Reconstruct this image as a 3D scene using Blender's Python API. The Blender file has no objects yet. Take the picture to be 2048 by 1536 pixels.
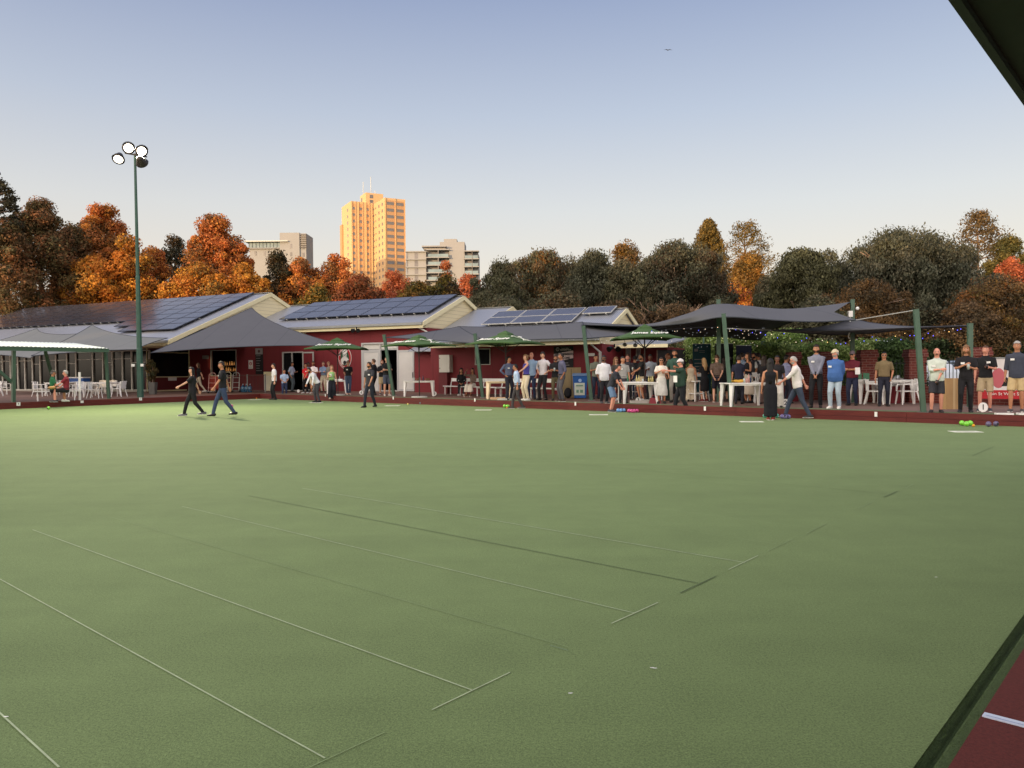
import bpy, math, random
import numpy as np
from mathutils import Vector, Matrix, Euler
random.seed(7); rng = np.random.default_rng(7)
R = math.radians
scn = bpy.context.scene
col = scn.collection

# ------------------------------------------------------------ camera
CZ = 1.42
cam_d = bpy.data.cameras.new('camera'); cam = bpy.data.objects.new('camera', cam_d); col.objects.link(cam)
cam_d.sensor_width = 36; cam_d.lens = 36 * 1545 / 2048
cam_d.clip_start = .05; cam_d.clip_end = 6000
CM = Matrix.Rotation(R(90 - .964), 4, 'X') @ Matrix.Rotation(R(-.48), 4, 'Z')
cam.matrix_world = Matrix.Translation((0, 0, CZ)) @ CM
scn.camera = cam
scn.render.resolution_x = 1024; scn.render.resolution_y = 768

# ------------------------------------------------------------ view, world, sun
scn.view_settings.view_transform = 'Standard'; scn.view_settings.look = 'None'
scn.view_settings.gamma = 1; scn.view_settings.exposure = 0.12
SUN_DIR = Vector((-.574, -.819, .088)).normalized()      # towards the sun
world = bpy.data.worlds.new('World'); scn.world = world; world.use_nodes = True

def lin(c):
    return tuple(((v / 255) / 12.92 if v / 255 < .04045 else ((v / 255 + .055) / 1.055) ** 2.4) for v in c)

def build_world():
    nt = world.node_tree; nt.nodes.clear(); N = nt.nodes.new; L = nt.links.new
    out = N('ShaderNodeOutputWorld'); bg = N('ShaderNodeBackground'); L(bg.outputs[0], out.inputs[0])
    sky = N('ShaderNodeTexSky'); sky.sky_type = 'NISHITA'; sky.sun_disc = False
    sky.sun_elevation = R(5); sky.sun_rotation = math.atan2(SUN_DIR.x, SUN_DIR.y)
    sky.air_density = 1; sky.dust_density = 1.2; sky.ozone_density = 2
    tc = N('ShaderNodeTexCoord'); sep = N('ShaderNodeSeparateXYZ'); L(tc.outputs['Generated'], sep.inputs[0])
    ramp = N('ShaderNodeValToRGB'); L(sep.outputs[2], ramp.inputs[0])
    stops = [(0, (234, 216, 195)), (.12, (226, 213, 199)), (.20, (212, 209, 206)), (.31, (182, 188, 202)), (.45, (140, 151, 182)), (1, (100, 122, 170))]
    el = ramp.color_ramp.elements
    el[0].position = 0; el[0].color = (*lin(stops[0][1]), 1); el[1].position = 1; el[1].color = (*lin(stops[-1][1]), 1)
    for p, c in stops[1:-1]:
        e = el.new(p); e.color = (*lin(c), 1)
    dot = N('ShaderNodeVectorMath'); dot.operation = 'DOT_PRODUCT'; dot.inputs[1].default_value = SUN_DIR
    L(tc.outputs['Generated'], dot.inputs[0])
    mr = N('ShaderNodeMapRange'); mr.interpolation_type = 'SMOOTHSTEP'
    mr.inputs[1].default_value = -.35; mr.inputs[2].default_value = 1; mr.inputs[3].default_value = 0; mr.inputs[4].default_value = 1
    L(dot.outputs['Value'], mr.inputs[0])
    glow = N('ShaderNodeMix'); glow.data_type = 'RGBA'; glow.blend_type = 'MIX'
    glow.inputs[6].default_value = (0, 0, 0, 1); glow.inputs[7].default_value = (2.3, 1.95, 1.6, 1)
    L(mr.outputs[0], glow.inputs[0])
    a1 = N('ShaderNodeMix'); a1.data_type = 'RGBA'; a1.blend_type = 'ADD'; a1.inputs[0].default_value = 1
    L(ramp.outputs[0], a1.inputs[6]); L(glow.outputs[2], a1.inputs[7])
    sc = N('ShaderNodeMix'); sc.data_type = 'RGBA'; sc.blend_type = 'ADD'; sc.inputs[0].default_value = .05
    L(a1.outputs[2], sc.inputs[6]); L(sky.outputs[0], sc.inputs[7])
    L(sc.outputs[2], bg.inputs[0]); bg.inputs[1].default_value = .93
build_world()
sd = bpy.data.lights.new('sun', 'SUN'); sun = bpy.data.objects.new('sun', sd); col.objects.link(sun)
sd.energy = 4.2; sd.angle = R(.9); sd.color = (1, .66, .33)
sun.rotation_euler = SUN_DIR.to_track_quat('Z', 'Y').to_euler()

# ------------------------------------------------------------ geometry helpers
CAMP = Vector((0, 0, CZ)); CR = CM.to_3x3()
def ray(px, py): return CR @ Vector(((px - 1024) / 1545, -(py - 768) / 1545, -1))
def G(px, py, z=0.0):
    r = ray(px, py); return CAMP + r * ((z - CZ) / r.z)
def AT(px, py, d):
    r = ray(px, py); return CAMP + r * (d / r.y)
def PL(px, py, p0, nrm):
    r = ray(px, py); return CAMP + r * ((p0 - CAMP).dot(nrm) / r.dot(nrm))
UV = Vector((-.899, .438, 0)); NV = Vector((.438, .899, 0))
def UN(u, n, z=0.0): return UV * u + NV * n + Vector((0, 0, z))
def WP(px, py, n):                       # pixel on a wall n=const -> (u, z)
    p = PL(px, py, UN(0, n), NV); return p.dot(UV), p.z
DK = .25                                  # deck level
BANG = math.atan2(UV.y, UV.x)             # building frame: local x = UV, local y = -NV

class MB:
    def __init__(s): s.v = []; s.f = []; s.m = []; s.c = []
    def face(s, idx, m=0): s.f.append(tuple(idx)); s.m.append(m)
    def quad(s, a, b, c, d, m=0):
        n = len(s.v); s.v += [tuple(a), tuple(b), tuple(c), tuple(d)]; s.face((n, n+1, n+2, n+3), m)
    def poly(s, pts, m=0):
        n = len(s.v); s.v += [tuple(p) for p in pts]; s.face(range(n, n+len(pts)), m)
    def hexa(s, p, m=0):                   # 8 points: bottom 4, top 4
        n = len(s.v); s.v += [tuple(q) for q in p]
        for f in ((3,2,1,0),(4,5,6,7),(0,1,5,4),(1,2,6,5),(2,3,7,6),(3,0,4,7)): s.face([n+i for i in f], m)
    def box(s, a, b, m=0, T=None):
        x0,y0,z0 = a; x1,y1,z1 = b
        p = [(x0,y0,z0),(x1,y0,z0),(x1,y1,z0),(x0,y1,z0),(x0,y0,z1),(x1,y0,z1),(x1,y1,z1),(x0,y1,z1)]
        if T: p = [T(Vector(q)) for q in p]
        s.hexa(p, m)
    def beam(s, a, b, w, h, m=0, up=Vector((0,0,1)), taper=1.0):
        a = Vector(a); b = Vector(b); d = (b-a).normalized(); x = d.cross(up)
        if x.length < 1e-4: x = Vector((1,0,0))
        x.normalize(); y = x.cross(d).normalized(); x2 = x*w/2; y2 = y*h/2; t = taper
        s.hexa([a-x2-y2, a+x2-y2, a+x2+y2, a-x2+y2, b-x2*t-y2*t, b+x2*t-y2*t, b+x2*t+y2*t, b-x2*t+y2*t], m)
    def tube(s, pts, rad, seg=8, m=0, cap=True, flat=1.0, up=None, dome=False):
        pts = [Vector(p) for p in pts]; n = len(pts)
        if not isinstance(rad, (list, tuple)): rad = [rad]*n
        rad = list(rad)
        if dome:
            d0 = (pts[1]-pts[0]).normalized(); d1 = (pts[-1]-pts[-2]).normalized()
            pts = [pts[0]-d0*rad[0]*.8, pts[0]-d0*rad[0]*.5] + pts + [pts[-1]+d1*rad[-1]*.5, pts[-1]+d1*rad[-1]*.8]
            rad = [rad[0]*.45, rad[0]*.82] + rad + [rad[-1]*.82, rad[-1]*.45]; n = len(pts)
        base = len(s.v); px = None
        for i in range(n):
            t = (pts[min(i+1, n-1)] - pts[max(i-1, 0)])
            t = t.normalized() if t.length > 1e-9 else Vector((0,0,1))
            if px is None:
                px = up.copy() if up is not None else (Vector((1,0,0)) if abs(t.x) < .9 else Vector((0,1,0)))
            x = (px - t*px.dot(t))
            if x.length < 1e-4: x = t.orthogonal()
            x.normalize(); px = x; y = t.cross(x)
            for k in range(seg):
                a = 2*math.pi*k/seg
                s.v.append(tuple(pts[i] + x*math.cos(a)*rad[i] + y*math.sin(a)*rad[i]*flat))
        for i in range(n-1):
            for k in range(seg):
                a = base+i*seg+k; b = base+i*seg+(k+1) % seg
                s.face((a, b, b+seg, a+seg), m)
        if cap:
            s.face([base+k for k in range(seg)][::-1], m); s.face([base+(n-1)*seg+k for k in range(seg)], m)
    def loft(s, rings, seg=16, m=0, side=Vector((1,0,0)), sq=2.3):    # rings: (centre, rx, ry)
        base = len(s.v); n = len(rings); cs = [Vector(r[0]) for r in rings]
        for i, (c, rx, ry) in enumerate(rings):
            t = (cs[min(i+1, n-1)] - cs[max(i-1, 0)]).normalized()
            x = (side - t*side.dot(t)).normalized(); y = t.cross(x)
            for k in range(seg):
                a = 2*math.pi*k/seg; ca, sa = math.cos(a), math.sin(a)
                ca = math.copysign(abs(ca)**(2/sq), ca); sa = math.copysign(abs(sa)**(2/sq), sa)
                s.v.append(tuple(cs[i] + x*ca*rx + y*sa*ry))
        for i in range(n-1):
            for k in range(seg):
                a = base+i*seg+k; b = base+i*seg+(k+1) % seg
                s.face((a, b, b+seg, a+seg), m)
        s.face([base+k for k in range(seg)][::-1], m); s.face([base+(n-1)*seg+k for k in range(seg)], m)
    def ball(s, c, r, seg=10, rings=7, m=0, sc=(1,1,1), rot=None):
        c = Vector(c); base = len(s.v)
        for i in range(rings+1):
            th = math.pi*i/rings
            for k in range(seg):
                a = 2*math.pi*k/seg
                p = Vector((r*sc[0]*math.sin(th)*math.cos(a), r*sc[1]*math.sin(th)*math.sin(a), r*sc[2]*math.cos(th)))
                if rot: p = rot @ p
                s.v.append(tuple(c+p))
        for i in range(rings):
            for k in range(seg):
                a = base+i*seg+k; b = base+i*seg+(k+1) % seg
                s.face((a, a+seg, b+seg, b), m)
    def grid(s, P, m=0):                   # P[i][j] points
        base = len(s.v); r = len(P); c = len(P[0])
        for row in P: s.v += [tuple(p) for p in row]
        for i in range(r-1):
            for j in range(c-1):
                a = base+i*c+j; s.face((a, a+1, a+c+1, a+c), m)
    def build(s, name, mats, parent=None, smooth=False, loc=None, rz=None):
        me = bpy.data.meshes.new(name); me.from_pydata(s.v, [], s.f)
        if not isinstance(mats, (list, tuple)): mats = [mats]
        for mt in mats: me.materials.append(mt)
        if len(mats) > 1: me.polygons.foreach_set('material_index', s.m)
        if smooth: me.polygons.foreach_set('use_smooth', [True]*len(s.f))
        me.update()
        o = bpy.data.objects.new(name, me); col.objects.link(o)
        if parent: o.parent = parent
        if loc is not None: o.location = loc
        if rz is not None: o.rotation_euler = (0, 0, rz)
        return o

def empty(name, loc=(0,0,0), rz=0):
    o = bpy.data.objects.new(name, None); col.objects.link(o); o.location = loc; o.rotation_euler = (0,0,rz)
    o.empty_display_size = .1; return o
def tag(o, label=None, cat=None, group=None, kind=None):
    if label: o['label'] = label
    if cat: o['category'] = cat
    if group: o['group'] = group
    if kind: o['kind'] = kind
    return o
def struct(o): o['kind'] = 'structure'; return o
def copy_tree(o, parent=None, level=0):
    c = o.copy(); col.objects.link(c); c.parent = parent
    for ch in list(o.children): copy_tree(ch, c, level+1)
    return c

# ------------------------------------------------------------ materials
_m = {}
def mat(name, rgb, rough=.6, noise=0, amt=.15, metal=0, bump=0, bscale=None, emit=None, spec=.4, rgb2=None, stretch=None, trans=0, coords='Object'):
    if name in _m: return _m[name]
    m = bpy.data.materials.new(name); m.use_nodes = True; nt = m.node_tree; b = nt.nodes['Principled BSDF']
    L = nt.links.new; c = lin(rgb) if max(rgb) > 1.01 else rgb
    b.inputs['Base Color'].default_value = (*c, 1); b.inputs['Roughness'].default_value = rough
    b.inputs['Metallic'].default_value = metal; b.inputs['Specular IOR Level'].default_value = spec
    if noise or bump:
        tc = nt.nodes.new('ShaderNodeTexCoord'); mp = nt.nodes.new('ShaderNodeMapping'); L(tc.outputs[coords], mp.inputs[0])
        if stretch: mp.inputs['Scale'].default_value = stretch
    if noise:
        n = nt.nodes.new('ShaderNodeTexNoise'); n.inputs['Scale'].default_value = noise; n.inputs['Detail'].default_value = 6; n.inputs['Roughness'].default_value = .65
        L(mp.outputs[0], n.inputs['Vector'])
        mr = nt.nodes.new('ShaderNodeMapRange'); L(n.outputs['Fac'], mr.inputs[0])
        mr.inputs[1].default_value = .3; mr.inputs[2].default_value = .7; mr.inputs[3].default_value = 0; mr.inputs[4].default_value = 1
        mx = nt.nodes.new('ShaderNodeMix'); mx.data_type = 'RGBA'; L(mr.outputs[0], mx.inputs[0])
        c2 = (lin(rgb2) if max(rgb2) > 1.01 else rgb2) if rgb2 else tuple(min(1, v*(1+amt)) for v in c)
        c1 = c if rgb2 else tuple(v*(1-amt) for v in c)
        mx.inputs[6].default_value = (*c1, 1); mx.inputs[7].default_value = (*c2, 1); L(mx.outputs[2], b.inputs['Base Color'])
    if bump:
        n2 = nt.nodes.new('ShaderNodeTexNoise'); n2.inputs['Scale'].default_value = bscale or noise*3 or 50; n2.inputs['Detail'].default_value = 4
        L(mp.outputs[0], n2.inputs['Vector']); bp = nt.nodes.new('ShaderNodeBump'); bp.inputs['Strength'].default_value = bump; bp.inputs['Distance'].default_value = .02
        L(n2.outputs['Fac'], bp.inputs['Height']); L(bp.outputs[0], b.inputs['Normal'])
    if emit:
        b.inputs['Emission Color'].default_value = (*emit[:3], 1); b.inputs['Emission Strength'].default_value = emit[3]
    if trans: b.inputs['Transmission Weight'].default_value = trans
    _m[name] = m; return m

def leaf_mat(name, translucent=.42):
    m = bpy.data.materials.new(name); m.use_nodes = True; nt = m.node_tree; b = nt.nodes['Principled BSDF']; L = nt.links.new
    at = nt.nodes.new('ShaderNodeAttribute'); at.attribute_name = 'Col'
    L(at.outputs['Color'], b.inputs['Base Color']); b.inputs['Roughness'].default_value = .65; b.inputs['Specular IOR Level'].default_value = .25
    tr = nt.nodes.new('ShaderNodeBsdfTranslucent'); L(at.outputs['Color'], tr.inputs[0])
    mx = nt.nodes.new('ShaderNodeMixShader'); mx.inputs[0].default_value = translucent
    out = nt.nodes['Material Output']; L(b.outputs[0], mx.inputs[1]); L(tr.outputs[0], mx.inputs[2]); L(mx.outputs[0], out.inputs[0])
    return m
M_leaf = leaf_mat('foliage')

def stripes(name, c1, c2, scale, axis=0, rough=.5, metal=0, width=.5, bump=.0, noise=.08):
    """corrugated / boarded surface: wave along one object axis"""
    m = bpy.data.materials.new(name); m.use_nodes = True; nt = m.node_tree; b = nt.nodes['Principled BSDF']; L = nt.links.new
    tc = nt.nodes.new('ShaderNodeTexCoord'); sp = nt.nodes.new('ShaderNodeSeparateXYZ'); L(tc.outputs['Object'], sp.inputs[0])
    mu = nt.nodes.new('ShaderNodeMath'); mu.operation = 'MULTIPLY'; mu.inputs[1].default_value = scale; L(sp.outputs[axis], mu.inputs[0])
    fr = nt.nodes.new('ShaderNodeMath'); fr.operation = 'FRACT'; L(mu.outputs[0], fr.inputs[0])
    gt = nt.nodes.new('ShaderNodeMath'); gt.operation = 'GREATER_THAN'; gt.inputs[1].default_value = width; L(fr.outputs[0], gt.inputs[0])
    nz = nt.nodes.new('ShaderNodeTexNoise'); nz.inputs['Scale'].default_value = 1.3; nz.inputs['Detail'].default_value = 8; L(tc.outputs['Object'], nz.inputs[0])
    mx = nt.nodes.new('ShaderNodeMix'); mx.data_type = 'RGBA'; L(gt.outputs[0], mx.inputs[0])
    mx.inputs[6].default_value = (*lin(c1), 1); mx.inputs[7].default_value = (*lin(c2), 1)
    hs = nt.nodes.new('ShaderNodeMix'); hs.data_type = 'RGBA'; hs.blend_type = 'MULTIPLY'; hs.inputs[0].default_value = 1
    mr = nt.nodes.new('ShaderNodeMapRange'); mr.inputs[3].default_value = 1-noise*2.5; mr.inputs[4].default_value = 1+noise; L(nz.outputs[0], mr.inputs[0])
    L(mx.outputs[2], hs.inputs[6]); L(mr.outputs[0], hs.inputs[7]); L(hs.outputs[2], b.inputs['Base Color'])
    b.inputs['Roughness'].default_value = rough; b.inputs['Metallic'].default_value = metal
    if bump:
        bp = nt.nodes.new('ShaderNodeBump'); bp.inputs['Strength'].default_value = bump; bp.inputs['Distance'].default_value = .02
        L(fr.outputs[0], bp.inputs['Height']); L(bp.outputs[0], b.inputs['Normal'])
    return m

M_white = mat('white_plastic', (236, 234, 230), .45, 3, .06)
M_steelgreen = mat('green_painted_steel', (72, 98, 82), .4, 4, .12, bump=.05, bscale=30)
M_cream = mat('cream_paint', (232, 221, 180), .6, 2, .05)
M_maroon2 = mat('maroon_panel', (104, 40, 44), .6, 1.5, .12)
M_alu = mat('aluminium_frame', (196, 194, 186), .4, 3, .06, metal=.2)
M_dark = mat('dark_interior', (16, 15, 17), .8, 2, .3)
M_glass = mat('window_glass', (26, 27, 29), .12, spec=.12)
M_black = mat('black_plastic', (22, 22, 24), .5)
M_sail = stripes('grey_shade_cloth', (86, 87, 92), (70, 71, 77), .42, 0, .85, width=.985, noise=.05)
M_steel = mat('galvanised_steel', (150, 152, 150), .4, 6, .1, metal=.5)
M_rope = mat('steel_cable', (175, 175, 172), .5)
M_bark = mat('tree_bark', (118, 98, 82), .9, 5, .35, bump=.4, bscale=12)
M_palebark = mat('pale_gum_bark', (196, 164, 140), .9, 4, .3, bump=.3, bscale=10)

# ------------------------------------------------------------ jobs baked after everything is laid out
REMESH = []      # (obj, voxel, extras MB or None)
def later_remesh(o, voxel, extra=None): REMESH.append((o, voxel, extra))
TEXTS = []
def text_obj(body, size, material, parent, matrix, shear=0, extrude=.002, align='CENTER', offset=0, name='lettering', space=1.0):
    cu = bpy.data.curves.new(name, 'FONT'); cu.body = body; cu.size = size; cu.shear = shear; cu.extrude = extrude
    cu.align_x = align; cu.align_y = 'CENTER'; cu.offset = offset; cu.space_character = space; cu.resolution_u = 3
    cu.materials.append(material)
    o = bpy.data.objects.new(name, cu); col.objects.link(o); o.matrix_world = matrix
    TEXTS.append((o, parent, matrix)); return o
def frame_matrix(origin, xdir, up):
    x = Vector(xdir).normalized(); y = Vector(up); y = (y - x*y.dot(x)).normalized(); z = x.cross(y)
    m = Matrix((x, y, z)).transposed().to_4x4(); m.translation = Vector(origin); return m

# ============================================================ GROUND AND GREEN
def turf_mat(name, c1, c2, c3):
    m = bpy.data.materials.new(name); m.use_nodes = True; nt = m.node_tree; b = nt.nodes['Principled BSDF']; L = nt.links.new
    tc = nt.nodes.new('ShaderNodeTexCoord')
    def noise(scale, det=4, stretch=None, rot=0):
        mp = nt.nodes.new('ShaderNodeMapping'); L(tc.outputs['Object'], mp.inputs[0])
        if stretch: mp.inputs['Scale'].default_value = stretch
        mp.inputs['Rotation'].default_value = (0, 0, rot)
        n = nt.nodes.new('ShaderNodeTexNoise'); n.inputs['Scale'].default_value = scale; n.inputs['Detail'].default_value = det; n.inputs['Roughness'].default_value = .7
        L(mp.outputs[0], n.inputs['Vector']); return n
    def mr(n, a, c, lo=0, hi=1):
        r = nt.nodes.new('ShaderNodeMapRange'); L(n.outputs['Fac'], r.inputs[0]); r.inputs[1].default_value = a; r.inputs[2].default_value = c
        r.inputs[3].default_value = lo; r.inputs[4].default_value = hi; return r
    big = mr(noise(.18, 3), .3, .7); fine = mr(noise(130, 3), .25, .75, .5, 1.5); mid = mr(noise(2.2, 8), .3, .7, .92, 1.08)
    band = mr(noise(1.0, 3, (.06, 1.4, 1), R(40)), .3, .7, .93, 1.07)
    coarse = mr(noise(60, 2), .25, .75, .8, 1.2)
    mx = nt.nodes.new('ShaderNodeMix'); mx.data_type = 'RGBA'; L(big.outputs[0], mx.inputs[0])
    mx.inputs[6].default_value = (*c1, 1); mx.inputs[7].default_value = (*c2, 1)
    cur = mx.outputs[2]
    for f in (fine, mid, band, coarse):
        k = nt.nodes.new('ShaderNodeMix'); k.data_type = 'RGBA'; k.blend_type = 'MULTIPLY'; k.inputs[0].default_value = 1
        L(cur, k.inputs[6]); L(f.outputs[0], k.inputs[7]); cur = k.outputs[2]
    L(cur, b.inputs['Base Color']); b.inputs['Roughness'].default_value = .9; b.inputs['Specular IOR Level'].default_value = .15
    b.inputs['Sheen Weight'].default_value = .08; b.inputs['Sheen Roughness'].default_value = .5; b.inputs['Sheen Tint'].default_value = (.8, .9, .6, 1)
    bp = nt.nodes.new('ShaderNodeBump'); bp.inputs['Strength'].default_value = .5; bp.inputs['Distance'].default_value = .01
    L(noise(220, 2).outputs['Fac'], bp.inputs['Height']); L(bp.outputs[0], b.inputs['Normal'])
    return m
M_turf = turf_mat('bowling_green_turf', (.144, .206, .080), (.164, .230, .092), 0)
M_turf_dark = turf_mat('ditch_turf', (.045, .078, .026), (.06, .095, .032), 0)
M_bank = turf_mat('bank_turf', (.085, .115, .06), (.10, .13, .07), 0)

C0 = G(520, 797)                                   # far corner of the green
R1 = G(2048, 853.5); dR = (R1 - C0).normalized()   # right edge direction (towards the camera's right)
L1 = G(0, 819); dL = (L1 - C0).normalized()        # left edge direction
nR = Vector((-dR.y, dR.x, 0));                     # outward (away from the green)
if nR.dot(Vector((0, 1, 0))) < 0: nR = -nR
nL = Vector((-dL.y, dL.x, 0))
if nL.y < 0: nL = -nL
def ER(t, o=0, z=0.): return C0 + dR*t + nR*o + Vector((0, 0, z))
def EL(t, o=0, z=0.): return C0 + dL*t + nL*o + Vector((0, 0, z))
N1 = G(2048, 1250); N2 = G(1850, 1536); dN = (N1 - N2).normalized()   # near ditch edge
nN = Vector((dN.y, -dN.x, 0))                      # towards the near side (away from the green)
if nN.dot(C0 - N1) > 0: nN = -nN
def EN(t, o=0, z=0.): return N1 + dN*t + nN*o + Vector((0, 0, z))
# intersections
def isect(p, d, q, e):
    den = d.x*e.y - d.y*e.x; t = ((q.x-p.x)*e.y - (q.y-p.y)*e.x)/den; return p + d*t
CN = isect(C0, dR, N1, dN)
FAR_L = EL(62); NEAR_L = EN(-50)

g = MB(); g.poly([(-3000,-3000,-.9),(3000,-3000,-.9),(3000,3000,-.9),(-3000,3000,-.9)])
struct(g.build('ground', mat('dry_park_grass', (96, 98, 62), .95, .3, .3)))
g = MB()     # playing surface as a subdivided sheet
nn = 12
CNs, NLs = CN-nN*.032, NEAR_L-nN*.032
P = [[(C0.lerp(FAR_L, j/nn)).lerp(CNs.lerp(NLs, j/nn), i/nn) for j in range(nn+1)] for i in range(nn+1)]
g.grid([[Vector((p.x, p.y, 0)) for p in r] for r in P][::-1])
struct(g.build('bowling_green', M_turf))

# rink markings: thin lines along and across the rinks
M_line = mat('faded_chalk_line', (164, 178, 142), .9, 9, .25)
M_linedark = mat('dark_seam_line', (84, 102, 66), .9, 9, .2)
M_lineblue = mat('blue_grey_line', (112, 138, 120), .9, 9, .2)
M_linefaint = mat('faint_chalk_line', (130, 150, 104), .9, 9, .1)
def line(a, b, w, m, name='rink_line'):
    A_ = G(*a); B_ = G(*b); d = (B_-A_).normalized(); s = Vector((-d.y, d.x, 0))*w*.2; z = Vector((0,0,.004))
    q = MB(); q.quad(A_-s+z, B_-s+z, B_+s+z, A_+s+z)
    o = struct(q.build(name, m)); return o
for a, b, w, m in [((-60,1126),(650,1518),.018,M_line), ((620,1536),(770,1466),.012,M_linefaint), ((65,1060),(945,1382),.020,M_line), ((864,1421),(1020,1346),.018,M_line),
                   ((222,1035),(1135,1295),.012,M_linefaint), ((363,1013),(1268,1227),.018,M_line), ((1223,1248),(1316,1206),.022,M_line),
                   ((498,992),(1396,1167),.024,M_linedark), ((1360,1187),(1432,1153),.028,M_linedark), ((605,977),(1490,1126),.026,M_line), ((1457,1140),(1516,1112),.02,M_line),
                   ((705,963),(1555,1089),.010,M_linefaint), ((790,949),(1632,1058),.010,M_linefaint), ((1535,1103),(1585,1079),.016,M_linefaint), ((1614,1067),(1652,1048),.018,M_linefaint),
                   ((925,924),(1780,992),.012,M_linefaint), ((1000,914),(1772,988),.022,M_linedark), ((1767,995),(1795,983),.03,M_linedark), ((1062,905),(1820,972),.014,M_linefaint),
                   ((1716,1018),(1750,1002),.016,M_linefaint), ((1811,977),(1826,969),.02,M_linefaint), ((1945,912),(1988,893),.026,M_linedark), ((1290,864),(1900,905),.02,M_linefaint), ((-30,1400),(118,1536),.02,M_line), ((1100,1292),(1136,1302),.01,M_lineblue)]:
    line(a, b, w, m)
# pale scraps on the turf
for k, (px, py) in enumerate([(12,1433),(1141,1386),(1310,1336),(1304,1335),(1872,1154)]):
    p = G(px, py, .006); q = MB(); q.poly([p+Vector((math.cos(a)*.012, math.sin(a)*.005, 0)) for a in (0,1.1,2.3,3.5,4.8)])
    tag(q.build('litter_scrap', M_white), ['white scrap on the turf at the left frame edge', 'white fleck on the foreground turf in the middle', 'pale fleck beside its twin on the turf right of centre', 'smaller pale fleck beside its twin on the turf', 'tiny pale fleck on the turf near the right ditch'][k], 'litter')

# ledge (timber face) and raised surround
M_timber = mat('red_stained_timber', (84, 28, 26), .6, 2, .25, stretch=(1, 1, 6), rgb2=(104, 38, 32))
def board(P0, d, nrm, length, seg):
    b = MB(); n = int(length/seg)
    for k in range(n+1):
        a = k*seg; e = min(length, a+seg)-.006
        if e <= a: break
        for z0, z1 in ((-.06, .115), (.121, DK+.02)):
            p = [P0+d*a+nrm*o+Vector((0,0,z)) for z in (z0, z1) for o in (0, .05)]
            b.hexa([P0+d*a+Vector((0,0,z0)), P0+d*e+Vector((0,0,z0)), P0+d*e+nrm*.05+Vector((0,0,z0)), P0+d*a+nrm*.05+Vector((0,0,z0)),
                    P0+d*a+Vector((0,0,z1)), P0+d*e+Vector((0,0,z1)), P0+d*e+nrm*.05+Vector((0,0,z1)), P0+d*a+nrm*.05+Vector((0,0,z1))])
    return b
LR = (CN-C0).length
tag(board(C0, dR, nR, LR, 4.8).build('timber_ledge', M_timber), 'long dark red timber ledge along the far right side of the bowling green', 'ledge')
tag(board(C0, dL, nL, 60, 4.8).build('timber_ledge', M_timber), 'dark red timber ledge along the far left side of the bowling green', 'ledge')
deck = MB()
OUT = 60
deck_pts = [ER(LR+3, .05), ER(LR+3, 70), EL(0, 90)+dR*0, EL(60, 80), EL(60, .05), C0 + (nR+nL)*.04]
top = [Vector((p.x, p.y, DK)) for p in deck_pts]; bot = [Vector((p.x, p.y, -.95)) for p in deck_pts]
deck.poly(top[::-1] if False else top)
for i in range(len(top)):
    j = (i+1) % len(top); deck.quad(bot[i], bot[j], top[j], top[i])
M_pavers = mat('paving', (124, 98, 88), .85, 1.2, .12, bump=.15, bscale=25)
struct(deck.build('pavement', M_pavers))
# boards of the verandah deck near the clubhouse, turf strip on the bank, turf patch at left
M_deck = stripes('deck_boards', (96, 66, 52), (112, 80, 62), 7.5, 0, .7, width=.06, noise=.1)
q = MB(); z = DK+.004
pts = [ER(-.5, .6), ER(22, .6), ER(22, 14), ER(-2, 16), EL(14, 12), EL(14, .1), EL(0, .1)+dR*.1]
q.poly([Vector((p.x, p.y, z)) for p in pts]); struct(q.build('timber_deck', M_deck))
q = MB(); z = DK+.009
q.poly([Vector((p.x, p.y, z)) for p in (ER(.5, .05), ER(LR+3, .05), ER(LR+3, .95), ER(.5, .7))]); struct(q.build('bank_turf', M_bank))
q = MB()
q.poly([Vector((p.x, p.y, z)) for p in (EL(13.2, .06), EL(40, .06), EL(40, 1.7), EL(13.8, 1.5))]); struct(q.build('lawn', M_turf))
q = MB(); z = DK+.014
q.poly([Vector((p.x, p.y, z)) for p in (EL(17.5, .06), EL(40, .06), EL(40, .9), EL(17.5, .5))]); struct(q.build('path', mat('red_path', (120, 52, 44), .9, 2, .15)))

# near ditch, bank and red carpet at the lower right
q = MB()
prof = [(-.045, 0.0), (-.03, -.006), (-.004, -.028), (.006, -.03), (.018, -.008), (.03, .004), (.075, .008)]
n1, n2 = EN(-52, 0), CN + dN*4
for i in range(len(prof)-1):
    (o0, z0), (o1, z1) = prof[i], prof[i+1]
    rows = [[EN(t, o, z_) for t in np.linspace(-20, (CN-N1).dot(dN)+4, 40)] for o, z_ in (prof[i], prof[i+1])]
    q.grid(rows[::-1] if True else rows)
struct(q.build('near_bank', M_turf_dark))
# the fringe of grass blades hanging over the ditch lip
gb = MB(); colz = []
for k in range(30000):
    t = -6.5 + 24*random.random()**1.6; side = random.random()
    if side < .5: o = random.gauss(-.030, .016); z0 = -.008
    else: o = random.uniform(.022, .068); z0 = .0
    p = EN(t, o, z0); h = random.uniform(.005, .016); lean = dN*random.uniform(-.012, .012) + nN*random.uniform(-.004, .012)
    w = dN.lerp(nN, random.uniform(-.6, .6)).normalized()*random.uniform(.0008, .0018)
    gb.v += [tuple(p-w), tuple(p+w), tuple(p+lean+Vector((0,0,h)))]; n = len(gb.v); gb.face((n-3, n-2, n-1))
tag(gb.build('ditch_grass', mat('grass_blades', (62, 82, 38), .8, 6, .4)), kind='stuff', label='short grass blades fringing the near ditch', cat='grass')
M_carpet = mat('red_carpet', (98, 40, 36), .95, 70, .28, bump=.4, bscale=220)
q = MB(); z = .012
te = (CN-N1).dot(dN)+4
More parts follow.
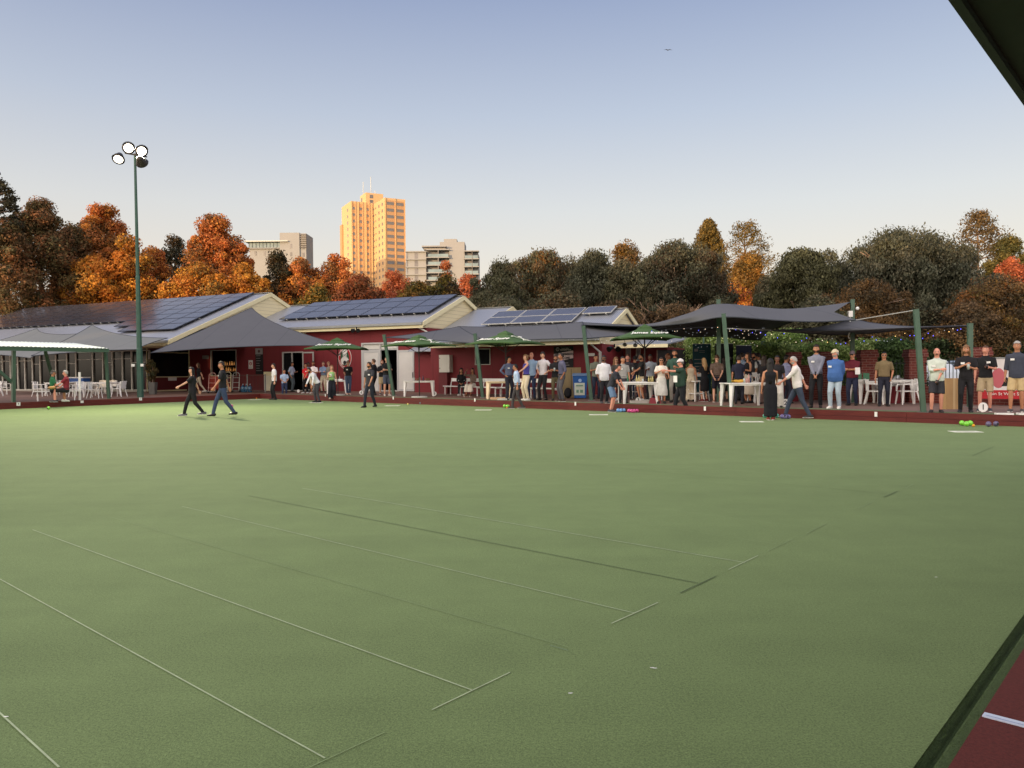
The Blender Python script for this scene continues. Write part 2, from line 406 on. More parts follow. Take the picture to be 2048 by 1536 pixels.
q.box((0,0,0), (1,1,1), T=lambda v: EN(-20+(te+20)*v.x, .066+4*v.y, -.12+(z+.12)*v.z)); struct(q.build('walkway', M_carpet))
# white metal strip resting on the red carpet
a = G(1964, 1431, .018); b_ = G(2075, 1460, .018); root = empty('metal_strip', a)
tag(root, 'white painted metal strip with a round tab lying on the red carpet at lower right', 'metal strip')
d = (b_-a); d.z = 0; L_ = d.length+.2; d.normalize(); s = Vector((-d.y, d.x, 0))
if s.y < 0: s = -s
q = MB(); q.box((0,0,0), (1,1,1), T=lambda v: d*(L_*v.x)+s*(.044*v.y)+Vector((0,0,-.005+.005*v.z))); q.build('bar', mat('white_enamel', (214,222,240), .3, 20, .05), root)
q = MB(); q.box((0,0,0), (1,1,1), T=lambda v: d*(.012+.14*v.x)+s*(.011+.002*v.y)+Vector((0,0,.001+.0008*v.z))); q.build('groove', mat('groove_blue', (120,140,180), .5), root)
q = MB(); c = d*.165+s*.02+Vector((0,0,.003)); q.ball(c, .016, 14, 8, 0, (1.6, 1, .28), Matrix.Rotation(math.atan2(d.y, d.x), 3, 'Z')); q.build('tab', mat('worn_tab', (196,196,196), .4), root, smooth=True)

# canopy corner over the camera, upper right
hz = 2.75
rt = empty('shelter_canopy', (5, 4, 0)); rt['label'] = 'dark corner of a shelter roof with grey green fascia at the top right'; rt['category'] = 'shelter'
e0 = G(1893, 0, 0) if False else None
def HP(px, py, z):
    r = ray(px, py); return CAMP + r*((z-CZ)/r.z)
A0 = HP(1896, 0, hz+.02); A1 = HP(2048, 212, hz+.02); ed = (A1-A0).normalized(); en = Vector((ed.y, -ed.x, 0))
if en.x < 0: en = -en
A0s = A0 - ed*8.0; Le = 18
def CP(t, o, z): return A0s + ed*t + en*o + Vector((0,0,z)) - Vector((5,4,0))
q = MB(); q.box((0,0,0),(1,1,1), T=lambda v: CP(Le*v.x, .0+.035*v.y, -.0+.2*v.z)); q.build('fascia', mat('dark_green_grey_paint', (52, 66, 68), .6, 3, .1), rt)
q = MB(); q.box((0,0,0),(1,1,1), T=lambda v: CP(Le*v.x, .036+.26*v.y, .03+.16*v.z)); q.build('soffit', mat('soffit_green', (50, 66, 62), .7, 3, .08), rt)
q = MB(); q.box((0,0,0),(1,1,1), T=lambda v: CP(Le*v.x, -.03+4.0*v.y, .205+.02*v.z)); q.build('roofing', M_cream, rt)
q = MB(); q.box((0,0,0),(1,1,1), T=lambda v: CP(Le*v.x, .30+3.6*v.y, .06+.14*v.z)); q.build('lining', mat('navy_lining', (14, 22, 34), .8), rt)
for t in (17.6, .6):
    pp = CP(t, 2.3, .1); q = MB(); q.tube([pp, Vector((pp.x, pp.y, .03))], .06, 10); q.build('post', M_steelgreen, rt)

# ============================================================ UNSEEN BLOCKS ADDED BEHIND THE CAMERA (sized to keep the low sun off)
PQ = Vector((.819, -.574, 0)); LQ = Vector((.574, .819, 0))
M_blocker = mat('blocker_render', (150, 134, 118), .8, .5, .1)
def sun_blocker(q0, q1, s0, depth, h, label):
    rt = empty('apartment_building', PQ*(q0+q1)/2 + LQ*s0); tag(rt, label, 'building')  # shares the flats' name; unseen mass added to block sun
    o = Vector(rt.location)
    T = lambda v: PQ*(q0+(q1-q0)*v.x) + LQ*(s0-depth*v.y) + Vector((0,0,-.9+(h+.9)*v.z)) - o
    b = MB(); b.box((0,0,0),(1,1,1), T=T); b.build('wall', M_blocker, rt)
    b = MB(); b.box((-.01,-.02,1),(1.01,1.02,1.03), T=T); b.build('roof', M_steel, rt)
    n = max(2, int((q1-q0)/4)); fl = int(h/3)
    w = MB(); w.box((-.9,-.05,-.7),(.9,.05,.7)); w0 = None; an = math.atan2(PQ.y, PQ.x); n = min(n, 14); fl = min(fl, 6)
    for i in range(n):
        for j in range(fl):
            x = (i+.5)/n; zz = (j+.55)/fl*.97
            if w0 is None: w0 = w.build('window', M_glass, rt); c = w0
            else: c = w0.copy(); col.objects.link(c)
            c.location = T(Vector((x, -.003, zz))); c.rotation_euler = (0, 0, an)
sun_blocker(-125, -79, -62, 14, 26.0, 'tall unseen block added behind the viewer on the far left to stop the low sun')
sun_blocker(-78.5, -47, -62, 14, 13.6, 'lower unseen block added behind the viewer to stop the low sun')
sun_blocker(-46.5, 40, -62, 14, 18.8, 'long unseen block added behind the viewer on the right to stop the low sun')

# ============================================================ CLUBHOUSE
M_roof = stripes('corrugated_light_roof', (176, 178, 184), (150, 153, 160), 9, 0, .35, metal=.35, width=.5, bump=.6, noise=.04)
M_siding = stripes('cream_weatherboard', (232, 218, 178), (168, 152, 118), 4.2, 2, .6, width=.94, bump=.2, noise=.03)
M_blind = mat('translucent_glass_white', (206, 204, 196), .5, 2, .05)
M_white_door = mat('white_door_panel', (206, 204, 198), .5, 2, .05)
class Bld:
    """building in the clubhouse frame: local x along the ridge (u), y = -n (towards the green), z up; origin on the deck"""
    def __init__(s, name, u, n, label, cat='building'):
        s.o = empty(name, UN(u, n, 0), BANG); s.u = u; s.n = n; tag(s.o, label, cat)
    def L(s, u, n, z): return Vector((u-s.u, -(n-s.n), z))
    def box(s, mb, u0, u1, n0, n1, z0, z1, m=0):
        x0, x1 = sorted((u0-s.u, u1-s.u)); y0, y1 = sorted((-(n0-s.n), -(n1-s.n)))
        mb.box((x0, y0, min(z0, z1)), (x1, y1, max(z0, z1)), m)
    def part(s, name, mats, *boxes, parent=None, smooth=False):
        mb = MB()
        for b in boxes: s.box(mb, *b)
        return mb.build(name, mats, parent or s.o, smooth)
    def wall(s, name, m, n, th, u0, u1, z0, z1, holes):     # wall with real openings
        us = sorted({u0, u1, *[h[0] for h in holes], *[h[1] for h in holes]}); us = [u for u in us if u0 <= u <= u1]
        zs = sorted({z0, z1, *[h[2] for h in holes], *[h[3] for h in holes]}); zs = [z for z in zs if z0 <= z <= z1]
        mb = MB()
        for i in range(len(us)-1):
            run = None
            for j in range(len(zs)-1):
                cu = (us[i]+us[i+1])/2; cz = (zs[j]+zs[j+1])/2
                if any(h[0] < cu < h[1] and h[2] < cz < h[3] for h in holes): continue
                s.box(mb, us[i], us[i+1], n, n+th, zs[j], zs[j+1])
        return mb.build(name, m, s.o)
    def frame(s, name, m, n, u0, u1, z0, z1, w=.07, proud=.03, bars=(), hbars=(), depth=.1, parent=None):
        mb = MB(); a, b = n-proud, n+depth
        s.box(mb, u0, u0+w, a, b, z0, z1); s.box(mb, u1-w, u1, a, b, z0, z1)
        s.box(mb, u0+w, u1-w, a, b, z1-w, z1); s.box(mb, u0+w, u1-w, a, b, z0, z0+w*.8)
        for x in bars: s.box(mb, x-w*.35, x+w*.35, a+.005, b-.01, z0+w*.8, z1-w)
        for h in hbars: s.box(mb, u0+w, u1-w, a+.008, b-.015, h-w*.3, h+w*.3)
        return mb.build(name, m, parent or s.o)
def rect(x0, y0, x1, y1, n):          # pixel rectangle on a wall -> u0,u1,z0,z1
    u0, z1 = WP(x0, y0, n); u1, z0 = WP(x1, y1, n); return min(u0, u1), max(u0, u1), z0, z1
def gable_roof(B, u0, u1, n_e, z_e, n_r, z_r, n_b, zb, th=.05, name='roof'):
    mb = MB()
    for (na, za, nb, zb_) in ((n_e, z_e, n_r, z_r), (n_r, z_r, n_b, zb)):
        p = [B.L(u0, na, za-th), B.L(u1, na, za-th), B.L(u1, nb, zb_-th), B.L(u0, nb, zb_-th),
             B.L(u0, na, za), B.L(u1, na, za), B.L(u1, nb, zb_), B.L(u0, nb, zb_)]
        mb.hexa(p)
    b = MB(); b.beam(B.L(u0-.02, n_r, z_r+.015), B.L(u1+.02, n_r, z_r+.015), .3, .04)
    r = mb.build(name, M_roof, B.o); b.build('ridge_cap', M_steel, r); return r
def barge(B, u, na, za, nb, zb, h=.24, w=.06):
    mb = MB(); mb.hexa([B.L(u-w, na, za-h), B.L(u, na, za-h), B.L(u, nb, zb-h), B.L(u-w, nb, zb-h), B.L(u-w, na, za+.03), B.L(u, na, za+.03), B.L(u, nb, zb+.03), B.L(u-w, nb, zb+.03)])
    return mb.build('bargeboard', M_cream, B.o)
def gable_wall(B, u, th, pts, m, name='gable'):
    mb = MB(); a = [B.L(u, n, z) for n, z in pts]; b = [B.L(u+th, n, z) for n, z in pts]
    mb.poly(a); mb.poly(b[::-1])
    for i in range(len(pts)):
        j = (i+1) % len(pts); mb.quad(a[i], b[i], b[j], a[j])
    return mb.build(name, m, B.o)

M_maroon = stripes('maroon_wall_boards', (124, 36, 42), (98, 28, 34), .83, 0, .7, width=.985, noise=.07)
# ---- hall on the left (big roof, glazed front)
B1 = Bld('clubhouse_hall', 50, 35.1, 'long clubhouse hall on the left with glazed front, light metal roof and cream gable')
S1 = (6.97-3.42)/(40.93-32.4)
gable_roof(B1, 38.5, 84, 32.4, 3.42, 40.93, 6.97, 49.4, 3.42)
B1.part('fascia', M_cream, (38.5, 84, 32.36, 32.42, 3.16, 3.36)); B1.part('gutter', M_steel, (38.5, 84, 32.24, 32.355, 3.28, 3.42))
B1.part('soffit', M_cream, (38.6, 84, 32.42, 35.0, 3.1, 3.14))
barge(B1, 38.5, 32.4, 3.42, 40.93, 6.97); barge(B1, 38.5, 40.93, 6.97, 47, 6.97-S1*6.07)
gable_wall(B1, 38.55, .12, [(35.2, 3.2), (46.4, 3.2), (46.4, 6.97-S1*5.47-.1), (40.93, 6.85), (35.2, 4.48)], M_siding)
z_head = 3.1
x_edges = [WP(x, 785, 35.1)[0] for x in (-60, -30, 6, 22, 37, 51, 66, 81.5, 113, 135, 153, 186.5, 207, 226, 246, 264.5, 300)]
x_edges = sorted(x_edges)
B1.part('base_sill', mat('light_sill', (170,164,154), .6), (43.8, 84, 35.0, 35.3, DK-.1, DK+.1))
B1.part('head', mat('window_head_grey', (104,106,102), .6, 2, .1), (43.8, 84, 35.02, 35.3, 3.0, 3.3))
for i in range(len(x_edges)-1):
    u0, u1 = x_edges[i], x_edges[i+1]
    w = B1.frame('window', M_alu, 35.1, u0+.002, u1-.002, DK+.1, 3.0, .055, .03, (), (2.45,) if i % 3 else (2.2,), .08)
    B1.part('pane', M_glass, (u0+.05, u1-.05, 35.16, 35.17, DK+.15, 2.95), parent=w)
for _b in [(x_edges[i]+.08, x_edges[i+1]-.08, 35.3, 35.31, 1.75 if i % 2 else 1.6, 2.95) for i in range(len(x_edges)-1) if i in (1,2,3,4,9,10,11,12,13,14)]: B1.part('blind', mat('grey_roller_blind', (78,78,76), .9, 3, .1), _b)
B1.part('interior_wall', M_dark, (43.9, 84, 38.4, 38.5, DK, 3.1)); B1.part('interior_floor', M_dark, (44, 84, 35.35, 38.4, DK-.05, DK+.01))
B1.part('back_wall', M_maroon, (38.6, 84, 47.4, 47.6, DK, 3.6))
# servery end wall facing the camera: u=43.8, n 35.1 -> 38.6
def EWP(px, py, u): p = PL(px, py, UN(u, 0), UV); return p.dot(NV), p.z
ue = 43.8
def ebox(mb, n0, n1, z0, z1, t0, t1): B1.box(mb, ue-t1, ue-t0, n0, n1, z0, z1)
na, nb = 35.1, 38.6
nw0, zt = EWP(307, 692, ue); nw1, zb = EWP(378, 752.5, ue)
mb = MB(); ebox(mb, na, nb, DK, zb-.06, -.12, 0); mb.build('servery_wall', M_maroon2, B1.o)
mb = MB(); ebox(mb, na+.02, nb, 3.0, 3.3, -.12, 0); mb.build('servery_head', M_maroon2, B1.o)
mb = MB(); ebox(mb, na, na+.09, DK, 3.1, 0, .04); ebox(mb, nb-.1, nb-.02, DK, 3.1, 0, .04); ebox(mb, na+.09, nb-.1, zb-.06, zb, 0, .06)
_, zm = EWP(340, 705.5, ue); ebox(mb, na+.09, nb-.1, zm-.025, zm+.025, 0, .04); sf = mb.build('servery_window', M_cream, B1.o)
mb = MB(); ebox(mb, na+.05, nb-.05, zb, 3.0, -.08, -.06); mb.build('pane', M_glass, sf)
mb = MB(); ebox(mb, na+.5, nb-.3, DK+.0, DK+.09, 0, .05); mb.build('skirting', M_cream, B1.o)
n0, z1 = EWP(336, 754, ue); n1, z0 = EWP(353, 761, ue)
mb = MB(); ebox(mb, n0, n1, z0, z1, .004, .02); tag(mb.build('notice_plate', M_white, B1.o))

# ---- middle wing
B2 = Bld('clubhouse_wing', 32, 38.6, 'middle clubhouse wing with maroon wall, double doors, light roof and cream gable')
S2 = .39; e2n, e2z = 38.1, 4.31; r2n, r2z = 42.97, 6.21
gable_roof(B2, 24.25, 46, e2n, e2z, r2n, r2z, 47.8, e2z)
B2.part('fascia', M_cream, (24.3, 38.4, 38.1, 38.16, 3.98, 4.2)); B2.part('gutter', M_steel, (24.3, 38.4, 37.98, 38.095, 4.16, 4.3))
B2.part('soffit', M_cream, (24.3, 43.6, 38.16, 38.62, 4.0, 4.03))
barge(B2, 24.3, e2n, e2z, r2n, r2z); barge(B2, 24.3, r2n, r2z, 47.2, r2z-S2*4.23)
gable_wall(B2, 24.45, .1, [(38.65, 4.02), (47.2, 4.02), (47.2, r2z-S2*4.23-.12), (r2n, r2z-.1), (38.65, e2z+.1)], M_siding)
B2.part('end_wall', M_maroon, (24.36, 24.5, 38.8, 47.2, DK-.1, 4.0))
H_bar = rect(421, 700.5, 473.5, 752, 38.6); H_door = rect(564.5, 704, 607.5, 781.5, 38.6)
H_dd = rect(723, 686, 797.5, 782.3, 38.6); H_clere = rect(556, 667, 612, 689, 38.6)
for h in (H_door, H_dd): pass
H_door = (H_door[0], H_door[1], DK, H_door[3]); H_dd = (H_dd[0], H_dd[1], DK, H_dd[3])
H_clere = (H_clere[0], H_clere[1], 3.35, 3.95)
B2.wall('front_wall', M_maroon, 38.6, .2, 24.36, 43.75, DK-.1, 4.0, [H_bar, H_door, H_dd, H_clere])
wf = B2.frame('bar_window', M_alu, 38.6, *H_bar, .05, .03); 
B2.part('shelf', mat('bar_shelf', (92,60,36), .5), (H_bar[0]+.1, H_bar[1]-.1, 39.6, 39.9, 1.55, 1.6), (H_bar[0]+.1, H_bar[1]-.1, 39.6, 39.9, 1.95, 2.0), parent=wf)
for k in range(26):
    mbb = MB()
    x = H_bar[0]+.15+(H_bar[1]-H_bar[0]-.3)*k/25; zz = random.choice((1.6, 2.0)); h = random.uniform(.2, .3); c = B2.L(x, 39.68, zz)
    mbb.tube([c, c+Vector((0,0,h*.6)), c+Vector((0,0,h*.75)), c+Vector((0,0,h))], [.035,.035,.014,.012], 8); mbb.build('bottle', mat('amber_bottles', (170,110,40), .3, 8, .6, emit=(.8,.4,.1,.12)), wf)
B2.part('counter', mat('bar_counter', (30,20,18), .5), (H_bar[0]-.2, H_bar[1]+.2, 38.85, 39.2, .3, 1.1), parent=wf)
cf = B2.frame('clerestory_window', M_cream, 38.6, *H_clere, .05, .03, bars=[WP(595, 678, 38.6)[0]]); B2.part('pane', M_glass, (H_clere[0]+.04, H_clere[1]-.04, 38.68, 38.69, 3.39, 3.91), parent=cf)
df = B2.frame('door_frame', M_alu, 38.6, *H_door, .07, .03, bars=[WP(584, 740, 38.6)[0]]); B2.part('pane', M_glass, (WP(584,740,38.6)[0]+.04, H_door[1]-.07, 38.66, 38.67, DK+.05, H_door[3]-.08), parent=df)
o = B2.frame('open_door', M_alu, 38.45, *rect(606, 704, 629.5, 781, 38.5), .09, .03, depth=.02)
u0, u1, z0, z1 = rect(606, 704, 629.5, 781, 38.5); B2.part('door_panel', M_maroon, (u0+.09, u1-.09, 38.44, 38.46, 1.15, z1-.09), parent=o); B2.part('kick_panel', M_glass, (u0+.09, u1-.09, 38.44, 38.46, DK+.1, 1.13), parent=o)
uc = WP(761, 740, 38.6)[0]; zt_ = WP(760, 700.5, 38.6)[1]
o = B2.frame('double_door_frame', mat('grey_door_frame', (184,184,182), .5), 38.6, *H_dd, .09, .04, bars=[uc], hbars=[zt_+.03])
B2.part('transom_pane', M_blind, (uc+.05, H_dd[1]-.09, 38.65, 38.66, zt_+.08, H_dd[3]-.1), (H_dd[0]+.09, uc-.05, 38.65, 38.66, zt_+.08, H_dd[3]-.1), parent=o)
dl = B2.part('white_door', M_white_door, (uc+.04, H_dd[1]-.09, 38.59, 38.64, DK+.02, zt_)); B2.part('rail', mat('grey_door_frame', (184,184,182), .5), (uc+.04, H_dd[1]-.09, 38.57, 38.589, zt_-.14, zt_), (uc+.04, uc+.16, 38.57, 38.589, DK+.02, zt_-.142), (H_dd[1]-.2, H_dd[1]-.09, 38.57, 38.589, DK+.02, zt_-.142), parent=dl)
u0, u1, z0, z1 = rect(795, 700.5, 829.5, 782, 38.4)
dl = B2.part('white_door', M_white_door, (u0, u1, 38.36, 38.42, DK+.03, z1)); B2.part('edge_trim', mat('grey_door_frame', (184,184,182), .5), (u0, u1, 38.34, 38.359, z1-.13, z1), (u0, u0+.1, 38.34, 38.359, DK+.03, z1-.132), (u1-.1, u1, 38.34, 38.359, DK+.03, z1-.132), (u0+.1, u1-.1, 38.34, 38.359, DK+.03, DK+.15), parent=dl)
hb = MB(); B2.box(hb, u0+.06, u0+.09, 38.27, 38.34, 1.05, 1.4); hb.build('handle', M_steel, dl)
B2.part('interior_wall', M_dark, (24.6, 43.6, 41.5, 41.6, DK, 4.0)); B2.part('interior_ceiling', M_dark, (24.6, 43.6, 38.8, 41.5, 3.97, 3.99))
hb = MB(); B2.box(hb, uc-1.6, uc-.2, 41.3, 41.49, 1.05, 1.32); hb.build('bench_top', mat('pale_wood', (160,130,80), .6), B2.o)
for x in (625, 763, 840): pass
up, zp = WP(857.5, 720, 38.45)
mb = MB(); B2.box(mb, up-.06, up+.06, 38.42, 38.55, DK, WP(857, 666, 38.5)[1]); tp = WP(857, 666, 38.5)[1]
mb.tube([B2.L(up, 38.48, tp), B2.L(up+.55, 38.2, tp+.35), B2.L(up+.62, 38.1, tp+.55)], .05, 8); mb.build('downpipe', M_alu, B2.o)

# ---- link roof with small gable, and right wing
B3 = Bld('clubhouse_link', 23, 40, 'small link roof with tiny cream gable between the middle wing and the right wing')
gable_roof(B3, 21.7, 24.36, 36.6, 2.6, 44.7, 5.53, 49, 3.9)
barge(B3, 21.7, 36.6, 2.6, 44.7, 5.53, .2); barge(B3, 21.7, 44.7, 5.53, 48.6, 4.05, .2)
gable_wall(B3, 21.8, .08, [(40, 3.6), (47.8, 3.6), (47.8, 4.2), (44.7, 5.4), (40, 3.7)], M_siding)
B3.part('wall', M_maroon, (21.9, 24.3, 37.2, 37.35, DK-.1, 2.7))
B4 = Bld('clubhouse_bar_wing', 17, 35.1, 'low right clubhouse wing with maroon wall behind the benches and light roof')
S4 = .39; e4n, e4z = 34.5, 2.95; r4n, r4z = 38.8, 4.62
gable_roof(B4, 12.2, 19.85, e4n, e4z, r4n, r4z, 43.1, e4z)
mb = MB(); mb.hexa([B4.L(19.86, 34.5, 2.72), B4.L(21.68, 34.5, 2.72), B4.L(21.68, 41.5, 4.30), B4.L(19.86, 41.5, 4.30), B4.L(19.86, 34.5, 2.78), B4.L(21.68, 34.5, 2.78), B4.L(21.68, 41.5, 4.36), B4.L(19.86, 41.5, 4.36)]); mb.build('lean_roof', M_roof, B4.o)
B4.part('fascia', M_cream, (12.2, 21.7, 34.5, 34.56, 2.66, 2.86)); B4.part('gutter', M_steel, (12.2, 21.7, 34.38, 34.495, 2.84, 2.94))
barge(B4, 12.25, e4n, e4z, r4n, r4z, .2); barge(B4, 12.25, r4n, r4z, 42.8, e4z+.12, .2)
gable_wall(B4, 12.4, .1, [(35.2, 2.7), (42.4, 2.7), (42.4, 3.0), (r4n, r4z-.12), (35.2, 3.05)], M_siding)
H_w = rect(950, 697.5, 981, 729.5, 35.1)
B4.wall('front_wall', M_maroon, 35.1, .2, 12.3, 21.75, DK-.1, 2.7, [H_w])
w = B4.frame('window', M_alu, 35.1, *H_w, .04, .02); B4.part('pane', M_glass, (H_w[0]+.03, H_w[1]-.03, 35.16, 35.17, H_w[2]+.03, H_w[3]-.03), parent=w)
B4.part('curtain', mat('grey_curtain', (70,72,68), .9), (H_w[0]+.15, H_w[0]+.6, 35.2, 35.22, H_w[2], H_w[3]), parent=w)
B4.part('side_wall', M_maroon, (21.76, 21.9, 35.1, 37.2, DK-.1, 2.7)); B4.part('end_wall', M_maroon, (12.3, 12.4, 35.3, 42.4, DK-.1, 2.68))
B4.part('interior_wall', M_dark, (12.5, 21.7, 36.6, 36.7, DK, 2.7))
up, _ = WP(1200.5, 720, 34.95); mb = MB(); B4.box(mb, up-.05, up+.05, 34.9, 35.02, DK, 2.3); mb.tube([B4.L(up, 34.95, 2.28), B4.L(up+.4, 34.6, 2.7)], .045, 8); mb.build('downpipe', M_alu, B4.o)
# low annex to the right
B5 = Bld('clubhouse_annex', 11, 38, 'small maroon annex with two pale door panels at the right end of the clubhouse')
B5.part('wall', M_maroon, (9.9, 12.2, 38, 38.2, DK-.1, 2.55), (9.9, 10.05, 38.2, 42, DK-.1, 2.55))
mb = MB(); mb.hexa([B5.L(9.5, 36.6, 2.62), B5.L(12.18, 36.6, 2.62), B5.L(12.18, 42, 3.1), B5.L(9.5, 42, 3.1), B5.L(9.5, 36.6, 2.68), B5.L(12.18, 36.6, 2.68), B5.L(12.18, 42, 3.16), B5.L(9.5, 42, 3.16)]); mb.build('roof', M_roof, B5.o)
B5.part('fascia', M_cream, (9.5, 12.18, 36.56, 36.6, 2.5, 2.66))
for r in ((1251.5, 696, 1262, 722), (1272, 697, 1282, 722)):
    u0, u1, z0, z1 = rect(*r, 38); f_ = B5.frame('panel_window', M_alu, 38, u0, u1, z0, z1, .04); B5.part('pane', mat('milky_pane', (150,160,165), .4, 4, .2), (u0+.04, u1-.04, 37.995, 38.0, z0+.03, z1-.04), parent=f_)

# ---- solar panels: one thing each, sharing a mesh
M_cell = bpy.data.materials.new('solar_glass'); M_cell.use_nodes = True
def cellmat():
    nt = M_cell.node_tree; b = nt.nodes['Principled BSDF']; L = nt.links.new
    tc = nt.nodes.new('ShaderNodeTexCoord'); br = nt.nodes.new('ShaderNodeTexBrick'); L(tc.outputs['Object'], br.inputs[0])
    br.inputs['Scale'].default_value = 1; br.inputs['Brick Width'].default_value = .165; br.inputs['Row Height'].default_value = .165; br.offset = 0; br.inputs['Mortar Size'].default_value = .004
    br.inputs['Color1'].default_value = (*lin((66,62,66)), 1); br.inputs['Color2'].default_value = (*lin((72,68,72)), 1); br.inputs['Mortar'].default_value = (*lin((104,108,124)), 1)
    L(br.outputs[0], b.inputs['Base Color']); b.inputs['Roughness'].default_value = .12; b.inputs['Specular IOR Level'].default_value = .8; b.inputs['IOR'].default_value = 1.75
cellmat()
M_pframe = mat('panel_frame', (60, 62, 72), .4, metal=.4)
_pmesh = {}
def solar(u0, u1, n0, n1, plane, label, group, thick=.05, lift=.14, light=False):
    """panel between u0..u1 and n0..n1 on roof plane z = plane(n)"""
    z0, z1 = plane(n0), plane(n1); ln = math.hypot(n1-n0, z1-z0); w = u1-u0
    key = (round(w, 2), round(ln, 2), light)
    o = empty('solar_panel', (0,0,0)); tag(o, label, 'solar panel', group)
    X = UV; Y = (NV*(n1-n0) + Vector((0,0,z1-z0))).normalized(); Z = X.cross(Y)
    if Z.z < 0: X = -X; Z = X.cross(Y)
    if key not in _pmesh:
        m = MB(); m.box((-w/2+.03, -ln/2+.03, .0), (w/2-.03, ln/2-.03, .036)); a = m.build('glass', M_cell, o)
        m = MB(); t = .03
        for b in (((-w/2,-ln/2,-.01),(w/2,-ln/2+t,.04)), ((-w/2,ln/2-t,-.01),(w/2,ln/2,.04)), ((-w/2,-ln/2+t,-.01),(-w/2+t,ln/2-t,.04)), ((w/2-t,-ln/2+t,-.01),(w/2,ln/2-t,.04))): m.box(*b)
        f = m.build('frame', M_alu if light else M_pframe, o); _pmesh[key] = (a.data, f.data)
    else:
        for nm, me in zip(('glass', 'frame'), _pmesh[key]):
            c = bpy.data.objects.new(nm, me); col.objects.link(c); c.parent = o
    mtx = Matrix((X, Y, Z)).transposed().to_4x4(); mtx.translation = UN((u0+u1)/2, (n0+n1)/2, (z0+z1)/2) + Z*lift
    o.matrix_world = mtx; return o
def brackets(B, us, n, plane, lift=.14):
    mb = MB()
    for u in us:
        mb.beam(B.L(u, n+.12, plane(n+.12)), B.L(u, n-.05, plane(n-.05)+lift), .05, .05)
    return mb
pl1 = lambda n: 3.42 + S1*(n-32.4); pl2 = lambda n: e2z + S2*(n-e2n); pl4 = lambda n: e4z + S4*(n-e4n)
rows1 = [35.95, 36.93, 37.91, 38.89, 39.87, 40.75]
ORD = ['first', 'second', 'third', 'fourth', 'fifth', 'sixth', 'seventh', 'eighth', 'ninth', 'tenth', 'eleventh', 'twelfth', 'thirteenth', 'fourteenth', 'fifteenth']
gl = lambda i, k: f'hall roof solar panel, {ORD[4-i]} row below the ridge, {ORD[k]} from the gable'
for i in range(5):
    for k in range(15):
        ua = 39.75 + k*1.72
        solar(ua, ua+1.69, rows1[i]+.01, rows1[i+1]-.01, pl1, gl(i, k), 'solar panels on the left hall roof')
for i, n0 in enumerate((33.9, 34.92)):
    for k in range(3 if i == 0 else 4):
        ua = 39.75 + k*1.72; solar(ua, ua+1.69, n0+.01, n0+1.0, pl1, f'solar panel in the {["lowest", "upper"][i]} extra row near the hall eave, {ORD[k]} from the gable', 'lower solar panels at the right end of the hall roof')
brackets(B1, [39.9+.86*k for k in range(30)], 35.95, pl1).build('panel_brackets', M_alu, B1.o)
rows2 = [39.42, 40.72, 42.0, 43.0]
for i in range(3):
    for k in range(7):
        ua = 24.72 + k*1.66; lo, hi = rows2[i], rows2[i+1]
        if i == 2: hi = 42.94
        solar(ua, ua+1.64, lo+.01, hi-.01, pl2, f'middle wing roof solar panel, {["bottom", "middle", "top"][i]} row, {ORD[k]} from the gable', 'solar panels on the middle wing roof')
brackets(B2, [24.9+.83*k for k in range(14)], 39.42, pl2).build('panel_brackets', M_alu, B2.o)
for i, (na_, nb_) in enumerate(((36.62, 37.66), (37.7, 38.75))):
    for k in range(3):
        ua = 14.42 + k*1.75; solar(ua, ua+1.71, na_, nb_, pl4, f'bright framed solar panel on the low right roof, {["lower", "upper"][i]} row, {ORD[k]} from the right', 'bright framed solar panels on the low right roof', light=True)
solar(12.72, 14.3, 37.75, 38.78, pl4, 'lone bright framed solar panel at the right end of the low roof', None, light=True)
brackets(B4, [14.7, 15.5, 16.4, 17.3, 18.2, 19.2], 36.62, pl4).build('panel_brackets', M_alu, B4.o); brackets(B4, [13, 13.9], 37.75, pl4).build('panel_brackets', M_alu, B4.o)

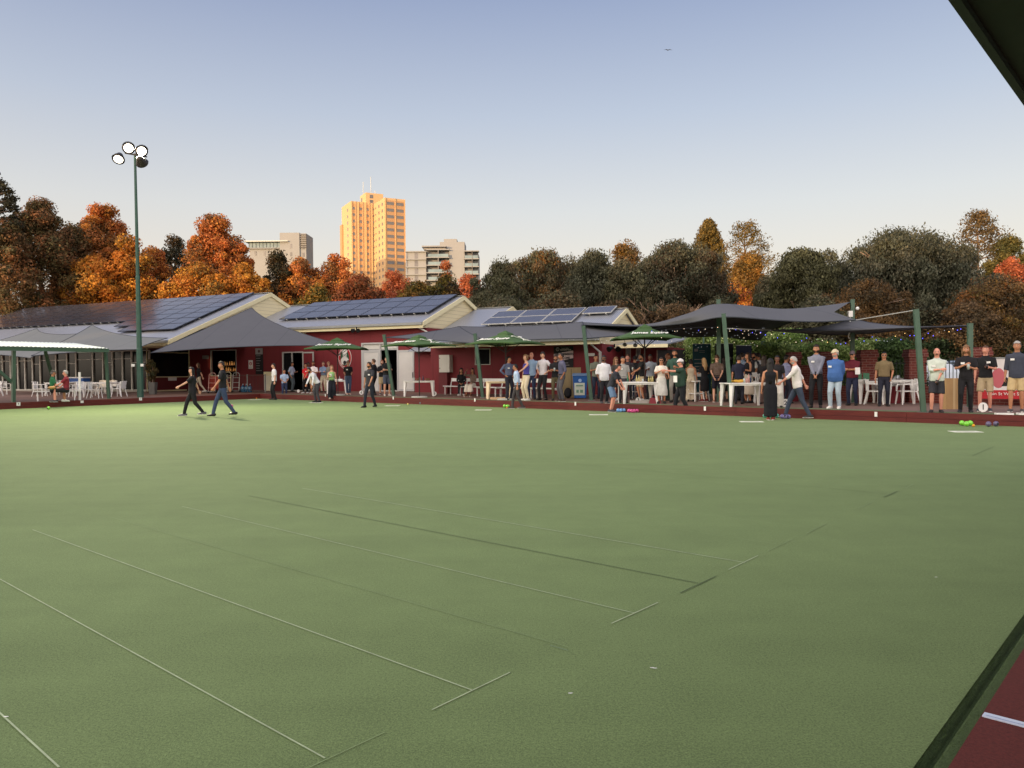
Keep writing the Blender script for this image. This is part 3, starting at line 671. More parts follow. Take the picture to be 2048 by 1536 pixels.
# ============================================================ CITY BUILDINGS
M_tower = mat('tower_cream_render', (206, 168, 122), .8, .06, .05)
M_tower2 = mat('tower_tan_panel', (186, 142, 100), .8, .06, .08)
M_twin = mat('tower_window', (112, 108, 108), .3, .3, .35)
def city_tower():
    d = 352; P1 = AT(704, 560, d); P1.z = 0; al = R(28)
    e1 = Vector((math.cos(al), math.sin(al), 0)); e2 = Vector((-math.sin(al), math.cos(al), 0))
    rt = empty('apartment_tower', P1); tag(rt, 'tall cream apartment tower lit gold by the low sun', 'tower')
    def bx(mb, a0, a1, b0, b1, z0, z1): mb.box((a0, b0, z0), (a1, b1, z1), T=lambda v: e1*v.x + e2*v.y + Vector((0,0,v.z)))
    H = 79.2; H2 = 78.4
    m = MB(); bx(m, 0, 10.2, 0, 15.5, 0, H); bx(m, 10.2, 19.7, -16.6, 12, 0, H2-.0); m.build('wall', M_tower, rt)
    m = MB(); bx(m, -.7, 0, 13, 16.5, 0, H-8.5); m.build('side_wing', M_tower2, rt)
    m = MB(); bx(m, 7.0, 15.3, .2, 9.0, H2, H+4.6); bx(m, 8.5, 13.5, 4, 8, H+4.6, H+5.3); c = m.build('plant_room', M_tower, rt)
    for (a, b, h) in ((7.3, 5, 6), (10, 2, 8), (13, 5, 2.5)):
        m = MB(); p = e1*a+e2*b+Vector((0,0,H+4.5)); m.tube([p, p+Vector((0,0,h))], .12, 5); m.build('antenna', M_steel, c)
    # vertical fins and recessed strips
    for a in (.3, 1.9, 3.4, 5.2, 6.9, 8.4, 9.9):
        m = MB(); bx(m, a-.14, a+.14, -.35, 0, 0, H); m.build('fin', M_tower, rt)
    m = MB(); bx(m, 10.4, 19.4, -16.75, -16.6, 0, H2-1); m.build('end_panel', M_tower2, rt)
    for a in (10.5, 15.1, 19.55):
        m = MB(); bx(m, a-.15, a+.15, -17.0, -16.75, 0, H2); m.build('fin', M_tower, rt)
    m = MB(); bx(m, 10.05, 10.2, -.9, -.02, 0, H2); m.build('recess', M_black, rt)
    for (a0, a1) in ((.6, 1.6), (3.9, 4.9), (7.2, 8.1)):
        m = MB(); bx(m, a0-.3, a1+.3, -.06, 0, 0, H-1); m.build('strip', M_tower2, rt)
    proto = {}
    cnt = 0; extra = MB()
    fl = [76.0-2.9*i for i in range(13)]
    def window(kind, w, h, a, b, z, face):
        nonlocal cnt
        key = (w, h)
        cnt += 1
        if cnt > 99:
            if face == 1: bx(extra, a-w/2, a+w/2, b-.03, b+.03, z-h/2, z+h/2)
            else: bx(extra, a-.03, a+.03, b-w/2, b+w/2, z-h/2, z+h/2)
            return
        if key not in proto:
            m = MB(); m.box((-w/2, -.04, -h/2), (w/2, .04, h/2)); o = m.build('window', M_twin, rt); proto[key] = o
        else: o = proto[key].copy(); col.objects.link(o)
        o.location = e1*a + e2*b + Vector((0, 0, z)); o.rotation_euler = (0, 0, al if face == 1 else al+math.pi/2)
    for z in fl:
        for a in (12.8, 17.3): window('w', 3.2, 1.3, a, -16.79, z, 1)
        for a in (1.1, 4.4, 7.7): window('w', 1.1, 1.25, a, -.1, z, 1)
        for b in (-13.4, -8.8): window('w', 1.5, 1.3, 10.16, b, z, 2)
        for b in (-4.3, -1.6): window('w', 1.1, .7, 10.16, b, z, 2)
        window('w', 1.4, 1.3, -.04, 5.6, z, 2)
    if extra.v: tag(extra.build('distant_windows', M_twin, rt), kind='stuff')
    for (a, b, z, f) in ((9.6, .15, H+3.0, 1), (9.6, .15, H+.6, 1), (6.95, 6.5, H+2.4, 2)):
        window('w', 1.6, 2.2, a, b, z, f) if False else None
        m = MB(); (bx(m, a-.8, a+.8, b-.05, b+.1, z-.8, z+.8) if f == 1 else bx(m, a-.1, a+.06, b-.8, b+.8, z-.8, z+.8)); m.build('window', M_twin, c)
city_tower()

M_aptw = mat('apartment_render', (146, 144, 142), .8, .08, .05); M_aptg = mat('apartment_grey', (120, 114, 112), .8, .08, .08)
M_bglass = mat('balcony_glass', (120, 136, 140), .25, .3, .3)
def flats_right():
    d = 267; k = d/1545
    o0 = AT(812, 560, d); o0.z = 0; rt = empty('apartment_building', o0); tag(rt, 'pale mid rise apartment building with rows of balconies right of the tower', 'building')
    X = lambda px: (px-812)*k
    def zz(py): return CZ + (744.3-py)*k
    def bx(m, x0, x1, y0, y1, z0, z1): m.box((X(x0), y0, z0), (X(x1), y1, z1))
    m = MB(); bx(m, 814, 852, .6, 16, 0, zz(503)); bx(m, 852, 898, 2.4, 18, 0, zz(498)); bx(m, 898, 929, 1.2, 16, 0, zz(501)); bx(m, 929, 955.5, 2.6, 16, 0, zz(504)); m.build('wall', M_aptw, rt)
    m = MB(); bx(m, 878, 928, 4, 14, zz(501), zz(482)); bx(m, 886, 912, 5, 12, zz(482), zz(475)); bx(m, 846, 890, 3, 12, zz(498), zz(493)); m.build('penthouse', M_aptw, rt)
    m = MB(); bx(m, 843, 892, 1.4, 13, zz(494), zz(491.5)); m.build('roof_slab', M_aptw, rt)
    fl = [504, 519.5, 535, 550, 565]
    for i, y in enumerate(fl):
        off = 0
        m = MB(); bx(m, 811, 853, 0, 1.5, zz(y+1.2), zz(y-.8)); bx(m, 853, 899, -.5, 3, zz(y+1.2-3), zz(y-.8-3)); bx(m, 928, 958, 0, 3, zz(y+1.2), zz(y-.8)); m.build('floor_slab', M_aptw, rt)
        if i < 4:
            yb = fl[i+1]
            for (x0, x1, dy) in ((856, 876, -3), (878, 897, -3), (931, 944, 0), (945, 956, 0), (829, 836, 0), (812.5, 816, 0)):
                m = MB(); bx(m, x0, x1, (2.36 if dy else (.56 if x1 < 850 else 2.56)), 2.62 if x1 > 850 else .62, zz(yb-1+dy), zz(y+2+dy)); m.build('window', M_twin, rt)
            for (x0, x1, dy) in ((857, 897, -3), (930, 956, 0)):
                m = MB(); bx(m, x0, x1, -.45 if dy else .05, -.35 if dy else .15, zz(yb-.8+dy), zz(yb-6.5+dy)); m.build('balustrade', M_bglass, rt)
            m = MB(); bx(m, 876, 878, -.4, 2.3, zz(yb-4), zz(y-2)); m.build('balcony_divider', M_aptg, rt); m = MB(); bx(m, 944, 945, 0, 2.5, zz(yb), zz(y)); m.build('balcony_divider', M_aptg, rt)
flats_right()
def flats_left():
    d = 300; k = d/1545
    o0 = AT(495, 560, d); o0.z = 0; rt = empty('apartment_building', o0); tag(rt, 'grey and white building with glass roof terrace and louvred stair tower', 'building')
    X = lambda px: (px-495)*k
    zz = lambda py: CZ + (747-py)*k
    def bx(m, x0, x1, y0, y1, z0, z1): m.box((X(x0), y0, z0), (X(x1), y1, z1))
    m = MB(); bx(m, 500, 578, 0, 14, 0, zz(499)); m.build('wall', M_aptw, rt)
    m = MB(); bx(m, 562, 601, -1, 14, 0, zz(468.5)); bx(m, 601, 613.5, -.4, 10, 0, zz(469.5)); m.build('stair_tower', M_aptw, rt)
    m = MB(); bx(m, 499, 576, -.2, .1, zz(497), zz(487)); g_ = m.build('terrace_glazing', M_bglass, rt)
    for x in range(499, 578, 7):
        m = MB(); bx(m, x, x+.5, -.35, -.2, zz(498), zz(486)); m.build('mullion', M_black, g_)
    m = MB(); bx(m, 493, 579, -2, 12, zz(486.5), zz(484.5)); m.build('roof_slab', M_steel, rt)
    m = MB(); bx(m, 496, 577, -.8, 1, zz(499.5), zz(497.6)); m.build('floor_slab', M_aptw, rt)
    for i in range(7):
        m = MB(); bx(m, 600.5, 615, -1, 0, zz(472+i*4.2+.8), zz(472+i*4.2-.4)); m.build('louvre', M_aptg, rt)
    for (x, y) in ((582, 495), (582, 511), (606, 497), (606, 512), (510, 508), (528, 508), (546, 508)):
        m = MB(); bx(m, x, x+4, -1.1 if x > 579 and x < 600 else (-.5 if x > 600 else -.1), 0, zz(y+4), zz(y-4)); m.build('window', M_twin, rt)
flats_left()

# ============================================================ TREES
def leaves(name, clumps, per, size, palette, parent, jitter=.25, droop=0, squash=.85, aspect=1.0, fine=True):
    if fine: per = int(per*2.1); size *= .66
    """clumps: array (n,4) of x,y,z,r ; palette: list of linear rgb, weights by clump"""
    cl = np.asarray(clumps, float); n = len(cl); N = n*per
    c = np.repeat(cl, per, axis=0)
    dirs = rng.normal(size=(N, 3)); dirs /= np.linalg.norm(dirs, axis=1)[:, None]
    rad = c[:, 3]*(.22+.95*rng.random(N)**.62)
    p = c[:, :3] + dirs*rad[:, None]*np.array([1, 1, squash])
    if droop: p[:, 2] -= droop*rng.random(N)*c[:, 3]
    nrm = dirs + rng.normal(size=(N, 3))*.55; nrm /= np.linalg.norm(nrm, axis=1)[:, None]
    t = np.cross(nrm, rng.normal(size=(N, 3))); t /= np.linalg.norm(t, axis=1)[:, None]+1e-9
    if droop: t = t*.4 + np.array([0, 0, -1.0]); t -= nrm*(t*nrm).sum(1)[:, None]; t /= np.linalg.norm(t, axis=1)[:, None]+1e-9
    b = np.cross(nrm, t); s = size*(.55+.8*rng.random(N))[:, None]*.5
    t *= s*aspect; b *= s
    v = np.stack([p-t*1.1, p+b*.8-t*.1, p+t*1.1, p-b*.8+t*.1], axis=1).reshape(-1, 3)
    pal = np.array(palette); nc = len(pal)
    cc = pal[rng.integers(0, nc, n)]*(1+jitter*rng.normal(size=(n, 1))*.7)
    lc = np.repeat(cc, per, axis=0)*(1+jitter*rng.normal(size=(N, 1))); mixm = rng.random((N, 1)) < .25
    lc = np.where(mixm, pal[rng.integers(0, nc, N)], lc); lc = np.clip(lc, .003, .9)
    me = bpy.data.meshes.new(name)
    me.vertices.add(4*N); me.vertices.foreach_set('co', v.ravel()); me.loops.add(4*N); me.loops.foreach_set('vertex_index', np.arange(4*N))
    me.polygons.add(N); me.polygons.foreach_set('loop_start', np.arange(N)*4)
    me.update(calc_edges=True)
    a = me.color_attributes.new('Col', 'FLOAT_COLOR', 'POINT')
    a.data.foreach_set('color', np.repeat(np.hstack([lc, np.ones((N, 1))]), 4, axis=0).ravel())
    me.materials.append(M_leaf); o = bpy.data.objects.new(name, me); col.objects.link(o); o.parent = parent; return o

def crown_clumps(z0, z1, rx, ry, n, rc, top=.55, shape='oval', fill=.35, lump=.18):
    out = []
    phs = [random.uniform(0, 6.3) for _ in range(4)]
    for k in range(n):
        t = random.random(); a = random.uniform(0, 2*math.pi)
        if shape == 'oval': pr = math.sin(math.pi*min(1, (t*.93+.07)))**.55 if t < top else math.sin(math.pi*(.5+.5*(t-top)/(1-top)))**.8
        elif shape == 'dome': pr = math.sqrt(max(0, 1-(max(0, t-.25)/.75)**2))
        elif shape == 'cone': pr = (1-t)**.8+.06
        elif shape == 'egg': pr = math.sin(math.pi*(t**.8)*.94+.1)**.7 if t < .97 else .2
        lobe = 1+lump*math.sin(3*a+phs[0]+t*4)+lump*.6*math.sin(5*a+phs[1])
        q = 1 if random.random() > fill else random.uniform(.3, .9)
        r = pr*lobe*q
        out.append((math.cos(a)*rx*r, math.sin(a)*ry*r, z0+(z1-z0)*t, rc*random.uniform(.6, 1.25)*(1 if t < .85 else .8)))
        if t < .86 and random.random() < .45:      # small outer sprays break the outline
            out.append((math.cos(a)*(rx*r+rc*.55), math.sin(a)*(ry*r+rc*.45), z0+(z1-z0)*t+rc*random.uniform(.1, .7), rc*random.uniform(.3, .5)))
    return out
def trunk_mb(h, r, crown0, spread, nl=7, lean=0, wob=.25):
    m = MB(); pts = []; x = y = 0
    for i in range(7):
        t = i/6; x += random.uniform(-wob, wob)*t; y += random.uniform(-wob, wob)*t; pts.append(Vector((x+lean*t*h, y, h*t)))
    m.tube(pts, [r*(1-.75*i/6) for i in range(7)], 8)
    for k in range(nl):
        t = random.uniform(crown0, .92); i = int(t*6); f_ = t*6-i; p = pts[i].lerp(pts[min(6, i+1)], f_); a = random.uniform(0, 6.28)
        L_ = spread*random.uniform(.4, .85); q = p+Vector((math.cos(a)*L_*.5, math.sin(a)*L_*.5, L_*.3)); e = q+Vector((math.cos(a+.3)*L_*.5, math.sin(a+.3)*L_*.5, L_*.4)); e.z = min(e.z, h*.93); q.z = min(q.z, h*.9)
        m.tube([p, q, e], [r*.4, r*.25, r*.1], 6)
        for _ in range(2):
            b = a+random.uniform(-1, 1); m.tube([q, q+Vector((math.cos(b)*L_*.4, math.sin(b)*L_*.4, min(L_*random.uniform(.1, .5), max(0, h*.95-q.z))))], [r*.2, r*.07], 5)
    return m
def tree(px, top, hw, d, label, palette, group=None, base=None, shape='oval', n=90, rc=None, per=150, leaf=.3, kind='tree', z0=None, ry=None, droop=0, bark=None, lump=.18, jitter=.25, squash=.85, aspect=1., fill=.35, nl=7, name=None):
    g_ = AT(px, 700, d); rt = empty(name or kind, (g_.x, g_.y, -.9)); tag(rt, label, 'tree', group)
    yh = 742-.0083*(px-1024)
    H = (yh-top)*d/1545 + CZ + .9; rx = hw*d/1545; zb = z0 if z0 is not None else H*.16
    rx *= 1.18; rc = rc or rx*.3
    trunk_mb(H*.86, max(.16, H*.022), .3, rx*.8, nl).build('trunk', bark or M_bark, rt)
    cl = crown_clumps(zb, H-rc*.75, rx-rc*.6, (ry or rx)-rc*.6, n, rc, shape=shape, lump=lump, fill=fill)
    leaves('crown', cl, per, leaf, palette, rt, jitter, droop, squash, aspect)
    return rt
c_ = lin
OR = [c_((200,138,54)), c_((206,150,60)), c_((190,122,52)), c_((174,112,52)), c_((140,108,54))]
ORR = [c_((196,120,66)), c_((188,112,60)), c_((200,134,60)), c_((162,104,58)), c_((134,98,60))]
GOLD = [c_((158,118,54)), c_((146,104,50)), c_((128,98,50)), c_((106,88,48))]
BROWN = [c_((142,106,72)), c_((120,94,64)), c_((108,94,60)), c_((156,108,70)), c_((92,84,56))]
BROWNR = [c_((140,82,54)), c_((156,84,50)), c_((116,72,46)), c_((170,96,56)), c_((98,70,44))]
DKG = [c_((58,56,42)), c_((72,64,44)), c_((48,50,36)), c_((92,72,46))]
OLIVE = [c_((96,86,40)), c_((112,98,44)), c_((76,74,38)), c_((130,104,44))]
RED = [c_((180,102,68)), c_((188,116,74)), c_((164,92,62))]
GUM = [c_((92,92,68)), c_((104,102,76)), c_((82,82,62)), c_((118,108,82))]
GUMB = [c_((114,92,66)), c_((90,78,56)), c_((118,94,64)), c_((84,70,52)), c_((126,98,62))]
GREY = [c_((84,86,68)), c_((94,95,76)), c_((74,76,60)), c_((104,100,80))]
PINE = [c_((120,100,50)), c_((140,112,54)), c_((96,84,46))]
ga = 'autumn trees behind the left hall'
tree(84, 392, 62, 70, 'tall dark brown tree at the left with thin pointed top', BROWN, n=150, rc=1.0, per=170, leaf=.28, shape='egg', fill=.45)
tree(150, 445, 40, 73, 'dark brown tree leaning against the tall orange one', BROWN, n=80, rc=.9, per=150, leaf=.28, shape='egg')
tree(22, 440, 40, 66, 'brown tree at the left edge below the pine', BROWN, n=90, rc=.9, per=150, leaf=.28, shape='egg')
tree(-60, 450, 60, 70, 'brown tree partly cut by the left frame edge', BROWN, n=60, rc=1.1, per=120, leaf=.3, shape='egg')
tree(208, 405, 58, 76, 'tall orange red autumn tree behind the lamp pole', ORR, ga, n=150, rc=1.0, per=170, leaf=.3, shape='egg', fill=.4)
tree(190, 500, 62, 71, 'bright orange tree low in front of the tall red topped one', OR, ga, n=120, rc=1.0, per=160, leaf=.3)
tree(262, 470, 42, 72, 'orange tree just left of the lamp pole', OR, ga, n=100, rc=.9, per=150, leaf=.3, shape='egg')
tree(312, 492, 40, 78, 'reddish autumn tree just right of the lamp pole', ORR, ga, n=80, rc=.9, per=150, leaf=.3, shape='egg')
tree(352, 464, 34, 92, 'dark thin tree between the orange crowns', DKG, n=70, rc=1.0, per=110, leaf=.3, shape='egg', fill=.5)
tree(436, 426, 62, 76, 'tall rounded orange tree left of the grey building', ORR, ga, n=150, rc=1.05, per=170, leaf=.3, shape='egg', fill=.4)
tree(400, 520, 62, 71, 'golden orange tree low behind the hall roof', OR, ga, n=120, rc=1.0, per=160, leaf=.3)
tree(492, 520, 48, 71, 'golden orange tree below the grey building', OR, ga, n=100, rc=.95, per=160, leaf=.3)
tree(562, 498, 34, 74, 'dark purplish tree in front of the stair tower', DKG, n=80, rc=.9, per=140, leaf=.26, shape='egg')
tree(532, 590, 30, 62, 'small orange tree at the gable of the hall', OR, ga, n=50, rc=.8, per=130, leaf=.28)
tree(612, 512, 54, 74, 'bright orange tree right of the stair tower', ORR, ga, n=100, rc=.95, per=160, leaf=.28, shape='egg')
tree(676, 503, 54, 76, 'orange brown tree at the foot of the cream tower', ORR, ga, n=100, rc=.95, per=150, leaf=.28, shape='egg', fill=.45)
tree(640, 560, 45, 66, 'olive and orange tree behind the middle wing', OLIVE+[OR[0]], n=80, rc=.95, per=150, leaf=.27)
tree(722, 544, 60, 66, 'reddish brown tree in front of the cream tower', BROWNR, ga, n=120, rc=.95, per=160, leaf=.27, fill=.45)
tree(788, 536, 44, 90, 'coral red tree at the right foot of the tower', RED, ga, n=70, rc=1.0, per=130, leaf=.3, shape='egg')
tree(838, 556, 55, 66, 'golden olive tree in front of the pale apartments', GOLD+OLIVE, ga, n=120, rc=.9, per=150, leaf=.26)
tree(893, 520, 14, 84, 'narrow red treetop in front of the pale apartments', RED, ga, n=30, rc=.7, per=100, leaf=.28, shape='cone')
tree(892, 542, 44, 64, 'dark olive rounded tree behind the wing gable', OLIVE+DKG, n=110, rc=.8, per=150, leaf=.25)
tree(938, 546, 42, 84, 'coral red tree beside the dark gums', RED, ga, n=70, rc=1.0, per=130, leaf=.3)
gg = 'dark gum trees behind the right clubhouse wing'
gk = dict(leaf=.19, per=240, droop=.5, aspect=1.4, bark=M_palebark)
tree(1002, 512, 58, 60, 'dark gum tree nearest the pale apartments', GUM+[GUMB[1]], gg, n=120, rc=.95, shape='dome', **gk)
tree(1080, 490, 78, 64, 'broad gum tree with sunlit orange top', GUM+GUMB+[c_((150,104,52))], gg, n=170, rc=1.1, shape='dome', **gk)
tree(1185, 492, 50, 60, 'dark gum tree with twin round tops', GREY, gg, n=120, rc=.9, shape='dome', **gk)
tree(1248, 480, 46, 78, 'golden topped tree behind the gums', GOLD+GUMB, gg, n=90, rc=1.1, shape='dome', leaf=.28, per=140)
tree(1250, 512, 55, 59, 'grey green gum below the golden treetop', GUM, gg, n=120, rc=.9, shape='dome', **gk)
tree(1362, 470, 90, 60, 'large dark gum with pale spreading limbs', GREY+[GUMB[3]], gg, n=230, rc=1.1, shape='dome', lump=.1, nl=14, **gk)
tree(1120, 575, 80, 54, 'low brownish gum behind the solar panels', GUMB+GUM, gg, n=110, rc=1.0, leaf=.22, per=180)
tree(1010, 585, 70, 55, 'low dark gum behind the small link roof', GUM, gg, n=100, rc=1.0, leaf=.22, per=180)
tree(1230, 590, 80, 54, 'low brown gum behind the right gable', GUMB, gg, n=100, rc=1.0, leaf=.22, per=160, fill=.5)
def bare(px, d, h, label):
    g_ = AT(px, 700, d); rt = empty('bare_tree', (g_.x, g_.y, -.9)); tag(rt, label, 'tree'); m = MB()
    def br(p, v, r, k):
        q = p+v; m.tube([p, p.lerp(q, .5)+Vector((random.uniform(-.1,.1), random.uniform(-.1,.1), 0))*v.length, q], [r, r*.8, r*.6], 6)
        if k:
            for _ in range(random.choice((2, 3))):
                a = random.uniform(0, 6.28); w = (v.normalized()+Vector((math.cos(a), math.sin(a), .15))*random.uniform(.4, .9)).normalized(); br(q, w*v.length*random.uniform(.6, .85), r*.6, k-1)
    br(Vector((0,0,0)), Vector((.2, 0, h*.38)), .15, 5); m.build('trunk', mat('dull_limb_bark', (150, 122, 100), .9, 4, .3), rt)
bare(1372, 56, 6.6, 'bare pale branched tree in front of the large gum'); bare(1318, 55, 5.8, 'smaller bare tree with pale limbs left of the larger one'); bare(1440, 57, 5.8, 'pale limbed bare tree behind the sail mast')
tree(1145, 505, 55, 66, 'gum filling the gap right of the sunlit crown', GUM, gg, n=90, rc=1.0, shape='dome', **gk)
tree(1300, 506, 50, 64, 'gum behind the golden topped tree', GREY, gg, n=90, rc=1.0, shape='dome', **gk)
tree(1545, 540, 40, 58, 'dark gum closing the gap beside the golden tree', GUM, n=80, rc=.9, shape='dome', **gk)
tree(1350, 600, 60, 54, 'thin brown gum with open crown', GUMB, gg, n=45, rc=.9, leaf=.2, per=130, bark=M_palebark, nl=16, fill=.6)
tree(1440, 590, 46, 56, 'dark green shrubby tree right of the bare gum', GUM, gg, n=80, rc=.9, leaf=.22, per=160)
tree(1500, 492, 40, 96, 'golden sunlit tree between two dark gums', GOLD, n=120, rc=1.2, shape='oval', leaf=.34, per=150)
tree(1470, 560, 40, 90, 'orange brown tree below the golden one', OR[:3]+BROWNR, n=90, rc=1.2, leaf=.34, per=130)
g2 = 'large gums behind the brick fence'
tree(1606, 490, 72, 52, 'dark green rounded gum behind the shade sail', [c_((92,92,64)), c_((102,100,70)), c_((80,80,58))], g2, n=170, rc=.85, shape='dome', **gk)
tree(1795, 446, 150, 56, 'huge dark weeping gum, tallest on the right', GREY, g2, n=330, rc=1.25, shape='dome', lump=.07, leaf=.19, per=260, droop=.8, aspect=1.5, bark=M_palebark)
tree(1735, 548, 80, 42, 'brown leafed gum in front of the huge grey one', GUMB+[c_((120,88,48))], g2, n=150, rc=.8, shape='dome', leaf=.15, per=230, droop=.5)
tree(1640, 590, 60, 42, 'dark low gum behind the hedge', GUM, g2, n=100, rc=.75, leaf=.18, per=170)
tree(1840, 600, 60, 44, 'dark low gum behind the leaning post', GUM+DKG, g2, n=100, rc=.8, leaf=.18, per=170)
tree(1990, 548, 95, 42, 'wide golden brown tree above the brick fence at the right edge', GUMB+GOLD[2:]+[c_((140,92,46))], g2, n=190, rc=.85, shape='dome', leaf=.15, per=230, bark=M_palebark, nl=12)
tree(1935, 600, 60, 40, 'brown low tree with pale trunk near the fence', GUMB, g2, n=90, rc=.7, leaf=.17, per=160, bark=M_palebark, nl=12)
tree(2100, 560, 90, 44, 'brown tree cut by the right frame edge', GUMB, g2, n=90, rc=.9, leaf=.2, per=150)
tree(2018, 470, 44, 75, 'smooth domed green tree near the right edge', [c_((104,96,50)), c_((88,86,46)), c_((120,106,56))], n=120, rc=.85, shape='dome', leaf=.26, per=170, lump=.05)
tree(2022, 512, 40, 62, 'coral red autumn tree near the right edge', RED, n=100, rc=.7, leaf=.24, per=150, z0=4)
def conifer(px, top, hw, d, label, pal, whorls=22, tuft=.5, kind='norfolk', z0f=.35):
    g_ = AT(px, 700, d); rt = empty('pine_tree', (g_.x, g_.y, -.9)); tag(rt, label, 'pine tree')
    H = (742-.0083*(px-1024)-top)*d/1545 + CZ + .9; rx = hw*d/1545
    cl = []; lm = MB(); lm.tube([(0,0,0), (0,0,H*.5), (0,0,H)], [.4, .25, .05], 8)
    for i in range(whorls):
        t = i/(whorls-1); z = H*(z0f+(1-z0f)*t)*.99
        r = rx*(((1-t)**.75+.06) if kind == 'norfolk' else (math.sin(math.pi*(.25+.72*t))**.6*random.uniform(.75, 1.1)))
        for k in range(6 if kind == 'norfolk' else 5):
            a = 2*math.pi*k/6+i*.5+random.uniform(-.2, .2); up = .12 if kind == 'norfolk' else .35
            e = Vector((math.cos(a)*r, math.sin(a)*r, z+r*up)); lm.tube([Vector((0,0,z)), e*.55+Vector((0,0,z*.45)), e], [.09, .06, .03], 4)
            if kind == 'norfolk':
                for f in (.3, .5, .7, .88, 1): p = Vector((0,0,z)).lerp(e, f); cl.append((p.x, p.y, p.z+.1, tuft*(.6+.5*(1-f))))
            else:
                for f in (.8, 1.0): p = Vector((0,0,z)).lerp(e, f); cl.append((p.x, p.y, p.z+.1, tuft*random.uniform(.7, 1.1)))
    lm.build('trunk', M_bark, rt); leaves('crown', cl, 26 if kind == 'norfolk' else 40, .34 if kind == 'norfolk' else .3, pal, rt, .2)
conifer(1418, 445, 72, 118, 'pointed norfolk pine rising behind the gums', PINE, 26, .8, 'norfolk')
conifer(1490, 456, 62, 112, 'open crowned hoop pine beside the pointed pine', PINE, 11, 1.0, 'hoop', .45)
conifer(1955, 434, 50, 90, 'open crowned hoop pine near the right edge', [c_((110,92,62)), c_((92,80,54)), c_((130,104,66))], 11, .95, 'hoop', .5)
conifer(-14, 350, 52, 66, 'pine with open tufted branches reaching in at the left edge', [c_((84,80,60)), c_((70,68,52))], 13, .45, 'hoop', .5)
tag(leaves('bush', [(AT(x, 700, 48).x, 48+random.uniform(-1, 1), z, .9) for x in range(1300, 1420, 14) for z in (.6, 1.6, 2.4)], 130, .16, [c_((74,84,48)), c_((88,96,52))], None), 'green bush behind the black screen right of the annex', 'bush')
# hedge behind the fence
def hedge(pa, pb, z1, th, label, pal, nseg=60, leaf=.085, per=300):
    pa = Vector((pa.x, pa.y, .2)); pb = Vector((pb.x, pb.y, .2)); rt = empty('hedge', (pa+pb)/2); tag(rt, label, 'hedge'); o = Vector(rt.location); cl = []
    d = (pb-pa); L_ = d.length
    for k in range(nseg):
        for z in np.arange(.3, z1, .38):
            for w in (-.5, .5):
                p = pa + d*((k+random.random())/nseg) + Vector((random.uniform(-.1,.1), w*th+random.uniform(-.15,.15), 0)) - o
                cl.append((p.x, p.y, float(z)+random.uniform(-.15, .15)+(.12*math.sin(k*.4)), .36))
    leaves('foliage', cl, per, leaf, pal, rt, .3, fine=False)
    m = MB()
    for k in range(12):
        p = pa + d*(k+.5)/12 - o; m.tube([p+Vector((0,0,-.2)), p+Vector((0,0,z1*.7))], [.05, .02], 5)
    m.build('stems', M_bark, rt)
HG = [c_((146,166,98)), c_((124,148,80)), c_((164,178,112)), c_((104,128,68))]
hedge(AT(1380, 700, 37), AT(1590, 700, 33), 2.75, .6, 'leafy green hedge behind the banners', HG, 34)
hedge(AT(1530, 700, 31.5), AT(1800, 700, 28.5), 2.15, .6, 'tall leafy green hedge behind the brick piers', HG, 46)
hedge(AT(1760, 700, 28.6), AT(1830, 700, 28.2), 1.85, .5, 'lower dark green hedge end beside the brick pier', [c_((70,92,50)), c_((58,78,44))], 12)
hedge(AT(1840, 700, 40), AT(2100, 700, 40), 2.4, .8, 'dark hedge beyond the car park at the right', [c_((58,74,44)), c_((70,84,50)), c_((48,60,38))], 40, .12, 120)

# ============================================================ SHADE SAILS, POSTS
def base_top(bx, by, tx, ty, z=DK):
    b = G(bx, by, z); t = AT(tx, ty, b.y); return b, t
def post(b, t, w, label, name='steel_post', m=None, group=None, cap=True):
    rt = empty(name, b); tag(rt, label, 'post', group); q = MB(); v = t-b
    q.beam(Vector((0,0,-.02)), v, w, w, up=Vector((.2, 1, .1)).normalized()); q.build('shaft', m or M_steelgreen, rt)
    q = MB(); d = v.normalized(); q.beam(v, v+d*.02, w*1.06, w*1.06, up=Vector((.2, 1, .1)).normalized()); q.build('cap', M_steelgreen, rt)
    q = MB(); q.box((-w, -w, -.001), (w, w, .012)); q.build('base_plate', M_steel, rt)
    return rt
P1 = base_top(788, 792, 768, 670); P2 = base_top(966, 795.5, 950, 668); P3 = base_top(1183, 801, 1167, 652.5)
P4 = base_top(1463, 812.5, 1447, 628.5); P5 = base_top(1847, 825, 1832, 620)
for p, w, l in ((P1, .13, 'leaning green steel post in front of the white double doors'), (P2, .135, 'leaning green steel post beside the seated women on the bench'), (P3, .135, 'leaning green steel post beside the blue wheelie bin'),
                (P4, .125, 'leaning green steel post behind the white table with drinks'), (P5, .12, 'leaning green steel post left of the moustached man')):
    post(p[0], p[1], w, l, group='leaning shade sail posts along the ledge')
def vpost(px, ty, d, w, label, lean=0):
    t = AT(px, ty, d); b = Vector((t.x+lean, t.y, DK)); post(b, t, w, label); return t
PM = vpost(1437, 600, 27.5, .14, 'green mast pushing up the peak of the large grey sail')
PR = vpost(1705, 600, 26.2, .12, 'green post carrying the floodlight at the right end of the large sail')
PE = vpost(1940, 648, 22.6, .13, 'green post behind the long haired man')
PS = vpost(1526, 683, 33, .16, 'short green post in front of the hedge behind the crowd')
vpost(1407, 668, 35, .07, 'thin teal pole standing behind the teal banner')

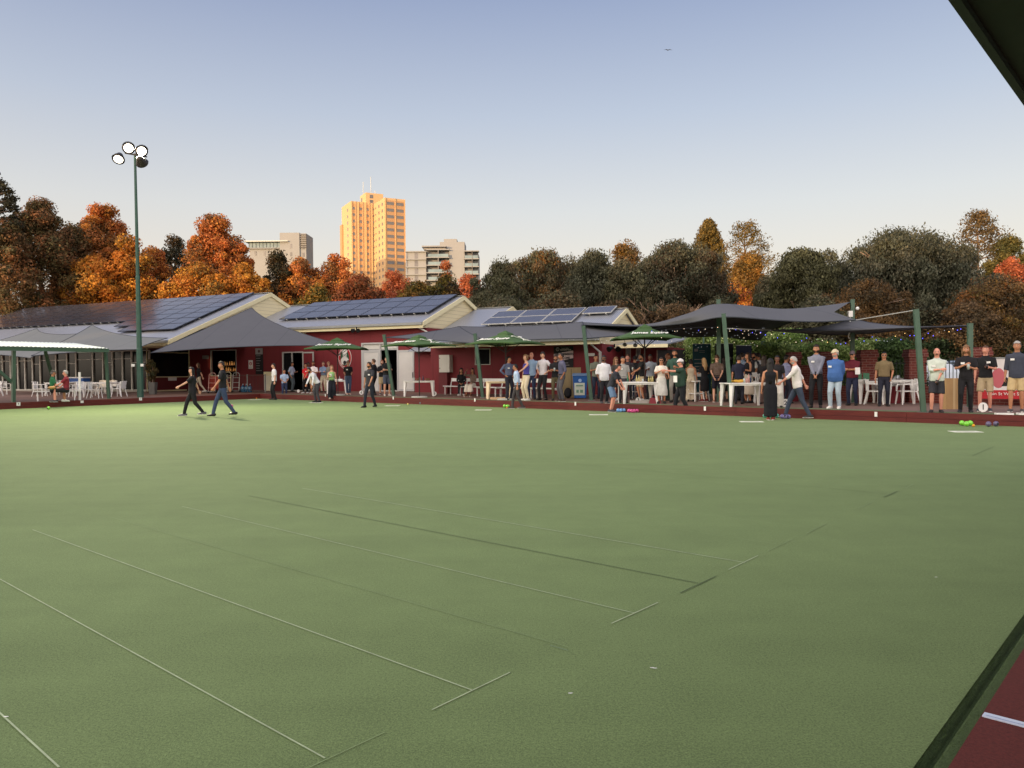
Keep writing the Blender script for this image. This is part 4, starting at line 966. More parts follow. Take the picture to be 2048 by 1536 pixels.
def edge(a, b, c, n, s):
    """edge from a to b pulled towards c by s at the middle"""
    out = []
    for i in range(n+1):
        t = i/n; p = a.lerp(b, t); m = a.lerp(b, .5); out.append(p + (c-m)*(s*4*t*(1-t)))
    return out
def sail(name, pts, sags, label, n=16, thick=True, cables=(), m=None):
    """four cornered cloth with curved edges, corners in order"""
    a, b, c, d = [Vector(p) for p in pts]; ce = (a+b+c+d)/4
    E0 = edge(a, b, ce, n, sags[0]); E1 = edge(b, c, ce, n, sags[1]); E2 = edge(d, c, ce, n, sags[2]); E3 = edge(a, d, ce, n, sags[3])
    P = []
    for i in range(n+1):
        v = i/n; row = []
        for j in range(n+1):
            u = j/n
            s = E0[j].lerp(E2[j], v) + E3[i].lerp(E1[i], u) - (a.lerp(b, u).lerp(d.lerp(c, u), v))
            row.append(s)
        P.append(row)
    o = empty('shade_sail', a); tag(o, label, 'shade sail')
    q = MB(); q.grid([[p-a for p in r] for r in P]); cl = q.build('cloth', m or M_sail, o, smooth=True)
    q = MB()
    rim = P[0] + [r[-1] for r in P[1:]] + P[-1][::-1][1:] + [r[0] for r in P[::-1]][1:]
    q.tube([p-a for p in rim], .02, 5, cap=False); q.build('edge_webbing', mat('sail_webbing', (58,62,70), .8), o)
    for f, t in cables:
        q = MB(); q.tube([Vector(f)-a, Vector(t)-a], .014, 5); q.build('cable', M_rope, o)
    return o
def A3(t): return AT(*t)
M_sail_lit = stripes('lamplit_grey_shade_cloth', (122, 124, 122), (104, 106, 106), .42, 0, .85, width=.985, noise=.05)  # same cloth, lamp light painted in as a paler grey
pk = PL(503, 615, UN(38.3, 0), UV)
sail('B', [AT(300, 706, 43.5), pk, pk+Vector((.05, -.05, -.02)), AT(692, 692, 42)], [.03, .0, .30, .12], 'dark grey shade sail rising to the cream gable of the hall', cables=[])
sail('A', [AT(184, 650, 49), AT(336, 676, 45.8), AT(272, 699, 42), AT(62, 712, 41)], [.35, .06, .1, .06], 'grey shade sail over the terrace behind the lamp pole', m=M_sail_lit)
sail('A2', [AT(-90, 704, 50), AT(74, 657, 52), AT(192, 664, 50), AT(60, 716, 43)], [.10, .35, .05, .05], 'grey shade sail at the far left in front of the hall roof', m=M_sail_lit)
tp1, tp2, tp3 = P1[1], P2[1], P3[1]
W1 = AT(918, 653, 40)
sail('C1', [tp1+Vector((.1,0,-.12)), W1, AT(960, 676, tp2.y+.1), AT(950, 687, tp2.y+.2)], [.10, .05, 0, .10], 'grey shade sail between the double doors and the second leaning post')
sail('C2', [W1, AT(1165, 644, 34.5), AT(1172, 677, tp3.y+.15), AT(956, 686, tp2.y+.15)], [.28, .03, .12, .03], 'grey shade sail above the benches and the maroon wall')
sail('C3', [AT(1165, 645, 34.8), AT(1400, 655, 33), AT(1340, 668, 31.5), AT(1172, 677, tp3.y+.3)], [.12, .05, .12, .03], 'grey shade sail running behind the green umbrella with large white lettering')
def resample(cur, n):
    xs = [c[0] for c in cur]; out = []
    for j in range(n+1):
        t = j/n*(len(cur)-1); i = min(int(t), len(cur)-2); f_ = t-i
        p0, p1, p2, p3 = [Vector(cur[max(0, min(len(cur)-1, i+k))]) for k in (-1, 0, 1, 2)]
        out.append(.5*((2*p1)+(p2-p0)*f_+(2*p0-5*p1+4*p2-p3)*f_**2+(3*p1-p0-3*p2+p3)*f_**3))
    return out
def loft_sail(curves, label, n=36, sub=4, cables=()):
    cs = [resample([tuple(AT(*p)) for p in c], n) for c in curves]; P = []
    for i in range(len(cs)-1):
        for k in range(sub):
            P.append([cs[i][j].lerp(cs[i+1][j], k/sub) for j in range(n+1)])
    P.append(cs[-1]); a = P[0][0]
    o = empty('shade_sail', a); tag(o, label, 'shade sail')
    q = MB(); q.grid([[p-a for p in r] for r in P]); q.build('cloth', M_sail, o, smooth=True)
    q = MB()
    for r in (P[0], P[-1]): q.tube([p-a for p in r], .02, 5, cap=False)
    q.build('edge_webbing', mat('sail_webbing', (58,62,70), .8), o)
    for f, t in cables:
        q = MB(); q.tube([Vector(f)-a, Vector(t)-a], .014, 5); q.build('cable', M_rope, o)
    return o
loft_sail([[(1165,649.5,33),(1290,652.5,30.6),(1380,645,27),(1450,634,24.75),(1560,641,23.9),(1635,643.5,23.4),(1712,640,23)],
           [(1165,649,33.2),(1290,651,30.9),(1378,636,27),(1444,620,26.1),(1560,630,25.4),(1615,629,25),(1668,624,24.8)],
           [(1165,648.5,33.5),(1290,648.5,31.2),(1372,628,28.2),(1437,607.5,27.45),(1560,617.5,27),(1640,612,26.7),(1700,604,26.3)],
           [(1165,650,33.9),(1290,660,32),(1370,655,31),(1440,650,31),(1500,652,30.5),(1560,636,29.5),(1703,603,26.4)],
           [(1165,651,34.2),(1290,668,34),(1370,674,34),(1440,673,34),(1514,680,33.3),(1545,658,32),(1703,604,26.5)]],
          'largest grey shade sail, peaked over a mast above the crowd', cables=[(AT(1712,640,23), P5[1]), (AT(1703,604,26.3), PR)])
loft_sail([[(1545,660.5,25.5),(1620,657,26),(1680,646,26.4),(1705,638,26.6),(1745,646,26),(1830,653.5,24.5),(1936,651,22.8)],
           [(1545,661,25.2),(1620,662.5,24.6),(1680,662,24.2),(1705,661,24),(1745,659,23.8),(1830,654.8,23.4),(1936,651.5,22.7)],
           [(1545,661.5,25.6),(1620,667,26.8),(1680,669,27.5),(1705,668.5,27.8),(1745,666,27),(1830,658,25),(1936,652,22.8)]],
          'smaller grey shade sail hung between the right hand posts', cables=[(P4[1]+Vector((.1,0,-.45)), AT(1545,660.5,25.5)), (AT(1936,651,22.8), PE+Vector((0,0,-.05)))])

# fairy lights
def bulbs(label, path, n, cols, drop=.05, r=.015):
    a = Vector(path[0]); o = empty('light_string', a); tag(o, label, 'string lights')
    pts = resample([tuple(p) for p in path], 60)
    q = MB(); q.tube([p-a for p in pts], .006, 4, cap=False); q.build('wire', M_black, o)
    for k in range(n):
        t = (k+.5)/n*60; i = int(t); p = pts[i].lerp(pts[i+1], t-i) + Vector((random.uniform(-.02,.02), random.uniform(-.02,.02), -random.uniform(0, drop)*2))
        key = random.choice(cols)
        q = MB(); q.ball((0,0,0), r, 6, 4); b = q.build('bulb', BM[key], o); b.location = p-a
BM = {'w': mat('bulb_warm', (255,220,170), .4, emit=(1,.8,.55,2.0)), 'b': mat('bulb_blue', (70,70,230), .4, emit=(.12,.12,1,3.0)), 'y': mat('bulb_amber', (255,190,80), .4, emit=(1,.65,.2,2.5)), 'd': mat('bulb_dim', (210,215,220), .4, emit=(.7,.75,.8,.5))}
bulbs('string of blue and amber bulbs hanging below the smaller right sail', [AT(1500,657,25), AT(1600,671,26), AT(1690,675,27), AT(1760,672,26), AT(1840,662,24), AT(1925,653,23)], 46, 'bbywbdd', .12, .013)
bulbs('string of small bulbs along the front edge of the largest sail', [AT(1300,662,27.5), AT(1380,656,26.5), AT(1450,654,25), AT(1500,657,25)], 16, 'ddwb', .05, .010)
bulbs('string of dim bulbs zigzagging inside the largest sail', [AT(1250,668,31), AT(1340,655,29), AT(1400,668,32), AT(1450,645,28), AT(1490,668,32), AT(1530,648,29)], 40, 'ddw', .3, .012)
bulbs('string of dim bulbs along the inner fold of the largest sail', [AT(1300,660,30), AT(1370,650,29), AT(1430,660,31), AT(1480,648,29), AT(1515,668,32)], 34, 'ddw', .35, .010)
bulbs('string of tiny bulbs below the sail above the benches', [AT(880,683,35.5), AT(945,687,34.8), AT(1060,680,32.5), AT(1172,678,30.5), AT(1225,678,30)], 40, 'dd', .1, .012)

# floodlight and camera on the right post
fl = empty('security_camera', PR+Vector((.1,-.15,-.3))); tag(fl, 'small white camera and junction box on the post at the large sail end', 'camera')
q = MB(); q.box((-.32,-.06,-.28),(-.18,.06,-.08)); q.build('junction_box', M_white, fl)
q = MB(); q.ball((0,0,.0), .06, 10, 7); q.build('dome', M_white, fl, smooth=True)
q = MB(); q.tube([(-.25,0,-.28),(-.24,0,-.7),(-.3,.02,-.95),(-.25,.05,-1.0)], .02, 6); q.build('conduit', M_white, fl)

# ============================================================ LAMP POLE
lb = G(281, 795, DK); lt = AT(270, 312, lb.y)
lp = empty('floodlight_pole', lb); tag(lp, 'tall green pole with four floodlights, two shining towards the green', 'light pole'); v = lt-lb
q = MB(); q.tube([Vector((0,0,0)), v*.2, v*.205, v*.5, v*.505, v], [.16, .15, .13, .11, .09, .06], 8); q.build('shaft', mat('dark_green_pole', (50, 84, 72), .45, 3, .15), lp)
q = MB(); q.box((-.35, -.17, 1.55), (-.2, -.1, 1.68)); q.build('tag_plate', M_white, lp)
q = MB(); q.box((.12, -.2, 1.55), (.26, -.12, 1.68)); q.build('tag_plate', M_white, lp)
q = MB(); top = v; q.beam(top+Vector((-.45,-.1,.12)), top+Vector((.55,.1,-.02)), .06, .06); q.beam(top, top+Vector((0,0,.12)), .08, .08); q.build('crossarm', M_black, lp)
M_lens = mat('lit_floodlight_lens', (255, 245, 225), .3, emit=(1, .92, .78, 5))
M_lens_off = mat('unlit_lens', (180,180,180), .2)
def head(px, py, aim, lit, power=0):
    c = AT(px, py, lb.y-.15); dr = (Vector(aim)-c).normalized(); e = empty('lamp_head', c-lb); e.parent = lp
    Rm = dr.to_track_quat('Z', 'Y'); e.rotation_euler = Rm.to_euler()
    q = MB(); q.tube([(0,0,-.42),(0,0,-.36),(0,0,-.2),(0,0,-.02),(0,0,.03)], [.08,.15,.2,.29,.30], 16); q.build('housing', mat('lamp_housing', (62,58,56), .5, metal=.4), e, smooth=True)
    q = MB(); q.tube([(0,0,.02),(0,0,.032)], [.215,.215], 20); q2 = MB(); q2.tube([(0,0,.02),(0,.04,.14)], [.30,.31], 16, cap=False); q2.v = [v for v in q2.v]; q2.f = [f_ for f_ in q2.f if sum(q2.v[i][1] for i in f_)/4 > .08]; q2.m = [0]*len(q2.f); q2.build('hood', M_black, e); q.build('lens', M_lens if lit else M_lens_off, e)
    if lit and power:
        ld = bpy.data.lights.new('floodlight', 'SPOT'); lo = bpy.data.objects.new('floodlight', ld); col.objects.link(lo)
        ld.energy = power; ld.color = (1, .9, .6); ld.spot_size = R(92); ld.spot_blend = .9; ld.shadow_soft_size = .3
        lo.location = c + dr*.14; lo.rotation_euler = (-dr).to_track_quat('Z', 'Y').to_euler()
head(257, 296, G(340, 880), True, 9000)
head(283, 302, G(700, 850), True, 9000)
head(237, 318, G(60, 830), True, 6500)
head(284, 326, G(281, 795)+Vector((3, 14, 0)), False)

# ============================================================ UMBRELLAS
M_umb = mat('umbrella_green_canvas', (66, 94, 52), .85, 2, .08, bump=.1, bscale=30)
M_umbtrim = mat('umbrella_dark_trim', (34, 50, 30), .85)
M_umbtext = mat('white_print', (236, 236, 230), .7)
def umbrella(px, top_y, half, d, edge_y, yaw, label, pole_x=None, text=(0,), logo=()):
    c = AT(px, top_y, d); ze = AT(px, edge_y, d).z; b = Vector((c.x, c.y, DK)); h = c.z-DK; he = ze-DK
    rt = empty('market_umbrella', b, yaw); tag(rt, label, 'umbrella', 'green market umbrellas on the clubhouse deck')
    q = MB(); ap = Vector((0,0,h-.07)); n = 10
    cor = [Vector((-half,-half,he)), Vector((half,-half,he)), Vector((half,half,he)), Vector((-half,half,he))]
    for k in range(4):
        a, b2 = cor[k], cor[(k+1) % 4]; P = []
        for i in range(n+1):
            t = i/n; row = []
            for j in range(n+1):
                e = a.lerp(b2, j/n); e = e*1.0; e.z += .06*math.sin(math.pi*j/n); e2 = Vector((e.x, e.y, e.z)); m = ap.lerp(e2, .06+.94*t); m.z -= .03*math.sin(math.pi*t); row.append(m)
            P.append(row)
        q.grid(P)
        hem = [[Vector((p.x, p.y, p.z)) for p in P[-1]], [Vector((p.x*1.0, p.y*1.0, p.z-.05)) for p in P[-1]]]
        q.grid(hem)
    cp = q.build('canopy', M_umb, rt)
    q = MB()
    for k in range(4):
        a, b2 = Vector(cor[k])*.2, Vector(cor[(k+1) % 4])*.2; z1 = h-.05-(h-.07-he)*.2+.01
        q.poly([Vector((0,0,h)), Vector((a.x,a.y,z1)), Vector((b2.x,b2.y,z1))]); q.quad(Vector((a.x,a.y,z1)), Vector((b2.x,b2.y,z1)), Vector((b2.x,b2.y,z1-.04)), Vector((a.x,a.y,z1-.04)))
    q.build('vent_cap', M_umb, cp)
    q = MB(); q.tube([(0,0,.02),(0,0,h-.05)], .026, 10); q.build('pole', mat('umbrella_pole', (48,32,30), .5), rt)
    for k in range(4):
        a = Vector(cor[k])*.98; q = MB(); q.beam(Vector((0,0,h-.2)), Vector((a.x,a.y,he-.02)), .02, .03); q.beam(Vector((0,0,he-.35)), Vector((a.x*.5,a.y*.5,(h+he)/2-.13)), .02, .025); q.build('rib', M_black, rt)
    q = MB(); q.tube([(0,0,0),(0,0,.06),(0,0,.07)], [.36,.36,.1], 20); q.build('base', mat('umbrella_base', (190,188,180), .7), rt)
    W = Matrix.Translation(b) @ Matrix.Rotation(yaw, 4, 'Z')
    for k in text:
        nrm = [Vector((0,-1,0)), Vector((1,0,0)), Vector((0,1,0)), Vector((-1,0,0))][k]; xd = Vector((-nrm.y, nrm.x, 0))
        up = Vector((-nrm.x*half, -nrm.y*half, h-.07-he)).normalized(); o = Vector((nrm.x*half*.70, nrm.y*half*.70, he+(h-.07-he)*.30)) + nrm*.02 + Vector((0,0,.045))
        text_obj('James Squire', half*.235, M_umbtext, cp, W @ frame_matrix(o, xd, up), shear=.35, offset=.006, extrude=.004, name='lettering')
    for k in logo:
        nrm = [Vector((0,-1,0)), Vector((1,0,0))][k]; xd = Vector((-nrm.y, nrm.x, 0)); up = Vector((-nrm.x*half, -nrm.y*half, h-.07-he)).normalized()
        o = Vector((nrm.x*half*.62, nrm.y*half*.62, he+(h-.07-he)*.38)) + nrm*.03+Vector((0,0,.03)); q = MB(); s = half*.34
        fx = lambda x, y: o + xd*(x*s) + up*(y*s)
        for (x0,y0,x1,y1) in ((-.75,.5,.55,-.5),(.45,.5,-.15,-.4),(0.1,.55,.25,.1)): q.beam(fx(x0,y0), fx(x1,y1), .035, .012)
        for (x,y) in ((.6,-.55),(-.15,-.5),(-.8,.55),(.45,.5)): q.tube([fx(x-.18,y), fx(x+.18,y-.06)], .045, 8, flat=.4)
        q.build('emblem', M_umbtext, cp)
umbrella(674.5, 675, 1.38, 39.5, 698, R(2), 'green umbrella with white lettering above the round club emblem', text=(0,))
umbrella(837.5, 669, 1.19, 35.0, 691.5, R(-42), 'green umbrella with lettering and emblem beside the white double doors', text=(0,), logo=(1,))
umbrella(1011, 661, 1.17, 31.3, 688, R(-33), 'green umbrella with lettering and emblem over the benches', text=(0,), logo=(1,))
umbrella(1289, 648, 1.10, 28.6, 677.5, R(3), 'green umbrella with the largest white lettering over the drinking crowd', text=(0,))

# ============================================================ SHELTER AT LEFT
sb = G(27, 804.5, DK)
sh = empty('picnic_shelter', sb); tag(sh, 'open shelter at the left edge with corrugated white roof and slanted green posts', 'shelter')
dirL = -dL; dirL.normalize(); back = nL
rz = CZ + (750.5-703)*sb.y/1545 - DK + .02
e_l = AT(-160, 703, 1); 
xe = AT(236, 703, 36.2) - sb; xe.z = 0; tR = xe.dot(dirL)
def SP(t, o, z): return dirL*t + back*o + Vector((0,0,z))
q = MB(); q.box((0,0,0),(1,1,1), T=lambda v: SP(-5+(tR+5)*v.x, -.35+.07*v.y, rz+.17*v.z)); q.build('front_beam', M_steelgreen, sh)
q = MB(); q.box((0,0,0),(1,1,1), T=lambda v: SP(tR-.07+.07*v.x, -.27+2.6*v.y, rz+.02+.15*v.z)); q.build('end_beam', M_steelgreen, sh)
q = MB(); rows = []
nr = 150
for o, zz in ((-.42, .19), (2.4, .50)):
    rows.append([SP(-5.1+(tR-.1+5.1)*j/nr, o, rz+zz+.02*math.sin(j*math.pi/1.5)) for j in range(nr+1)])
q.grid(rows); q.build('roof', mat('white_corrugated_sheet', (222,230,224), .4, 2, .05, metal=.2), sh)
q = MB(); q.beam(SP(0,0,0), SP(0,-.1,rz), .13, .13); q.build('post', M_steelgreen, sh)
pr = G(218, 797.5, DK) - sb; q = MB(); q.beam(pr, pr+Vector((-.12,0,rz)), .12, .12); q.build('post', M_steelgreen, sh)
for (bx_, tx_) in ((SP(0.1, .1, .75), SP(-1.4, 0, rz)), (SP(2.7, 1.9, .6), SP(1.55, .4, rz))):
    q = MB(); q.beam(bx_, tx_, .12, .12); q.build('brace', M_steelgreen, sh)
# white upright stand beside the seated man
wp = G(160, 800.5, DK); q = MB(); q.box((-.05,-.02,0),(.05,.02,1.28)); o = q.build('marker_post', M_white, None, loc=wp); tag(o, 'thin white upright board standing on the ledge beside the seated man', 'marker post')

# ============================================================ FURNITURE
def plastic_table(name_label, loc, L_, W_, yaw, h=.74, group='white plastic tables', cat='table', m=None, legs=True):
    m = m or M_white
    rt = empty('plastic_table', loc, yaw); tag(rt, name_label, cat, group)
    q = MB(); q.box((-L_/2,-W_/2,h-.03),(L_/2,W_/2,h)); q.box((-L_/2+.03,-W_/2+.03,h-.08),(L_/2-.03,-W_/2+.05,h-.03)); q.box((-L_/2+.03,W_/2-.05,h-.08),(L_/2-.03,W_/2-.03,h-.03)); q.build('table_top', m, rt)
    for sx in (-1,1):
        for sy in (-1,1):
            q = MB(); q.beam(Vector((sx*(L_/2-.09), sy*(W_/2-.09), h-.032)), Vector((sx*(L_/2-.045), sy*(W_/2-.045), 0)), .13, .13, taper=.45); q.build('leg', m, rt)
    return rt
_chair = None
def chair(loc, yaw, label, group='white plastic armchairs'):
    global _chair
    if _chair is None:
        rt = empty('plastic_chair'); 
        q = MB(); q.box((-.24,-.24,.41),(.24,.22,.44)); q.build('seat', M_white, rt)
        q = MB(); n = 8
        for z0, z1, o0, o1 in ((.46,.62,.22,.25),(.62,.80,.25,.29)):
            P = [[Vector((-.21+.42*j/n, o+.02*math.sin(math.pi*j/n), z)) for j in range(n+1)] for z, o in ((z0,o0),(z1,o1))]; q.grid(P); q.grid([[p+Vector((0,.022,0)) for p in r] for r in P][::-1])
        q.box((-.23,.2,.44),(-.19,.25,.8)); q.box((.19,.2,.44),(.23,.25,.8)); q.box((-.21,.285,.78),(.21,.32,.82)); q.build('backrest', M_white, rt)
        for s in (-1,1):
            q = MB(); q.beam(Vector((s*.26,-.22,.64)), Vector((s*.26,.24,.66)), .045, .025); q.beam(Vector((s*.26,-.22,.64)), Vector((s*.25,-.24,.42)), .04, .03); q.build('armrest', M_white, rt)
            for y, yt in ((-.26,-.21),(.30,.2)):
                q = MB(); q.beam(Vector((s*.22,yt,.42)), Vector((s*.27,y,0)), .045, .045, taper=.7); q.build('leg', M_white, rt)
        _chair = rt; c = rt
    else: c = copy_tree(_chair)
    c.location = loc; c.rotation_euler = (0,0,yaw); tag(c, label, 'chair', group); return c
def GD(px, py): return G(px, py, DK)
# terrace furniture at left
for px, py, yaw, l in ((14, 789, 80, 'white chair at the far left edge beside the shelter post'), (-6, 792, -60, 'white chair cut by the left frame edge'),
    (80, 793, 95, 'white chair behind the man in the green jersey'), (104, 790, -90, 'white chair between the two seated men, further back'), (120, 788, 20, 'white chair behind the table at the seated men'),
    (133, 786, 150, 'white chair beyond the blue cool box'), (152, 794, -80, 'white chair just right of the man in maroon'), (168, 795, 70, 'white chair at the left end of the long terrace table'),
    (190, 796.5, 100, 'white chair turned side on in front of the terrace table'), (205, 788, 10, 'white chair behind the long terrace table, left one'), (222, 788, -10, 'white chair behind the long terrace table, right one'),
    (238, 793.5, -95, 'white chair at the right end of the terrace table, nearest the pole')):
    chair(GD(px, py), R(yaw), l)
plastic_table('long white table with chairs on the terrace left of the lamp pole', GD(205, 792), 1.9, .8, R(-20))
plastic_table('white table behind the two seated men', GD(122, 791.5), 1.6, .8, R(-20))
tb = GD(160, 788); ptb = plastic_table('white table carrying the blue cool box', tb, 1.5, .7, R(-20))
cb = empty('cool_box', tb+Vector((0,0,.74)), R(-20)); tag(cb, 'blue cool box with white lid on the terrace table', 'cool box')
q = MB(); q.box((-.55,-.25,.001),(.55,.25,.22)); q.build('tub', mat('blue_plastic', (40,84,150), .5), cb); q = MB(); q.box((-.57,-.27,.222),(.57,.27,.29)); q.build('lid', M_white, cb)
def bench(pa, pb, label, m=None, slim=False, zs=.45, back=True, gname=None):
    d = pb-pa; L_ = d.length; rt = empty('bench', pa, math.atan2(d.y, d.x)); tag(rt, label, 'bench', gname); m = m or M_white
    q = MB(); q.box((0,-.20,zs-.035),(L_,.0,zs)); q.box((0,.02,zs-.035),(L_,.2,zs)); q.build('seat', m, rt)
    if back:
        q = MB(); q.box((.05,.26,zs+.22),(L_-.05,.29,zs+.38)); q.build('backrest', m, rt)
    for k in range(max(2, int(L_/1.4)+1)):
        x = .15+(L_-.3)*k/max(1, int(L_/1.4)); q = MB(); q.box((x-.02,-.17,0),(x+.02,-.13,zs-.036)); q.box((x-.02,.14,0),(x+.02,.18,zs-.036)); q.box((x-.021,-.17,zs-.08),(x+.021,.18,zs-.037))
        if back: q.beam(Vector((x,.17,zs-.03)), Vector((x,.255,zs+.38)), .04, .03)
        q.build('leg_frame', m, rt)
    return rt
bench(GD(62, 803)+Vector((0,.2,0)), GD(152, 801)+Vector((0,.2,0)), 'long white bench on the ledge under the two seated men', back=False)
bench(GD(893, 789), GD(1000, 794.5), 'white bench with two seated women against the maroon wall', gname=None)
bench(GD(1003, 794), GD(1072, 797), 'white bench behind the standing group in the middle')
bench(GD(1074, 796.5), GD(1116, 799), 'short white bench behind the man in the pale shirt')
def bottle(p, h, m, label, cat='bottle', r=.03, group=None):
    q = MB(); q.tube([(0,0,0),(0,0,h*.55),(0,0,h*.72),(0,0,h)], [r,r,r*.4,r*.38], 8); o = q.build('bottle', m, None, smooth=True, loc=p); tag(o, label, cat, group); return o
M_clear = mat('clear_glass', (170,178,172), .1, spec=.8); M_wine = mat('pink_wine', (190,140,130), .2, spec=.8); M_dkg = mat('dark_bottle_glass', (24,40,70), .15, spec=.8); M_yel = mat('pale_beer', (190,176,110), .2, spec=.8)
def glass_(p, h, m, label, group=None):
    q = MB(); q.tube([(0,0,0),(0,0,h)], [.028,.036], 10); o = q.build('drinking_glass', m, None, smooth=True, loc=p); tag(o, label, 'glass', group); return o
# table under umbrella two, by the double doors
t1 = GD(838, 792.5); plastic_table('white table under the umbrella by the double doors', t1, 1.45, .85, R(8))
for x, y, k in ((-.22,0,0),(-.05,.1,1),(.05,-.1,0),(.2,.05,2),(.42,-.05,1)):
    if k == 0: glass_(t1+Vector((x,y,.74)), .16, M_clear, ('glass left on the table by the double doors' if x < 0 else 'glass near the umbrella pole on the table by the doors'))
    elif k == 1: q = MB(); q.box((-.09,-.06,0),(.09,.06,.12)); tag(q.build('snack_box', mat('brown_card', (120,80,60), .8), None, loc=t1+Vector((x,y,.74)), rz=.4), 'small box on the table by the doors' if x < .3 else 'small box at the right end of the table by the doors', 'box')
    else: bottle(t1+Vector((x,y,.74)), .26, M_dkg, 'dark bottle on the table by the double doors')
# table under umbrella one
t2 = GD(676, 787); plastic_table('white table under the umbrella at the club emblem', t2, 1.1, .9, R(4)); rng_l = ['left', 'middle', 'right']
for i, x in enumerate((-.2, .1, .4)): bottle(t2+Vector((x, 0, .74)), .24, M_clear, f'{rng_l[i]} clear bottle on the table below the club emblem')
q = MB(); q.box((-.2,-.12,0),(.2,.12,.07)); tag(q.build('tray', M_white, None, loc=t2+Vector((.1,-.2,.74))), 'white tray on the table below the club emblem', 'tray')
# table with warm light painted into its plastic, and others
plastic_table('pale table lit warm behind the man with hands on hips', GD(999, 797.5), 1.1, .7, R(6), m=mat('warm_lit_plastic', (246,226,190), .5))
t3 = GD(1276, 806.5); plastic_table('white table with bottles under the largest lettered umbrella', t3, 1.25, .95, R(4))
for i, x in enumerate((-.34, -.02, .06, .16, .42, .5, .56)):
    if i == 0: bottle(t3+Vector((x,.1,.74)), .3, mat('green_glass', (60,110,80), .15), 'green bottle at the left of the crowd table')
    elif i in (1, 2): bottle(t3+Vector((x,.15,.74)), .25, M_yel, f'pale beer bottle on the crowd table, {["left", "right"][i-1]} of two')
    elif i == 3: glass_(t3+Vector((x,-.1,.74)), .12, M_clear, 'short glass in front on the crowd table')
    else: bottle(t3+Vector((x,.2,.74)), .22, M_yel, f'pale beer bottle at the right end of the crowd table, {rng_l[i-4]} one')
q = MB(); q.box((-.5,-.3,0),(.3,.25,.015)); tag(q.build('menu_board', M_white, None, loc=t3+Vector((-.02,0,.741))), 'flat white board lying on the crowd table', 'board')
plastic_table('white table further back among the crowd', GD(1300, 797), 1.2, .9, R(10), h=.8)
t4 = GD(1490, 812.5); plastic_table('white table with yellow cloth and bottles beside the leaning post', t4, 1.33, .9, R(6))
q = MB()
for k in range(9): q.ball((random.uniform(-.2,.2), random.uniform(-.12,.12), .03+random.uniform(0,.04)), .085, 8, 5, sc=(1.3,1,.55))
o = q.build('cloth_bundle', mat('mustard_cloth', (196,152,60), .9, 20, .2), None, smooth=True, loc=t4+Vector((-.22,.1,.74))); later_remesh(o, .025); tag(o, 'mustard yellow cloth bundled on the white table', 'cloth')
for i, x in enumerate((-.02, .05, .12, .18)):
    (glass_ if i < 2 else bottle)(t4+Vector((x,.0,.74)), .14 if i < 2 else .28, (M_clear, M_wine, M_wine, M_dkg)[i], ('clear glass beside the yellow cloth', 'pink filled glass on the table with yellow cloth', 'pink wine bottle on the table with yellow cloth', 'dark blue bottle on the table with yellow cloth')[i])
t5 = GD(1735, 807); plastic_table('white table with green leaflets beside the brick pier', t5, .95, .8, R(4))
for i, x in enumerate((-.32, -.05)):
    q = MB(); q.beam(Vector((0,0,0)), Vector((.03,.05,.26)), .2, .012, up=Vector((0,1,0))); q.box((-.1,-.005,.0),(.12,.01,.26)); o = q.build('leaflet_stand', mat('green_leaflet', (70,120,90), .5), None, loc=t5+Vector((x,0,.74)), rz=.3*(i-.5)); tag(o, ('left' if i == 0 else 'right')+' green leaflet stand on the white table by the pier', 'leaflet stand')
q = MB(); q.box((-.15,-.1,0),(.15,.1,.06)); tag(q.build('paper_stack', M_white, None, loc=t5+Vector((-.3,-.2,.74)), rz=.3), 'stack of white papers on the table by the pier', 'papers')
t6 = GD(1792, 807.5); plastic_table('white table behind the olive shirted man', t6, .9, .8, R(0), h=.78)
chair(GD(1815, 809), R(-95), 'white chair at the foot of the right brick pier'); chair(GD(1790, 803), R(170), 'white chair behind the table at the right brick pier'); chair(GD(1750, 808.5), R(60), 'white chair between the two tables near the brick pier'); chair(GD(1772, 805), R(120), 'white chair behind the olive shirted man')
def stool(px, py, label):
    rt = empty('bar_stool', GD(px, py), random.uniform(0, 1)); tag(rt, label, 'bar stool', 'tall white bar stools in the crowd')
    q = MB(); q.box((-.18,-.18,.72),(.18,.18,.76)); q.build('seat', M_white, rt); q = MB(); q.box((-.18,.15,.9),(.18,.18,1.05)); q.beam(Vector((-.16,.165,.76)), Vector((-.16,.165,.95)), .03,.03); q.beam(Vector((.16,.165,.76)), Vector((.16,.165,.95)), .03,.03); q.build('backrest', M_white, rt)
    for sx in (-1,1):
        for sy in (-1,1):
            q = MB(); q.beam(Vector((sx*.15,sy*.15,.72)), Vector((sx*.22,sy*.22,0)), .035,.035); q.build('leg', M_white, rt)
    q = MB()
    for s in (-1,1): q.box((-.19,s*.19-.012,.28),(.19,s*.19+.012,.31)); q.box((s*.19-.012,-.178,.28),(s*.19+.012,.178,.31))
    q.build('footrest', M_white, rt)
stool(1391, 803, 'white bar stool left of the blonde woman in black'); stool(1402, 801, 'white bar stool right behind the cream jumpsuit'); stool(1330, 800, 'white bar stool behind the man in the cap'); stool(1513, 806, 'white bar stool behind the table with yellow cloth'); stool(1263, 798, 'white bar stool behind the grey polo man'); stool(1524, 803, 'white bar stool beside the brown haired woman')

